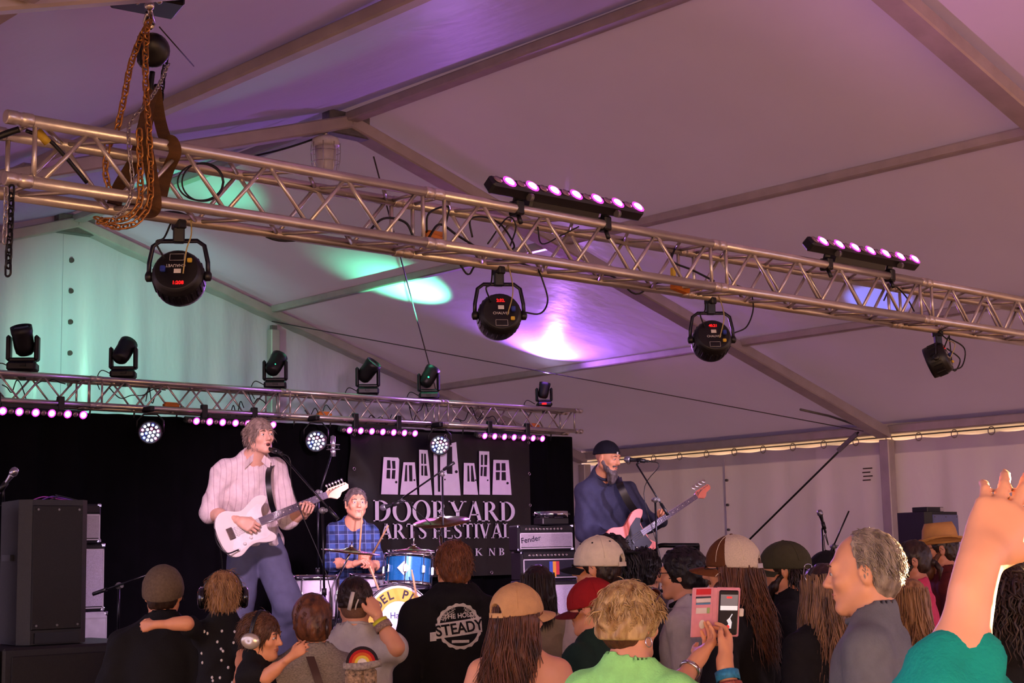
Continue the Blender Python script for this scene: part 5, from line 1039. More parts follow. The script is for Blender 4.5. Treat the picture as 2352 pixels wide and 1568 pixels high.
# ---- drums
m_blue = mat('blue_sparkle', (30, 110, 170), .22, .35, .55, 420, coat=.4); m_wpearl = mat('white_pearl_shell', (206, 200, 212), .3, 0, .08, 20, coat=.3); m_skin = mat('drum_head', (226, 220, 228), .55, 0, .04, 8); m_brz = mat('bronze_cymbal', (150, 108, 70), .24, 1.0, .2, 60); m_stick = mat('hickory', (206, 164, 118), .5)
def drum(name, label, c, axis, dia, depth_, shell, nl=8, headm=None, stand=None, badge=None):
    rt = thing(name, label, 'drum', T4(c, frame(axis))); r_ = dia/2; h = depth_/2
    b = MB(); b.lathe([(r_, -h), (r_, h)], 32, caps=False); b.lathe([(r_-.008, h), (r_-.008, -h)], 32, caps=False); b.ob('shell', shell, rt)
    for s_ in (-1, 1):
        b = MB(); b.lathe([(0, s_*(h+.004)), (r_+.003, s_*(h+.004)), (r_+.003, s_*(h-.012))][::(1 if s_ < 0 else -1)], 32, caps=False); b.ob('drum_head', headm or m_skin, rt)
        b = MB(); b.lathe([(r_+.002, s_*(h-.018)), (r_+.012, s_*(h-.018)), (r_+.012, s_*(h+.012)), (r_+.002, s_*(h+.012)), (r_+.002, s_*(h-.018))][::1], 32, caps=False); b.ob('hoop', m_chr, rt)
    for i in range(nl):
        a = 2*PI*(i+.5)/nl; p = np.array([(r_+.012)*math.cos(a), (r_+.012)*math.sin(a), 0]); b = MB(); b.box(p, (.022, .024, min(.06, depth_*.3)), rot('z', math.degrees(a)), bev=.005); b.cyl(p*1.0+(0, 0, h), p-(0, 0, h), .004, n=6); b.ob('lug', m_chr, rt)
    return rt
tw = drum('floor_tom', 'white pearl floor tom behind the guitarist microphone stand', dep(724, 1372, 11.4), (0, -.02, 1), .33, .30, m_wpearl)
for a in (30, 150, 270): b = MB(); b.cyl((.18*math.cos(R_(a)), .18*math.sin(R_(a)), .05), (.19*math.cos(R_(a)), .19*math.sin(R_(a)), DZ-dep(724, 1372, 11.4)[2]+.01), .007); b.ob('leg', m_chr, tw)
tc_ = dep(937, 1310, 11.3); tb = drum('rack_tom', 'blue sparkle tom with a diamond badge in front of the drummer', tc_, (.12, .05, 1), .33, .21, m_blue)
Qb = frame((.12, .05, 1)); dn = Qb.T@nrm(CAM-tc_+np.array([-.9, 0, 0])*0); an = math.atan2(dn[1], dn[0]); pb = np.array([math.cos(an), math.sin(an), 0]); b = MB(); b.prism([(0, .05), (.048, 0), (0, -.05), (-.048, 0)], 0, .003, T4(pb*.167+np.array([-pb[1], pb[0], 0])*-.03, frame(pb))); b.ob('badge', m_alu, tb)
bc = dep(893, 1428, 11.15); axb = nrm(np.array([-.25, -.9, .05])); bdm = drum('bass_drum', 'bass drum with yellow arched lettering on its front', bc, axb, .50, .36, m_wpearl, 10)
for s_ in (-1, 1): b = MB(); b.cyl((s_*.24, -.05, .1), (s_*.30, -(bc[2]-DZ)+.0, .2), .009); b.ob('spur', m_chr, bdm)
m_yl = mat('yellow_paint', (216, 168, 60), .6); m_dkp = mat('dark_paint', (34, 26, 36), .6)
Mf = T4((0, 0, .186)); b = MB(); b.lathe([(.14, .0), (.232, .0)], 40, Mf, caps=False); b.ob('painted_ring', m_yl, bdm)
for s_, a0_, st, rr in (('DEL PLAZA', 143, -17.5, .187), ('NE', 205, 22, .187)):
    for i, ch in enumerate(s_):
        if ch != ' ': a = R_(a0_+st*i); lettering(ch, .085, m_dkp, bdm, Mf@T4((rr*math.cos(a), rr*math.sin(a), .002), rot('z', math.degrees(a)-90 if st < 0 else 0)), .0005, .002, name='letter_print')
lettering('Halifax', .062, mat('blue_ink', (60, 66, 120), .6), bdm, Mf@T4((.02, .04, .002)), .0005, name='lettering')
sn = drum('snare_drum', 'white snare drum between the tom and the drummer', dep(855, 1342, 11.75), (.05, -.05, 1), .34, .13, m_wpearl)
b = MB(); z = dep(855, 1342, 11.75); b.cyl((0, 0, -.09), (0, 0, DZ-z[2]), .012)
for a in (30, 150, 270): b.cyl((0, 0, DZ-z[2]+.2), (.2*math.cos(R_(a)), .2*math.sin(R_(a)), DZ-z[2]+.01), .008)
b.ob('stand', m_chr, sn)
def cymbal(label, c, axis, dia, base_xy=None, arm=None, hats=False):
    rt = thing('cymbal', label, 'cymbal', T4(c)); Q = frame(axis); r_ = dia/2
    pr = [(.0, .028), (.012, .03), (.035, .022), (.05, .012), (r_*.6, .004), (r_, -.004), (r_, -.0055), (.05, .010), (.0, .026)]
    b = MB(); b.lathe(pr, 36, T4((0, 0, 0), Q), caps=False); b.ob('plate', m_brz, rt)
    if hats: b = MB(); b.lathe([(r, -z-.02) for r, z in pr], 36, T4((0, 0, 0), Q), caps=False); b.ob('plate', m_brz, rt)
    b = MB(); b.cyl(Q@np.array([0, 0, .0]), Q@np.array([0, 0, .07 if not hats else .14]), .005); b.lathe([(.0, .03), (.016, .03), (.016, .045), (0, .045)], 10, T4((0, 0, 0), Q)); b.ob('wing_nut', m_chr, rt)
    bs = np.array([base_xy[0], base_xy[1], DZ])-c; k_ = np.array([0, 0, -.04]) if arm is None else np.array(arm)-c
    b = MB(); b.cyl((0, 0, 0), k_, .008); b.cyl(k_, bs+(0, 0, .3), .012)
    for a in (10, 130, 250): b.cyl(bs+(0, 0, .32), bs+(.22*math.cos(R_(a)), .22*math.sin(R_(a)), .01), .008)
    b.ob('stand', m_chr, rt); return rt
cymbal('bronze cymbal on an angled arm in front of the drummer', dep(806, 1266, 11.1), (.06, -.12, 1), .42, floorpt(772, 11.15), dep(775, 1330, 11.15))
cymbal('bronze crash cymbal tilted over the blue tom', dep(1014, 1197, 11.6), (-.20, -.12, 1), .42, floorpt(1030, 11.75), dep(1012, 1230, 11.65))
cymbal('pair of hi-hat cymbals above the blue tom', dep(950, 1263, 11.75), (0, -.05, 1), .32, floorpt(955, 11.9), None, True)
# ---- guitars
def guitar(label, butt, tip, normal, bodym, headm, guardm, n_str=6, sc=1.0, full=.985, bass=False):
    ex = nrm(tip-butt); ez = nrm(normal-ex*(normal@ex)); ey = np.cross(ez, ex); L = np.linalg.norm(tip-butt); k = L/full
    rt = thing('electric_guitar' if not bass else 'bass_guitar', label, 'guitar', T4(butt, np.stack([ex, ey, ez], 1)*k))
    up = [(0, 0), (.01, .085), (.05, .142), (.11, .155), (.17, .128), (.215, .118), (.27, .14), (.33, .168), (.385, .165), (.412, .140), (.39, .112), (.35, .085), (.335, .035), (.335, -.035), (.335, -.07), (.362, -.105), (.368, -.13), (.345, -.150), (.29, -.142), (.225, -.120), (.17, -.127), (.10, -.16), (.04, -.145), (.008, -.08)]
    P = catmull(up+[up[0]], 3)[:-1, :2]*sc; b = MB(); b.prism(P.tolist(), -.018, .018); c_ = np.array([.18, 0])*sc; b.prism((c_+(P-c_)*.975).tolist(), .018, .0225); b.prism((c_+(P-c_)*.975).tolist(), -.0225, -.018); b.ob('body', bodym, rt)
    nx0 = .30*sc; nx1 = full-.175*(1.05 if bass else 1); nw = .028 if not bass else .026
    b = MB(); b.prism([(nx0, -nw), (nx1, -nw*.8), (nx1, nw*.8), (nx0, nw)], .018, .026); b.prism([(nx0, -nw*.9), (nx1, -nw*.75), (nx1, nw*.75), (nx0, nw*.9)], .0, .018); b.ob('neck', mat('maple_neck', (214, 168, 118), .4) if not bass else headm, rt)
    b = MB(); b.prism([(nx0, -nw), (nx1, -nw*.8), (nx1, nw*.8), (nx0, nw)], .026, .030); fb = b.ob('fingerboard', mat('rosewood_board', (96, 84, 104), .4), rt)
    for i in range(20): x = nx1-(nx1-.22*sc)*(1-2**(-(i+1)/12)) ; b = MB(); b.box((x, 0, .031), (.003, nw*1.75, .003)); b.ob('fret', m_chr, fb)
    for i in (3, 5, 7, 9, 12, 15): x = nx1-(nx1-.22*sc)*(1-2**(-(i-.5)/12)); b = MB(); b.cyl((x, 0, .0302), (x, 0, .0308), .004, n=8); b.ob('inlay', m_wht, fb)
    hl = [(nx1, -.022), (nx1+.02, -.026), (nx1+.06, -.052), (nx1+.085, -.045), (nx1+.11, -.02), (nx1+.135, -.018), (nx1+.165, -.012), (nx1+.175, .012), (nx1+.16, .034), (nx1+.03, .038), (nx1+.01, .026), (nx1, .022)]
    b = MB(); b.prism([(x, y) for x, y in hl], .0, .016); hd_ = b.ob('headstock', headm, rt)
    for i in range(n_str):
        x = nx1+.03+i*(.118/(n_str-1)); b = MB(); b.cyl((x, .024, .016), (x, .024, .028), .004, n=8); b.cyl((x, .036, .006), (x, .052, .006), .003, n=6); b.ell((x, .06 if not bass else .072, .006), (.009 if not bass else .018, .012 if not bass else .02, .004)); b.ob('tuner', m_chr, hd_)
        y = (i-(n_str-1)/2)*(.052/(n_str-1)); b = MB(); b.tube([(.085*sc, y, .034), (nx1, y*.72, .0345), (x, .024, .024)], .0009 if not bass else .0014, 4); b.ob('string', m_chr, rt)
    gp = [(.06, -.10), (.10, -.135), (.2, -.10), (.3, -.115), (.335, -.10), (.325, -.03), (.33, .06), (.36, .10), (.33, .12), (.25, .09), (.2, .045), (.1, .03), (.085, -.05)]
    b = MB(); b.prism((np.array(gp)*sc).tolist(), .0225, .025); b.ob('pickguard', guardm, rt)
    for x in ((.13, .19, .25) if not bass else (.17, .2)): b = MB(); b.box((x*sc, 0 if not bass else (.015 if x < .18 else -.018), .028), (.018, .07 if not bass else .04, .010), bev=.003); b.ob('pickup', mat('pickup_cover', (226, 220, 214), .4) if not bass else m_blk, rt)
    b = MB(); b.box((.085*sc, 0, .028), (.045, .08, .012), bev=.003); b.ob('bridge', m_chr, rt)
    for i in range(3): b = MB(); b.lathe([(.011, 0), (.010, .014), (0, .015)], 12, T4(((.20-.055*i)*sc, -.075-.022*i, .025))); b.ob('knob', m_wht if not bass else m_chr, rt)
    return rt
G_B, G_T = dep(501, 1238, 9.68), dep(800, 1117, 10.12)
guitar('cream white electric guitar held by the singing guitarist', G_B, G_T, np.array([-.25, -1, .22]), mat('cream_lacquer', (238, 226, 218), .25, 0, .03, coat=.4), mat('maple_headstock', (226, 176, 132), .35), mat('white_guard', (236, 230, 226), .35))
B_B, B_T = dep(1402, 1272, 11.75), dep(1632, 1117, 12.25)
guitar('salmon pink bass guitar held by the bearded bassist', B_B, B_T, np.array([-.2, -1, .25]), mat('salmon_lacquer', (214, 108, 88), .5, 0, .03), mat('salmon_headstock', (222, 128, 106), .35), mat('black_guard', (16, 16, 22), .6), 4, 1.12, 1.16, True)
for k, (pts, lab) in enumerate((([dep(548, 1262, 9.66), dep(520, 1270, 9.6), dep(498, 1245, 9.62), dep(494, 1215, 9.72), dep(510, 1290, 9.8), dep(512, 1420, 9.9), dep(515, 1560, 9.9)], 'black cable curling from the cream white guitar'),)):
    wire(catmull(pts, 6), .0045, 'guitar_cable', lab, m_blkrub)
for k, (a, b2, lab) in enumerate(((dep(824, 1290, 11.85), dep(833, 1162, 11.8), 'drumstick held upright in front of the drummer'), (dep(846, 1290, 11.9), dep(880, 1228, 11.75), 'drumstick slanting up past the drummer cuff'), (dep(957, 1372, 11.0), dep(948, 1322, 11.0), 'spare drumstick standing beside the blue tom'), (dep(872, 1360, 11.1), dep(860, 1328, 11.1), 'spare drumstick leaning on the bass drum'))):
    d = nrm(b2-a); L = .40 if k < 2 else .2; b = MB(); b.tube([a, a+d*L*.8, a+d*L*.93, a+d*L*.97, a+d*L], [.0085, .0075, .0045, .007, .003], 8); tag(b.ob('drumstick', m_stick), lab, 'drumstick')
# ================================================================== clothes patterns
def pattern(name, base, bands, axis='XZ', rough=.8, var=.1, wr=.2):
    """bands: (axis, period m, width 0-1, colour, strength): woven stripes in the cloth"""
    if name in _M: return _M[name]
    m = mat(name, base, rough, 0, var, 25, wr, 90); nt = m.node_tree; N = nt.nodes; L = nt.links; b = N['Principled BSDF']
    src = b.inputs['Base Color'].links[0].from_socket; tc = [n for n in N if n.type == 'TEX_COORD'][0]; sp = N.new('ShaderNodeSeparateXYZ'); L.new(tc.outputs['Object'], sp.inputs[0])
    for (a, per, wd, col, st) in bands:
        d = N.new('ShaderNodeMath'); d.operation = 'DIVIDE'; d.inputs[1].default_value = per; L.new(sp.outputs[a], d.inputs[0])
        f = N.new('ShaderNodeMath'); f.operation = 'FRACT'; L.new(d.outputs[0], f.inputs[0]); lt = N.new('ShaderNodeMath'); lt.operation = 'LESS_THAN'; lt.inputs[1].default_value = wd; L.new(f.outputs[0], lt.inputs[0])
        ml = N.new('ShaderNodeMath'); ml.operation = 'MULTIPLY'; ml.inputs[1].default_value = st; L.new(lt.outputs[0], ml.inputs[0])
        mx = N.new('ShaderNodeMix'); mx.data_type = 'RGBA'; L.new(ml.outputs[0], mx.inputs['Factor']); L.new(src, mx.inputs[6]); mx.inputs[7].default_value = lin(col)+(1,); src = mx.outputs[2]
    L.new(src, b.inputs['Base Color']); return m
def cloth(name, c, var=.08, rough=.85): return mat('cloth_'+name, c, rough, 0, var, 30, .25, 160, spec=.25)
C_BLK = cloth('black', (20, 19, 20)); C_WHT = cloth('white', (196, 190, 184)); C_GRY = cloth('grey', (110, 112, 116)); C_HEA = mat('heather_knit', (134, 124, 112), .9, 0, .38, 130, .3, 200, stretch=(1, 1, 3))
C_LIME = cloth('lime', (160, 246, 140)); C_TEAL = cloth('teal', (16, 150, 130)); C_PINK = cloth('pink', (206, 66, 100)); C_GRN = cloth('green', (28, 52, 40)); C_CRM = cloth('cream', (206, 190, 150)); C_NAVY = cloth('navy', (58, 60, 84)); C_BEI = cloth('beige', (196, 172, 148))
C_DOTS = C_BLK
C_BPL = pattern('blue_plaid', (58, 84, 146), [('X', .07, .4, (26, 32, 66), .75), ('Z', .07, .4, (26, 32, 66), .75), ('X', .07, .06, (150, 170, 220), .4), ('Z', .07, .06, (150, 170, 220), .4)])
C_BWP = pattern('black_white_check', (168, 160, 156), [('X', .11, .5, (30, 28, 32), .7), ('Z', .11, .5, (30, 28, 32), .7)])
C_STR = pattern('striped_cream_shirt', (226, 208, 208), [('X', .035, .12, (168, 132, 146), .5)], wr=.3)
H_GRY = hairmat('greying_blond_hair', (176, 156, 140), (104, 86, 76)); H_DBR = hairmat('dark_brown_hair', (58, 38, 26), (26, 16, 11)); H_BRN = hairmat('brown_hair', (104, 66, 38), (56, 34, 20)); H_RED = hairmat('reddish_short_hair', (136, 82, 48), (82, 46, 26)); H_BLK = hairmat('black_hair', (34, 28, 26), (12, 10, 10))
H_BLD = hairmat('highlighted_blond_hair', (226, 196, 136), (138, 98, 52)); H_SND = hairmat('sandy_hair', (184, 140, 92), (120, 84, 50)); H_SLV = hairmat('silver_grey_hair', (176, 162, 146), (96, 84, 74)); H_AUB = hairmat('auburn_hair', (118, 70, 40), (50, 28, 18)); H_BRD = hairmat('grey_beard_hair', (120, 110, 112), (54, 44, 42)); H_PGR = hairmat('short_grey_hair', (120, 108, 100), (70, 60, 56))
def beard(info, m, size=1.0, long=0.0, stache=True, n=260):
    s = Sdf()
    for q in (-1, 1): s.cap((q*.062, .004, -.03), (q*.048, .04, -.078), .016*size, .018*size, .02); s.cap((q*.048, .04, -.078), (0, .074, -.105-.02*long), .018*size, .022*size, .02)
    s.ell((0, .066, -.108-.03*long), (.04*size, .036*size, .03*size+.04*long), k=.02)
    if stache: s.cap((-.026, .086, -.052), (.026, .086, -.052), .010, .010, .01)
    s.ell((0, .105, -.0615), (.021, .016, .007), k=.004, op=-1)
    V, F = s.mesh(.006, noise=wrinkle(5, .0022, .02)); return link('beard', mesh_np('beard', xf(info['Mh'], V), F, m), info['root'])
def curtain(info, m, n=260, L=.30, a0=-110, a1=110, seed=0, width=.006, flare=.25, zt=.02, back=.10, wave=.03, name='long_hair', lj=.15, r=(.086, .108)):
    n = int(n*2.0); width *= .55; g = np.random.default_rng(seed); A = np.radians(g.uniform(a0, a1, n)); rx, ry = r; k = g.uniform(.92, 1.12, n); K = 8; t = np.linspace(0, 1, K)
    bx = np.sin(A)*rx*k; by_ = -np.cos(A)*ry*k-.012; Ls = L*g.uniform(1-lj, 1+lj, n); ph = g.uniform(0, 6.28, (n, 1)); fl = 1+flare*t[None]**1.3
    X = bx[:, None]*fl+wave*np.sin(ph+t[None]*5)*t[None]*.5; Y = by_[:, None]-back*(t[None]**1.1)*np.maximum(.15, np.cos(A))[:, None]+wave*.4*np.cos(ph*1.7+t[None]*6)*t[None]; Z = zt+g.uniform(-.02, .06, n)[:, None]-Ls[:, None]*t[None]
    P = np.stack([X, Y, Z], 2); T = np.gradient(P, axis=1); T /= np.linalg.norm(T, axis=2)[..., None]; O = np.stack([np.sin(A), -np.cos(A), 0*A], 1)[:, None, :]; B = np.cross(T, O); B /= np.linalg.norm(B, axis=2)[..., None]; N_ = np.cross(B, T)
    wd = (width*g.uniform(.7, 1.4, n))[:, None]*np.interp(t, [0, .2, .8, 1], [.8, 1, .9, .1])[None]; V = np.stack([P+B*wd[..., None], P+N_*wd[..., None]*.5, P-B*wd[..., None], P-N_*wd[..., None]*.5], 2).reshape(-1, 3)
    a = np.arange(n)[:, None, None]*K*4; i_ = np.arange(K-1)[None, :, None]*4; q = np.arange(4)[None, None, :]; F = np.stack([a+i_+q, a+i_+(q+1) % 4, a+i_+4+(q+1) % 4, a+i_+4+q], -1).reshape(-1, 4)
    o = link(name, mesh_np(name, xf(info['Mh'], V), F, m), info['root']); o['kind'] = 'stuff'
    sd2 = Sdf()
    for a_ in np.radians(np.linspace(a0*.92, a1*.92, 9)):
        p = lambda t_: (math.sin(a_)*rx*(1+flare*t_**1.3)*.93, -math.cos(a_)*ry*.93-.012-back*t_**1.1*max(.15, math.cos(a_)), zt+.02-L*t_)
        sd2.cap(p(0), p(.45), .018, .020, .02); sd2.cap(p(.45), p(.86), .020, .010, .02)
    V, F = sd2.mesh(.0085, noise=wrinkle(seed, .004, .05)); link('hair_mass', mesh_np('hair_mass', xf(info['Mh'], V), F, m), info['root']); return o
from mathutils.bvhtree import BVHTree
def project_back(me, shirt, off=.003):
    bv = BVHTree.FromObject(shirt, bpy.context.evaluated_depsgraph_get())
    for v in me.vertices:
        h = bv.ray_cast(Vector((v.co.x, -2, v.co.z)), Vector((0, 1, 0)))
        v.co.y = (h[0].y if h[0] is not None else 0)-off-v.co.y
def print_on_back(info, me, M, m, name='print', off=.003):
    me.transform(Matrix(M.tolist())); me.materials.clear(); me.materials.append(m); bpy.context.view_layer.update(); project_back(me, info['shirt'], off); return link(name, me, info['root'])
RX = T4((0, 0, 0), rot('x', 90))
def band(info, n_, t, r_, w_, m, name, r2=None):       # a band round the forearm
    a, b_ = info['j']['el'+n_], info['j']['wr'+n_]; p = a+(b_-a)*t; b = MB(); b.lathe([(r_, -w_/2), (r_+.004, -w_/2), ((r2 or r_)+.004, w_/2), (r2 or r_, w_/2)], 20, T4(p, frame(b_-a)), caps=False); return b.ob(name, m, info['root'])
# ================================================================== the band
gw = lambda x, y, d=0: dep(x, y, 10.0+d)
pg = gw(597, 960, .05)
gt = person('guitarist singing in a pale striped shirt and loose grey trousers', pg[0]-.03, pg[1]+.0, 1.80, 207, z0=DZ, hy=12, hp_=4, hr=4, hs=.93, male=.6, skin=SKIN['pale'],
  Jw=dict(head=gw(598, 1003, .02), neck=gw(583, 1062, .08), chest=gw(577, 1122, .12), pelvis=gw(586, 1248, .16), shR=gw(512, 1082, .02), shL=gw(634, 1078, .2), elR=gw(484, 1178, -.02), wrR=gw(546, 1194, -.26), elL=gw(664, 1190, .1), wrL=gw(703, 1178, .02), hipR=gw(562, 1266, .12), hipL=gw(614, 1264, .18), kneeR=gw(548, 1428, .06), kneeL=gw(662, 1392, -.02), ankR=gw(545, 1578, .05), ankL=gw(640, 1580, .25), toeR=gw(560, 1600, -.08), toeL=gw(660, 1600, .12)),
  top=dict(mat=C_STR, sleeve=1.12, o=.02, wr=.009, wl=.14, res=.011, hem=.02), pants=dict(mat=mat('slate_trousers', (92, 94, 122), .85, 0, .1, 20), loose=.012, res=.013, wr=.008, wl=.16, k=.02), hands=dict(R=dict(dirw=gw(585, 1212, -.3)-gw(546, 1194, -.26), palmw=gw(570, 1225, .1)-gw(565, 1195, -.3), curl=(48, 50, 52, 54), thumb=.9), L=dict(dirw=gw(718, 1136, -.12)-gw(703, 1178, .02), palmw=gw(712, 1150, -.4)-gw(708, 1160, .1), curl=(52, 55, 56, 58), thumb=.4)), res=.012, lowz=.0)
short_hair(gt, H_GRY, .010, 1300, .05, 3, (.0, .108, -.045, .09, .085, .088), side=.002, back=-.09, wave=.35, lift=.012, width=.0024)
b = MB(); b.T = gt['Mh']; b.ell((0, .0885, -.0625), (.017, .010, .013)); b.ob('open_mouth', mat('mouth_dark', (70, 26, 26), .5), gt['root'])
jj = gt['j']
for s_ in (-1, 1): b = MB(); P = np.array([[jj['neck']+np.array([s_*.03, .06, .0])*.95+np.array([s_*u_*.055, .035-.02*v_, .055-.05*v_-.05*u_]) for u_ in (0, .5, 1)] for v_ in (0, .5, 1)]); b.grid(P); b.grid(P[:, ::-1]-(0, .004, .002)); b.ob('collar', C_STR, gt['root'])
Mi = np.linalg.inv(gt['M0']); L_ = lambda p: xf(Mi, np.asarray(p, float)[None])[0]
st = [L_(p) for p in (gw(632, 1062, .22), gw(618, 1078, -.0), gw(616, 1110, -.1), gw(622, 1150, -.1), gw(630, 1178, -.02))]; b = MB(); G = catmull(st, 5); nn = np.array([.02, 0, 0]); nn = (Mi[:3, :3]@_rt)*.018; b.grid(np.stack([G-nn, G+nn], 1)); b.grid(np.stack([G+nn, G-nn], 1)-(0, .0, .002)); b.ob('guitar_strap', m_blk, gt['root'])
# drummer
dw = lambda x, y, d=0: dep(x, y, 12.15+d)
pdr = dw(820, 1120)
dr = person('drummer in a blue plaid shirt seated behind the kit', pdr[0], pdr[1], 1.78, 192, z0=DZ, hy=6, hp_=3, male=.7, skin=SKIN['fair'],
  Jw=dict(head=dw(818, 1157, -.02), neck=dw(812, 1207, .03), chest=dw(806, 1260, .06), pelvis=dw(800, 1352, .1), shR=dw(770, 1218, .05), shL=dw(850, 1224, .1), elR=dw(762, 1292, -.05), wrR=dw(810, 1296, -.28), elL=dw(866, 1295, .02), wrL=dw(852, 1303, -.22), hipR=dw(785, 1375, .05), hipL=dw(822, 1375, .1), kneeR=dw(770, 1395, -.4), kneeL=dw(880, 1390, -.35), ankR=dw(775, 1500, -.4), ankL=dw(890, 1500, -.4), toeR=dw(780, 1515, -.55), toeL=dw(900, 1515, -.55)),
  top=dict(mat=C_BPL, sleeve=1.3, o=.017, wr=.007, neck=(.085, .085, .06), res=.012), pants=C_BLK, hands=dict(R=dict(dirw=dw(830, 1288, -.3)-dw(810, 1296, -.28), palmw=(0, .4, -1), curl=(70, 72, 74, 76), thumb=1.0), L=dict(dirw=dw(845, 1280, -.26)-dw(852, 1303, -.22), palmw=dw(835, 1290, 0)-dw(850, 1290, 0), curl=(70, 72, 74, 76), thumb=1.0)), res=.013)
short_hair(dr, H_PGR, .005, 700, .02, 5, (.0, .095, -.03, .088, .098, .1), back=-.085, lift=.006)
q = MB(); q.cyl((pdr[0], pdr[1]+.1, DZ), (pdr[0], pdr[1]+.1, DZ+.45), .03); q.lathe([(0, .44), (.17, .45), (.18, .50), (.15, .53), (0, .535)], 24, T4((pdr[0], pdr[1]+.1, DZ))); tag(q.ob('drum_stool', m_blk), 'black round stool under the drummer', 'stool')
# bassist
bwp = lambda x, y, d=0: dep(x, y, 12.25+d)
pbs = bwp(1395, 1016)
bs = person('bassist in a dark sweatshirt and backwards cap with a long grey beard', pbs[0], pbs[1], 1.76, 208, z0=DZ, hy=22, hp_=-12, male=1.0, fat=.5, bw=1.12, skin=SKIN['fair'],
  Jw=dict(head=bwp(1396, 1052, -.02), neck=bwp(1383, 1098, .05), chest=bwp(1390, 1160, .08), pelvis=bwp(1395, 1275, .1), shR=bwp(1342, 1128, .0), shL=bwp(1440, 1128, .14), elR=bwp(1345, 1225, .0), wrR=bwp(1418, 1240, -.3), elL=bwp(1484, 1200, .05), wrL=bwp(1520, 1196, -.08), hipR=bwp(1370, 1300, .1), hipL=bwp(1420, 1300, .14), kneeR=bwp(1370, 1420, 0), kneeL=bwp(1430, 1420, .1), ankR=bwp(1368, 1530, .1), ankL=bwp(1435, 1530, .15), toeR=bwp(1375, 1545, -.05), toeL=bwp(1450, 1545, 0)),
  top=dict(mat=C_NAVY, sleeve=1.92, o=.024, wr=.008, wl=.15, res=.012, rib=C_NAVY), pants=C_BLK, hands=dict(R=dict(dirw=bwp(1440, 1250, -.3)-bwp(1418, 1240, -.3), palmw=(.2, .8, 0), curl=(40, 42, 45, 48), thumb=.6), L=dict(dirw=bwp(1530, 1172, -.14)-bwp(1520, 1196, -.08), palmw=bwp(1528, 1180, -.4)-bwp(1524, 1186, .1), curl=(50, 52, 54, 56), thumb=.4)), res=.013)
beard(bs, H_BRD, 1.1, .8); cp = cap_hat(bs, cloth('navy_cap', (24, 24, 38)), brim=False, t=.017, z0=.018, open_back=False, tilt=6, seams=False, button=False, top=1.12)
b = MB(); b.T = bs['Mh']; b.box((.03, .108, .055), (.012, .006, .02)); b.ob('badge', m_wht, cp)
Mi = np.linalg.inv(bs['M0']); L_ = lambda p: xf(Mi, np.asarray(p, float)[None])[0]
G = catmull([L_(p) for p in (bwp(1420, 1098, .02), bwp(1425, 1115, -.16), bwp(1442, 1150, -.18), bwp(1462, 1180, -.14), bwp(1470, 1200, -.1))], 5); nn = (Mi[:3, :3]@nrm(_rt+.5*_up))*.028; b = MB(); b.grid(np.stack([G-nn, G+nn], 1)); b.grid(np.stack([G+nn, G-nn], 1)-(0, 0, .003)); b.ob('bass_strap', m_blk, bs['root'])
# ================================================================== the crowd
def crowd(label, px, py, dpt, phi, hat=.012, **kw):
    p = dep(px, py, dpt); H = (p[2]-hat); kw.setdefault('male', .5); kw.setdefault('pants', M_JEANS)
    return person(label, p[0], p[1], H, phi, eyes=kw.pop('eyes', False), **kw)
# man with the grey-brown cap
c = crowd('man in a grey brown flat cap and black shirt, arm of a child round him', 375, 1290, 6.9, 4, .03, top=dict(mat=C_BLK, sleeve=.7, rib=C_BLK, o=.02), male=.9, bw=1.1, seed=2, skin=SKIN['warm'])
hair_shell(c, H_DBR, .003); hat = cap_hat(c, mat('grey_brown_wool', (100, 84, 66), .95, 0, .2, 90, .4, 250), t=.020, z0=-.022, open_back=False, tilt=8, brim=True, brim_len=.05, button=False, top=1.1, name='flat_cap', seams=False)
def kid(label, px, py, dpt, phi, Hc, **kw):
    p = dep(px, py, dpt); hsz = Hc/1.75*1.36; top_ = 1.475*Hc/1.75+.122*hsz+.117*hsz+.012
    J = dict(kneeR=(.17, .28, .80), kneeL=(-.17, .28, .80), ankR=(.14, .12, .45), ankL=(-.14, .12, .45), toeR=(.14, .26, .40), toeL=(-.14, .26, .40)); return person(label, p[0], p[1], Hc, phi, z0=p[2]-top_, child=True, J=J, male=.0, **kw)
k1 = kid('blond child in black ear defenders and a dotted black top', 512, 1310, 6.72, 8, 1.06, hy=6, eyes=False, Jw=dict(elL=dep(428, 1431, 6.5), wrL=dep(356, 1434, 6.5), elR=dep(560, 1500, 6.6), wrR=dep(545, 1560, 6.4)), hands=dict(L=dict(dirw=dep(322, 1440, 6.52)-dep(356, 1434, 6.5), palmw=_fw*1.0-np.array([0, 0, .3]), curl=(50, 52, 54, 56), thumb=.6)), top=dict(mat=C_BLK, sleeve=.75, o=.012, rib=C_BLK), skin=SKIN['warm'], seed=3, merge='L')
short_hair(k1, H_SND, .012, 1000, .05, 4, (.0, .108, -.05, .09, .094, .09), side=.002, back=-.09, width=.003); ear_muffs(k1, mat('glossy_black_cup', (14, 14, 15), .18, 0, coat=.5), m_blk, accent=mat('red_badge', (170, 30, 30), .5), sc=1.35)
bpy.context.view_layer.update(); bv = BVHTree.FromObject(k1['shirt'], bpy.context.evaluated_depsgraph_get()); g = np.random.default_rng(4)
for i in range(26):
    h = bv.ray_cast(Vector((float(g.uniform(-.13, .13)), -1, float(g.uniform(.60, .86)))), Vector((0, 1, 0)))
    if h[0] is not None: b = MB(); b.ell(np.array(h[0]), (.006, .004, .007), nu=6, nv=4); b.ob('dot', m_wht, k1['root'])
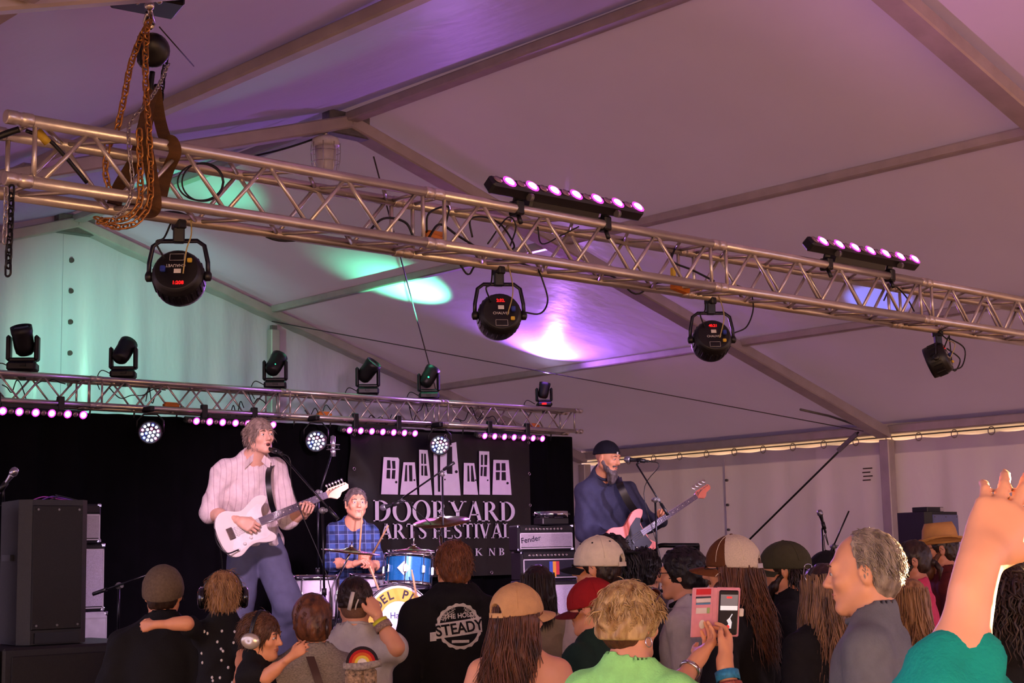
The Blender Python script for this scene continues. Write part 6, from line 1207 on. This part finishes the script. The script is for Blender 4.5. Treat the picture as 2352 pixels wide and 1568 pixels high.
k2 = kid('small boy in silver headphones grinning toward the woman beside him', 596, 1402, 6.12, -106, .96, hy=-2, hp_=-6, Jw=dict(elR=dep(612, 1553, 5.98), wrR=dep(668, 1508, 5.94), elL=dep(640, 1600, 6.3), wrL=dep(680, 1590, 6.2)), hands=dict(R=dict(dirw=dep(696, 1488, 5.96)-dep(668, 1508, 5.94), palmw=_fw-np.array([0, 0, .2]), curl=(30, 32, 34, 36), thumb=.4)), top=dict(mat=C_BLK, sleeve=.6, o=.012, rib=C_BLK), skin=SKIN['warm'], seed=4, hr=6, merge='R')
short_hair(k2, H_BRN, .010, 900, .05, 6, (.0, .114, -.05, .088, .084, .088), back=-.08, width=.003); ear_muffs(k2, mat('silver_cup', (206, 196, 172), .25, .6), m_blk, 'headphones')
# woman with twisted-up hair
c = crowd('woman with coppery brown twisted hair in a heathered knit top', 717, 1358, 6.22, 14, .02, top=dict(mat=C_HEA, sleeve=1.9, o=.02, neck=(.088, .1, .08), wr=.005, rib=C_HEA), male=.1, bw=1.02, seed=5, skin=SKIN['warm'])
hair_shell(c, H_AUB, .014, -.085, extra=[('ell', (.012, -.092, -.01), (.052, .045, .078), None, .03)])
locks(c, H_AUB, 900, lambda P: (P[:, 1] < .05) & (P[:, 2] > -.06), lambda P: np.array([.03, -.12, -.02])-P*1.0, .06, .0, .0125, .0028, 5, 9, jit=.04, hug=True)
b = MB(); b.T = c['Mh']
for i in range(5): b.cyl((.046, -.136, .01-.014*i), (.06, -.13, .006-.014*i), .003, n=6)
b.cyl((.052, -.142, .02), (.052, -.140, -.07), .006); b.ob('hair_claw', mat('dark_tortoise', (50, 30, 20), .3), c['root'])
jj = c['j']; b = MB(); G = catmull([jj['neck']+np.array(v) for v in ((-.02, -.085, .01), (.0, -.125, -.06), (.03, -.145, -.16), (.07, -.15, -.3))], 5); b.grid(np.stack([G-(.016, 0, 0), G+(.016, 0, 0)], 1)); b.grid(np.stack([G+(.016, .004, 0), G-(.016, -.004, 0)], 1)); b.ob('bag_strap', mat('brown_leather', (66, 44, 34), .5), c['root'])
# person with a hair clip
c = crowd('person with a shaved nape and pale hair clip in a white tee', 815, 1322, 7.0, 2, .015, top=dict(mat=C_WHT, sleeve=.62, o=.02, neck=(.09, .1, .08), rib=C_WHT), Jw=dict(elR=dep(908, 1486, 6.85), wrR=dep(869, 1420, 6.9)), hands=dict(R=dict(dirw=dep(852, 1370, 6.95)-dep(869, 1420, 6.9), palmw=dep(830, 1380, 7)-dep(860, 1380, 6.95), curl=(20, 22, 24, 26), thumb=.3)), male=.4, fat=.4, seed=6, skin=SKIN['fair'])
hair_shell(c, mat('buzzed_nape', (120, 84, 62), .8, 0, .2, 120), .0025, -.085, noise=.0008); hair_shell(c, H_DBR, .012, cutz=-.022, noise=.003)
locks(c, H_DBR, 700, lambda P: (P[:, 1] < .05) & (P[:, 2] > -.01), lambda P: np.array([0, -.12, .01])-P, .05, .0, .0115, .0028, 5, 19, jit=.04, hug=True)
b = MB(); b.T = c['Mh']; b.tube([(-.002, -.124, .055), (-.012, -.136, .012), (-.022, -.130, -.03)], .009, 6, flat=1.4); b.tube([(.024, -.126, .02), (.014, -.132, -.005), (.008, -.13, -.03)], .004, 5); b.ob('hair_clip', mat('pearl_clip', (220, 210, 190), .25), c['root'])
band(c, 'R', .86, .032, .022, mat('yellow_wristband', (216, 214, 40), .6), 'wristband'); band(c, 'R', .72, .036, .03, mat('beaded_bracelet', (150, 124, 110), .5, 0, .5, 200), 'bracelet')
# rainbow bag
pr = dep(832, 1522, 5.95); rt = thing('rainbow_bag', 'small bag with a rainbow arch and grey fluffy trim beside the knit top', 'bag', T4(pr, rot('z', -42.3+5)))
for i, cc in enumerate(((40, 30, 34), (172, 34, 36), (206, 96, 40), (214, 190, 70), (214, 206, 196))):
    r1 = .062-.011*i; b = MB(); A = np.linspace(0, PI, 20); b.prism([(r1*math.cos(a), r1*math.sin(a)) for a in A], -.012-.001*i, .012+.001*i, RX); b.ob('rainbow_band', cloth('rb%d' % i, cc), rt)
b = MB(); b.tube(catmull([(-.07, 0, -.01), (0, -.012, -.012), (.07, 0, .0)], 6), .016, 8); b.ob('fluffy_trim', mat('grey_fluff', (150, 140, 130), .95, 0, .3, 90, .8, 120), rt); b = MB(); b.box((.03, 0, -.10), (.05, .03, .16), bev=.01); b.box((-.03, 0, -.10), (.07, .03, .16), bev=.01); b.ob('patterned_body', mat('leopard_cloth', (140, 116, 90), .85, 0, .75, 90), rt)
# man in the printed hoodie
c = crowd('man in a black hoodie with a round white printed emblem', 1041, 1238, 7.4, 14, .015, top=dict(mat=C_BLK, sleeve=1.95, o=.026, hood=True, wr=.007, wl=.14, hem=.12), hy=6, male=.9, bw=1.16, seed=7, skin=SKIN['warm'], fat=.3)
short_hair(c, H_RED, .009, 1100, .03, 8, back=-.082); hs = c
m_pr = mat('white_screen_print', (206, 198, 190), .8, 0, .12, 60); bpy.context.view_layer.update()
cz = xf(np.linalg.inv(c['M0']), onY(1052, 1437, dep(1052, 1437, 7.25)[1])[None])[0]; RM = lambda x, z, k=1.0: T4((cz[0]+x, 0, cz[2]+z), rot('x', 90)*k)
def ring_me(r0, r1, n=72, a0=0, a1=360, wob=0.0):
    q = MB(); G = np.array([[((r+(wob if j else 0)*math.cos(18*a))*math.cos(a), (r+(wob if j else 0)*math.cos(18*a))*math.sin(a), 0) for j, r in enumerate(np.linspace(r0, r1, 3))] for a in np.radians(np.linspace(a0, a1, n))]); q.grid(G, 0, False); return q.me('print', m_pr)
def box_me(x0, x1, z0, z1, sl=.0): q = MB(); q.grid(np.array([[(x, z+sl*x, 0) for z in np.linspace(z0, z1, 5)] for x in np.linspace(x0, x1, 16)]), 0, False); return q.me('print', m_pr)
print_on_back(c, ring_me(.090, .104, wob=.003), RM(0, 0), m_pr)
print_on_back(c, box_me(-.108, .108, -.042, .026, .12), RM(0, 0), m_pr); print_on_back(c, box_me(-.135, -.108, -.05, -.01, .12), RM(0, 0), m_pr)
for a0_, a1_ in ((110, 160), (20, 70)): print_on_back(c, ring_me(.076, .079, 16, a0_, a1_), RM(0, 0), m_pr); print_on_back(c, ring_me(.068, .071, 16, a0_, a1_), RM(0, 0), m_pr)
print_on_back(c, box_me(-.04, .04, -.075, -.062), RM(0, 0), m_pr)
print_on_back(c, text_mesh('THE HOLD', .030, 0, .0008, 1.0), RM(-.0, .047)@T4((0, 0, 0), rot('z', 4)), m_pr, 'lettering', .008); print_on_back(c, text_mesh('STEADY', .068, 0, .0015, .92), RM(.0, -.010)@T4((0, 0, 0), rot('z', 7)), C_BLK, 'lettering', .008)
for s_, a0_, st in (('BROOKLYN', 158, -7.0), ('NEW YORK', 72, -7.0)):
    for i, ch in enumerate(s_):
        if ch != ' ': a = R_(a0_+st*i); print_on_back(c, text_mesh(ch, .016, 0), RM(.083*math.cos(a), .083*math.sin(a))@T4((0, 0, 0), rot('z', math.degrees(a)-90)), m_pr, 'lettering', .007)
# woman in the tan cap
c = crowd('woman in a tan baseball cap with long brown hair and bare shoulders', 1190, 1330, 5.8, -12, .035, hy=-40, hp_=-4, top=dict(mat=C_BLK, sleeve=0, o=.008, strapless=.03, scut=(.0, .0, 1), wr=.003), male=.0, bw=1.0, fat=.7, seed=8, skin=SKIN['fair'], J=dict(elR=(.26, -.06, 1.12), elL=(-.27, -.06, 1.12)), res=.012)
hair_shell(c, H_AUB, .006); cap_hat(c, cloth('tan', (206, 160, 108)), tilt=4, z0=.0, m_strap=cloth('tan_strap', (226, 180, 120)), top=1.08)
curtain(c, H_AUB, 620, .36, -42, 118, 3, .0055, .38, -.02, .055, .05, lj=.25); jj = c['j']
b = MB(); G = np.array([[(x, -.128-.012*math.cos(x*14), jj['chest'][2]+.06-z-abs(x)*.75) for x in np.linspace(-.13, .13, 9)] for z in (0, .05, .1)]); b.grid(G); b.grid(G[:, ::-1]+(0, .006, 0)); b.ob('halter_back', C_BLK, c['root'])
# dark haired woman in pale yellow
c = crowd('dark haired woman in a pale yellow top before the amplifier', 1234, 1296, 8.0, 0, .015, top=dict(mat=C_CRM, sleeve=.8), male=.0, seed=9); hair_shell(c, H_DBR, .014); curtain(c, H_DBR, 320, .22, -120, 120, 5, .006, .1, .03, .03, .02)
# white capped man
c = crowd('man in a white cap with black brim and a check edged pale tee', 1375, 1226, 7.05, 52, .035, hy=14, top=dict(mat=C_BEI, sleeve=.85, o=.018), male=.8, bw=1.1, seed=10, skin=SKIN['warm']); hair_shell(c, H_DBR, .006, -.085)
cap_hat(c, cloth('offwhite', (226, 212, 184)), m_brim=C_BLK, z0=-.005, tilt=-4, eyelets=m_blk, top=1.1); glasses(c, m_blk, m_glassd)
jj = c['j']
for s_ in (-1, 1): b = MB(); b.tube([jj['neck']+np.array([s_*.05, -.03, .03]), jj['shR' if s_ > 0 else 'shL']+np.array([0, -.01, .05])], .022, 6, flat=.5); b.ob('check_yoke', C_BWP, c['root'])
# black hat and dark curls
c = crowd('person with a wide black hat and dark curly hair behind the white cap', 1398, 1212, 7.75, 20, .05, top=dict(mat=C_BLK, sleeve=.8), male=.4, seed=11); hair_shell(c, H_BLK, .02, -.10, noise=.008)
locks(c, H_BLK, 700, lambda P: (P[:, 1] < .03) & (P[:, 2] < .06), lambda P: np.stack([P[:, 0]*6, P[:, 1]*5, -.6+P[:, 2]*0], 1), .16, .8, .022, .006, 7, 3, 1.3)
b = MB(); b.T = c['Mh']; b.lathe([(.0, .135), (.06, .133), (.085, .11), (.098, .05), (.15, .042), (.165, .046), (.165, .042), (.15, .037), (.09, .035)], 28, T4((0, -.012, .0)), caps=False); b.ob('brimmed_hat', cloth('hat_black', (16, 15, 16)), c['root'])
# red cap
c = crowd('young person in a dark red cap and dark green shirt', 1361, 1318, 6.35, 56, .032, hy=10, hp_=-8, top=dict(mat=C_GRN, sleeve=1.9, o=.016), male=.4, seed=12, skin=SKIN['warm']); hair_shell(c, H_BRN, .004, -.08); cap_hat(c, cloth('dark_red', (150, 24, 26)), m_under=C_BLK, m_brim=cloth('red_brim', (96, 18, 20)), z0=-.01, open_back=False, tilt=-6)
# blond woman filming
pb_ = dep(1443, 1330, 4.7)
c = crowd('woman with short wavy blond hair in a lime top filming with her phone', 1441, 1330, 4.7, -26, .03, hy=-20, hp_=-2, top=dict(mat=C_LIME, sleeve=.75, o=.016, neck=(.09, .09, .07), res=.0095), male=.0, seed=13, skin=SKIN['fair'], res=.011, merge='RL', Jw=dict(elL=dep(1535, 1605, 4.72), wrL=dep(1604, 1512, 4.86), elR=dep(1690, 1650, 4.75), wrR=dep(1664, 1516, 4.84)), hands=dict(L=dict(dirw=dep(1652, 1452, 4.98)-dep(1604, 1512, 4.86), palmw=nrm(_fw*-.2+_up*.6-_rt*.75), curl=(35, 30, 32, 36), thumb=.2), R=dict(dirw=dep(1684, 1445, 4.96)-dep(1664, 1516, 4.84), palmw=-_rt+.3*_fw, curl=(30, 34, 38, 42), thumb=.5)))
hair_shell(c, H_BRN, .007, -.1, noise=.003); hair_shell(c, H_BLD, .023, -.095, (.0, .118, -.05, .09, .09, .095), noise=.005, wl=.045, cutz=-.052, extra=[('ell', (0, -.03, .05), (.085, .1, .075), None, .03)])
locks(c, H_BLD, 3000, lambda P: ((((P-np.array([0, .118, -.05]))/np.array([.1, .1, .105]))**2).sum(1) > 1) & (P[:, 2] > -.02), lambda P: np.stack([P[:, 0]*5+.25, P[:, 1]*4.0-.05, -.3-P[:, 2]*1.5], 1), .05, .05, .004, .0024, 7, 21, .9, jit=.3, sphere=((0, -.017, .033), (.0985, .121, .112)), hug=True)
locks(c, H_BLD, 500, lambda P: ((((P-np.array([0, .118, -.05]))/np.array([.1, .1, .105]))**2).sum(1) > 1) & (P[:, 2] > .03), lambda P: np.stack([P[:, 0]*5+.25, P[:, 1]*4.0-.05, -.3-P[:, 2]*1.5], 1), .05, .3, .005, .003, 7, 22, .7, jit=.3, sphere=((0, -.017, .033), (.0985, .121, .112)))
b = MB(); b.T = c['Mh']; b.torus((.083, -.004, -.058), .016, .0022, rot('y', 80), 18, 5); b.ob('hoop_earring', m_chr, c['root']); b = MB(); b.T = c['Mh']
for q in (-1, 1): b.tube([(q*.034+.026*math.cos(a), .085+.0*a, .098+.020*math.sin(a)) for a in np.linspace(0, 2*PI, 14, endpoint=False)], .003, 5, 0, True); b.ell((q*.034, .085, .098), (.025, .003, .019), mi=1); b.tube([(q*.06, .08, .1), (q*.094, .03, .085), (q*.1, -.03, .05)], .003, 5)
b.ob('sunglasses', [mat('tortoise_frame', (70, 26, 16), .25), mat('brown_lens', (60, 28, 18), .1)], c['root'])
band(c, 'L', .72, .030, .012, m_chr, 'bracelet'); band(c, 'R', .72, .034, .03, mat('blue_wristband', (50, 140, 190), .6, 0, .3, 90), 'wristband'); band(c, 'R', .56, .037, .012, mat('bead_bracelet', (150, 70, 60), .5, 0, .6, 260), 'bracelet'); band(c, 'R', .48, .038, .018, mat('yellow_band', (220, 220, 60), .6), 'wristband')
# phone in a folding case
ph = dep(1672, 1406, 5.0); Qp = np.stack([nrm(_rt*.97+_fw*.22-_up*.05), nrm(np.cross(np.cross(_rt*.97+_fw*.22-_up*.05, _up), _rt*.97+_fw*.22-_up*.05)), np.zeros(3)], 1); Qp[:, 2] = np.cross(Qp[:, 0], Qp[:, 1])
rt = thing('smartphone', 'smartphone filming the band in an open pink card case', 'phone', T4(ph, Qp)); m_pk = mat('pink_leather', (222, 150, 168), .6, 0, .06, 40)
b = MB(); b.box((0, 0, -.006), (.082, .158, .009), bev=.004); b.box((-.045, 0, -.006), (.012, .155, .006)); b.ob('case', m_pk, rt)
Ql = T4((-.05, 0, -.006), rot('y', 14)); b = MB(); b.box((-.04, 0, 0), (.08, .158, .006), bev=.0025); fl = b.ob('flap', m_pk, rt, Ql)
for (x, y, w_, h, cc) in ((-.04, .066, .055, .018, (206, 40, 50)), (-.04, .048, .056, .006, (40, 44, 60)), (-.04, .038, .054, .018, (220, 214, 216)), (-.04, .029, .054, .007, (70, 140, 190)), (-.045, .006, .042, .018, (226, 220, 214)), (-.02, .006, .012, .018, (160, 190, 120))): b = MB(); b.box((x, y, .0042), (w_, h, .0018)); b.ob('card', mat('card_%d_%d_%d' % cc, cc, .5), fl)
b = MB(); b.ell((-.04, -.038, .0035), (.012, .015, .001)); b.ob('clasp', m_wht, fl)
b = MB(); b.box((0, 0, .002), (.066, .142, .009), bev=.004); b.ob('phone_body', m_blk, rt); b = MB(); b.box((.046, 0, -.002), (.016, .026, .008), bev=.003); b.ob('tab', m_wht, rt)
def screen(poly, z, cc, e): b = MB(); b.prism(poly, .0066, .0066+z); b.ob('screen_image', mat('screen_%d_%d_%d' % cc, cc, .3, emit=cc, estr=e), rt)
rc_ = lambda x0, y0, x1, y1: [(x0, y0), (x1, y0), (x1, y1), (x0, y1)]
screen(rc_(-.029, -.052, .029, .058), .0002, (120, 118, 122), .35); screen(rc_(-.029, .008, .029, .022), .0004, (220, 222, 224), .6); screen(rc_(-.029, -.052, .029, .008), .0004, (40, 36, 36), .2)
screen([(-.004, -.05), (.010, -.05), (.012, -.03), (.006, -.018), (.014, -.004), (.011, -.003), (.003, -.016), (-.006, -.024), (0, -.034)], .0006, (200, 206, 214), .6); screen(rc_(-.009, .046, .009, .052), .0006, (230, 60, 60), .6); screen([(-.001+.006*math.cos(a), -.045+.006*math.sin(a)) for a in np.linspace(0, 6.2, 10)], .0008, (220, 50, 50), .6)
# dark haired man in check
c = crowd('dark haired man in a black and white check shirt near the bassist stand', 1478, 1257, 8.3, -32, .014, top=dict(mat=C_BWP, sleeve=1.9, o=.02), male=.8, bw=1.05, seed=14, skin=SKIN['fair']); short_hair(c, H_BLK, .012, 700, .04, 11)
# woman with glasses and claw clip
c = crowd('woman with dark pinned up hair and glasses in a white tee', 1570, 1254, 7.2, 72, .016, top=dict(mat=C_WHT, sleeve=.8, rib=C_BLK), male=.1, seed=15, skin=SKIN['fair'], eyes=True); hair_shell(c, H_BLK, .016, -.07, extra=[('ell', (0, -.09, .0), (.055, .05, .08), None, .03)]); glasses(c, m_blk)
locks(c, H_BLK, 500, lambda P: (P[:, 1] < .04) & (P[:, 2] > -.05), lambda P: np.array([0, -.12, 0])-P, .05, .0, .0155, .003, 5, 31, jit=.04, hug=True)
b = MB(); b.T = c['Mh']
for (x0, z0_, x1, z1_) in ((.045, .04, .045, -.05), (.085, .04, .085, -.05), (.045, .04, .085, .04), (.045, -.05, .085, -.05)): b.cyl((x0, -.125+.6*(x0-.045), z0_), (x1, -.125+.6*(x1-.045), z1_), .006)
b.ob('hair_claw', mat('smoky_claw', (104, 96, 76), .3), c['root'])
# trucker cap man
c = crowd('long haired bearded man in a mesh backed cap and black tee', 1683, 1226, 6.55, 62, .036, hy=10, top=dict(mat=C_BLK, sleeve=.8, o=.018), male=1.0, bw=1.18, fat=.6, seed=16, skin=SKIN['warm'], J=dict(elR=(.30, -.02, 1.12), wrR=(.2, .2, 1.05), elL=(-.28, -.02, 1.12))); hair_shell(c, H_AUB, .010, -.10); curtain(c, H_AUB, 560, .33, -115, 115, 8, .006, .45, -.01, .06, .06, lj=.3); beard(c, H_AUB, 1.25, 1.5); glasses(c, m_blk, m_glassd)
cap_hat(c, cloth('brown_panel', (96, 56, 26)), m_brim=cloth('brown_brim', (110, 62, 26)), mesh_back=mat('white_mesh', (206, 190, 164), .8, 0, .12, 200), m_under=cloth('cream_seam', (226, 212, 186)), z0=.0, tilt=-3, top=1.16, m_strap=C_WHT)
# green cap man
c = crowd('bearded man in a dark olive cap and black tee with a lanyard', 1802, 1233, 7.1, 72, .034, hy=10, top=dict(mat=C_BLK, sleeve=.85, o=.018), male=.9, bw=1.12, fat=.5, seed=17, skin=SKIN['warm'], eyes=True); hair_shell(c, H_DBR, .010, -.095); locks(c, H_DBR, 500, lambda P: (P[:, 1] < -.03) & (P[:, 2] < .02), lambda P: np.stack([P[:, 0]*4, P[:, 1]*4, -.5+0*P[:, 2]], 1), .06, .6, .014, .004, 5, 41, .5); beard(c, H_DBR, 1.1, .2)
cap_hat(c, cloth('olive', (62, 60, 40)), z0=-.008, open_back=False, tilt=-4, brim_len=.06)
b = MB(); b.torus(c['j']['neck']+np.array([0, .0, .03]), .07, .008, rot('x', 8), 24, 6); lan = b.ob('lanyard', m_blk, c['root']); lettering('Contact', .022, m_wht, c['root'], T4(c['j']['neck']+np.array([.062, -.048, .03]), rot('z', 52)@rot('x', 90)), .0006, name='lettering')
# long haired woman with sunglasses on her head
c = crowd('woman with long streaked brown hair and glasses pushed up', 1892, 1292, 6.3, 24, .016, top=dict(mat=C_BLK, sleeve=.8), male=.0, seed=18); hair_shell(c, H_DBR, .013); curtain(c, hairmat('streaked_brown_hair', (150, 112, 78), (62, 40, 28)), 520, .36, -130, 130, 12, .0055, .25, .03, .05, .05)
b = MB(); b.T = c['Mh']
for q in (-1, 1): b.tube([(q*.03+.02*math.cos(a), .06, .118+.012*math.sin(a)) for a in np.linspace(0, 6.28, 12, endpoint=False)], .0025, 5, 0, True); b.tube([(q*.05, .06, .118), (q*.09, .01, .09), (q*.097, -.02, .06)], .002, 5)
b.ob('raised_glasses', m_chr, c['root'])
# far person in a black cap
c = crowd('person in a black cap glimpsed beyond the grey haired man', 1900, 1257, 9.2, 75, .034, top=dict(mat=C_BLK, sleeve=.8), male=.6, seed=19, eyes=True, res=.02); hair_shell(c, H_DBR, .004); cap_hat(c, cloth('cap_black', (24, 22, 24)), tilt=-4, open_back=False)
# grey haired man
c = crowd('grey haired man in a grey tee seen in profile near the right', 1992, 1216, 4.7, 68, .014, hy=6, hp_=-4, top=dict(mat=C_GRY, sleeve=.8, o=.018, rib=C_GRY, wl=.14), male=.9, bw=1.12, fat=.4, seed=20, skin=SKIN['fair'], eyes=True, res=.011, nose=.7, hs=1.06)
short_hair(c, H_SLV, .004, 1500, .022, 14, (.0, .075, .0, .09, .105, .13), back=-.085, lift=.006, width=.0022)
# pink shirt man
c = crowd('man with glasses and a small ponytail in a bright pink shirt', 2097, 1237, 9.0, 84, .014, top=dict(mat=C_PINK, sleeve=.8), male=.7, seed=21, eyes=True, skin=SKIN['tan'], res=.018); hair_shell(c, H_DBR, .007, -.075, (.0, .1, -.02, .088, .095, .11)); glasses(c, m_blk); beard(c, H_DBR, .9, 0)
b = MB(); b.T = c['Mh']; b.ell((0, -.125, -.01), (.02, .025, .022)); b.tube([(0, -.135, -.01), (0, -.165, -.05), (0, -.155, -.12)], [.018, .02, .004], 8); b.ob('ponytail', H_DBR, c['root'])
# cowboy hat man
c = crowd('bearded man in a tan cowboy hat and dark sunglasses', 2160, 1190, 9.9, 80, .075, top=dict(mat=cloth('dark_red_shirt', (90, 30, 30)), sleeve=1.9), male=1.0, seed=22, skin=SKIN['tan'], eyes=False, res=.018); hair_shell(c, H_DBR, .006, -.09); beard(c, H_AUB, 1.1, .8); glasses(c, m_blk, m_glassd)
b = MB(); b.T = c['Mh']@T4((0, -.01, .04), rot('x', -4)); A = np.linspace(0, 2*PI, 33); b.grid(np.array([[(.095*math.sin(a)*k_[0], .115*math.cos(a)*k_[0]*(1.0), k_[1]+(.045*k_[2]*math.sin(a)**2)) for k_ in ((.30, .112, -.3), (.74, .125, .0), (.90, .085, 0), (1.0, .01, 0), (1.06, .0, 0), (1.5, .0, .35), (1.8, -.004, 1.1), (1.8, -.009, 1.1), (1.06, -.006, 0))] for a in A])[::-1]); b.lathe([(0, .108), (.036, .112)], 16, caps=False); h_ = b.ob('cowboy_hat', mat('tan_felt', (190, 138, 76), .85), c['root']); b = MB(); b.T = c['Mh']@T4((0, -.01, .04), rot('x', -4)); b.lathe([(.101, .008), (.098, .03)], 28, T4((0, 0, 0), np.diag([.99, 1.2, 1.0])), caps=False); b.ob('hat_band', cloth('band_brown', (90, 56, 30)), h_)
# sandy haired person behind grey man
c = crowd('person with long sandy hair half hidden behind the grey haired man', 2090, 1328, 7.4, 10, .014, top=dict(mat=C_BLK, sleeve=.8), male=.0, seed=23, res=.018); hair_shell(c, H_SND, .012); curtain(c, H_SND, 300, .3, -130, 130, 13, .006, .2, .03, .04, .04)
# curly haired person
c = crowd('person with long dark curls behind the raised arm', 2306, 1292, 5.2, 4, .025, top=dict(mat=C_BLK, sleeve=.9, hood=True), male=.2, seed=24, skin=SKIN['warm']); hair_shell(c, H_DBR, .02, -.10, noise=.008); locks(c, H_DBR, 1100, lambda P: P[:, 1] < .05, lambda P: np.stack([P[:, 0]*5, P[:, 1]*5, -.55+P[:, 2]*0], 1), .19, .9, .024, .0055, 8, 43, 1.4)
# person at the edge
c = crowd('tanned person with glasses and a pale tank top at the picture edge', 2350, 1246, 6.6, 80, .014, top=dict(mat=C_WHT, sleeve=0, o=.01), male=.4, seed=25, skin=SKIN['tan'], eyes=True); hair_shell(c, H_DBR, .010); glasses(c, m_blk)
# raised arm in teal
aw = lambda x, y, d=0: dep(x, y, 1.95+d); pa = dep(2760, 1420, 2.1)
c = person('person in a teal top raising an arm close to the camera', pa[0], pa[1], 1.66, 22, hp_=2, male=.2, seed=26, skin=SKIN['fair'], eyes=False, merge='L', res=.0085, Jw=dict(shL=aw(2520, 1830, .1), elL=aw(2176, 1640, -.06), wrL=aw(2248, 1296, .0)), hands=dict(L=dict(dirw=aw(2322, 1140, .06)-aw(2248, 1296, 0), palmw=_fw*1.0+_rt*.2, curl=(10, 12, 15, 20), thumb=-.3, spread=1.5)), top=dict(mat=C_TEAL, sleeve=.9, sleeveL=1.30, o=.022, wr=.006, wl=.07, res=.009))
hair_shell(c, H_BRN, .014); curtain(c, H_BRN, 200, .25, -120, 120, 44)
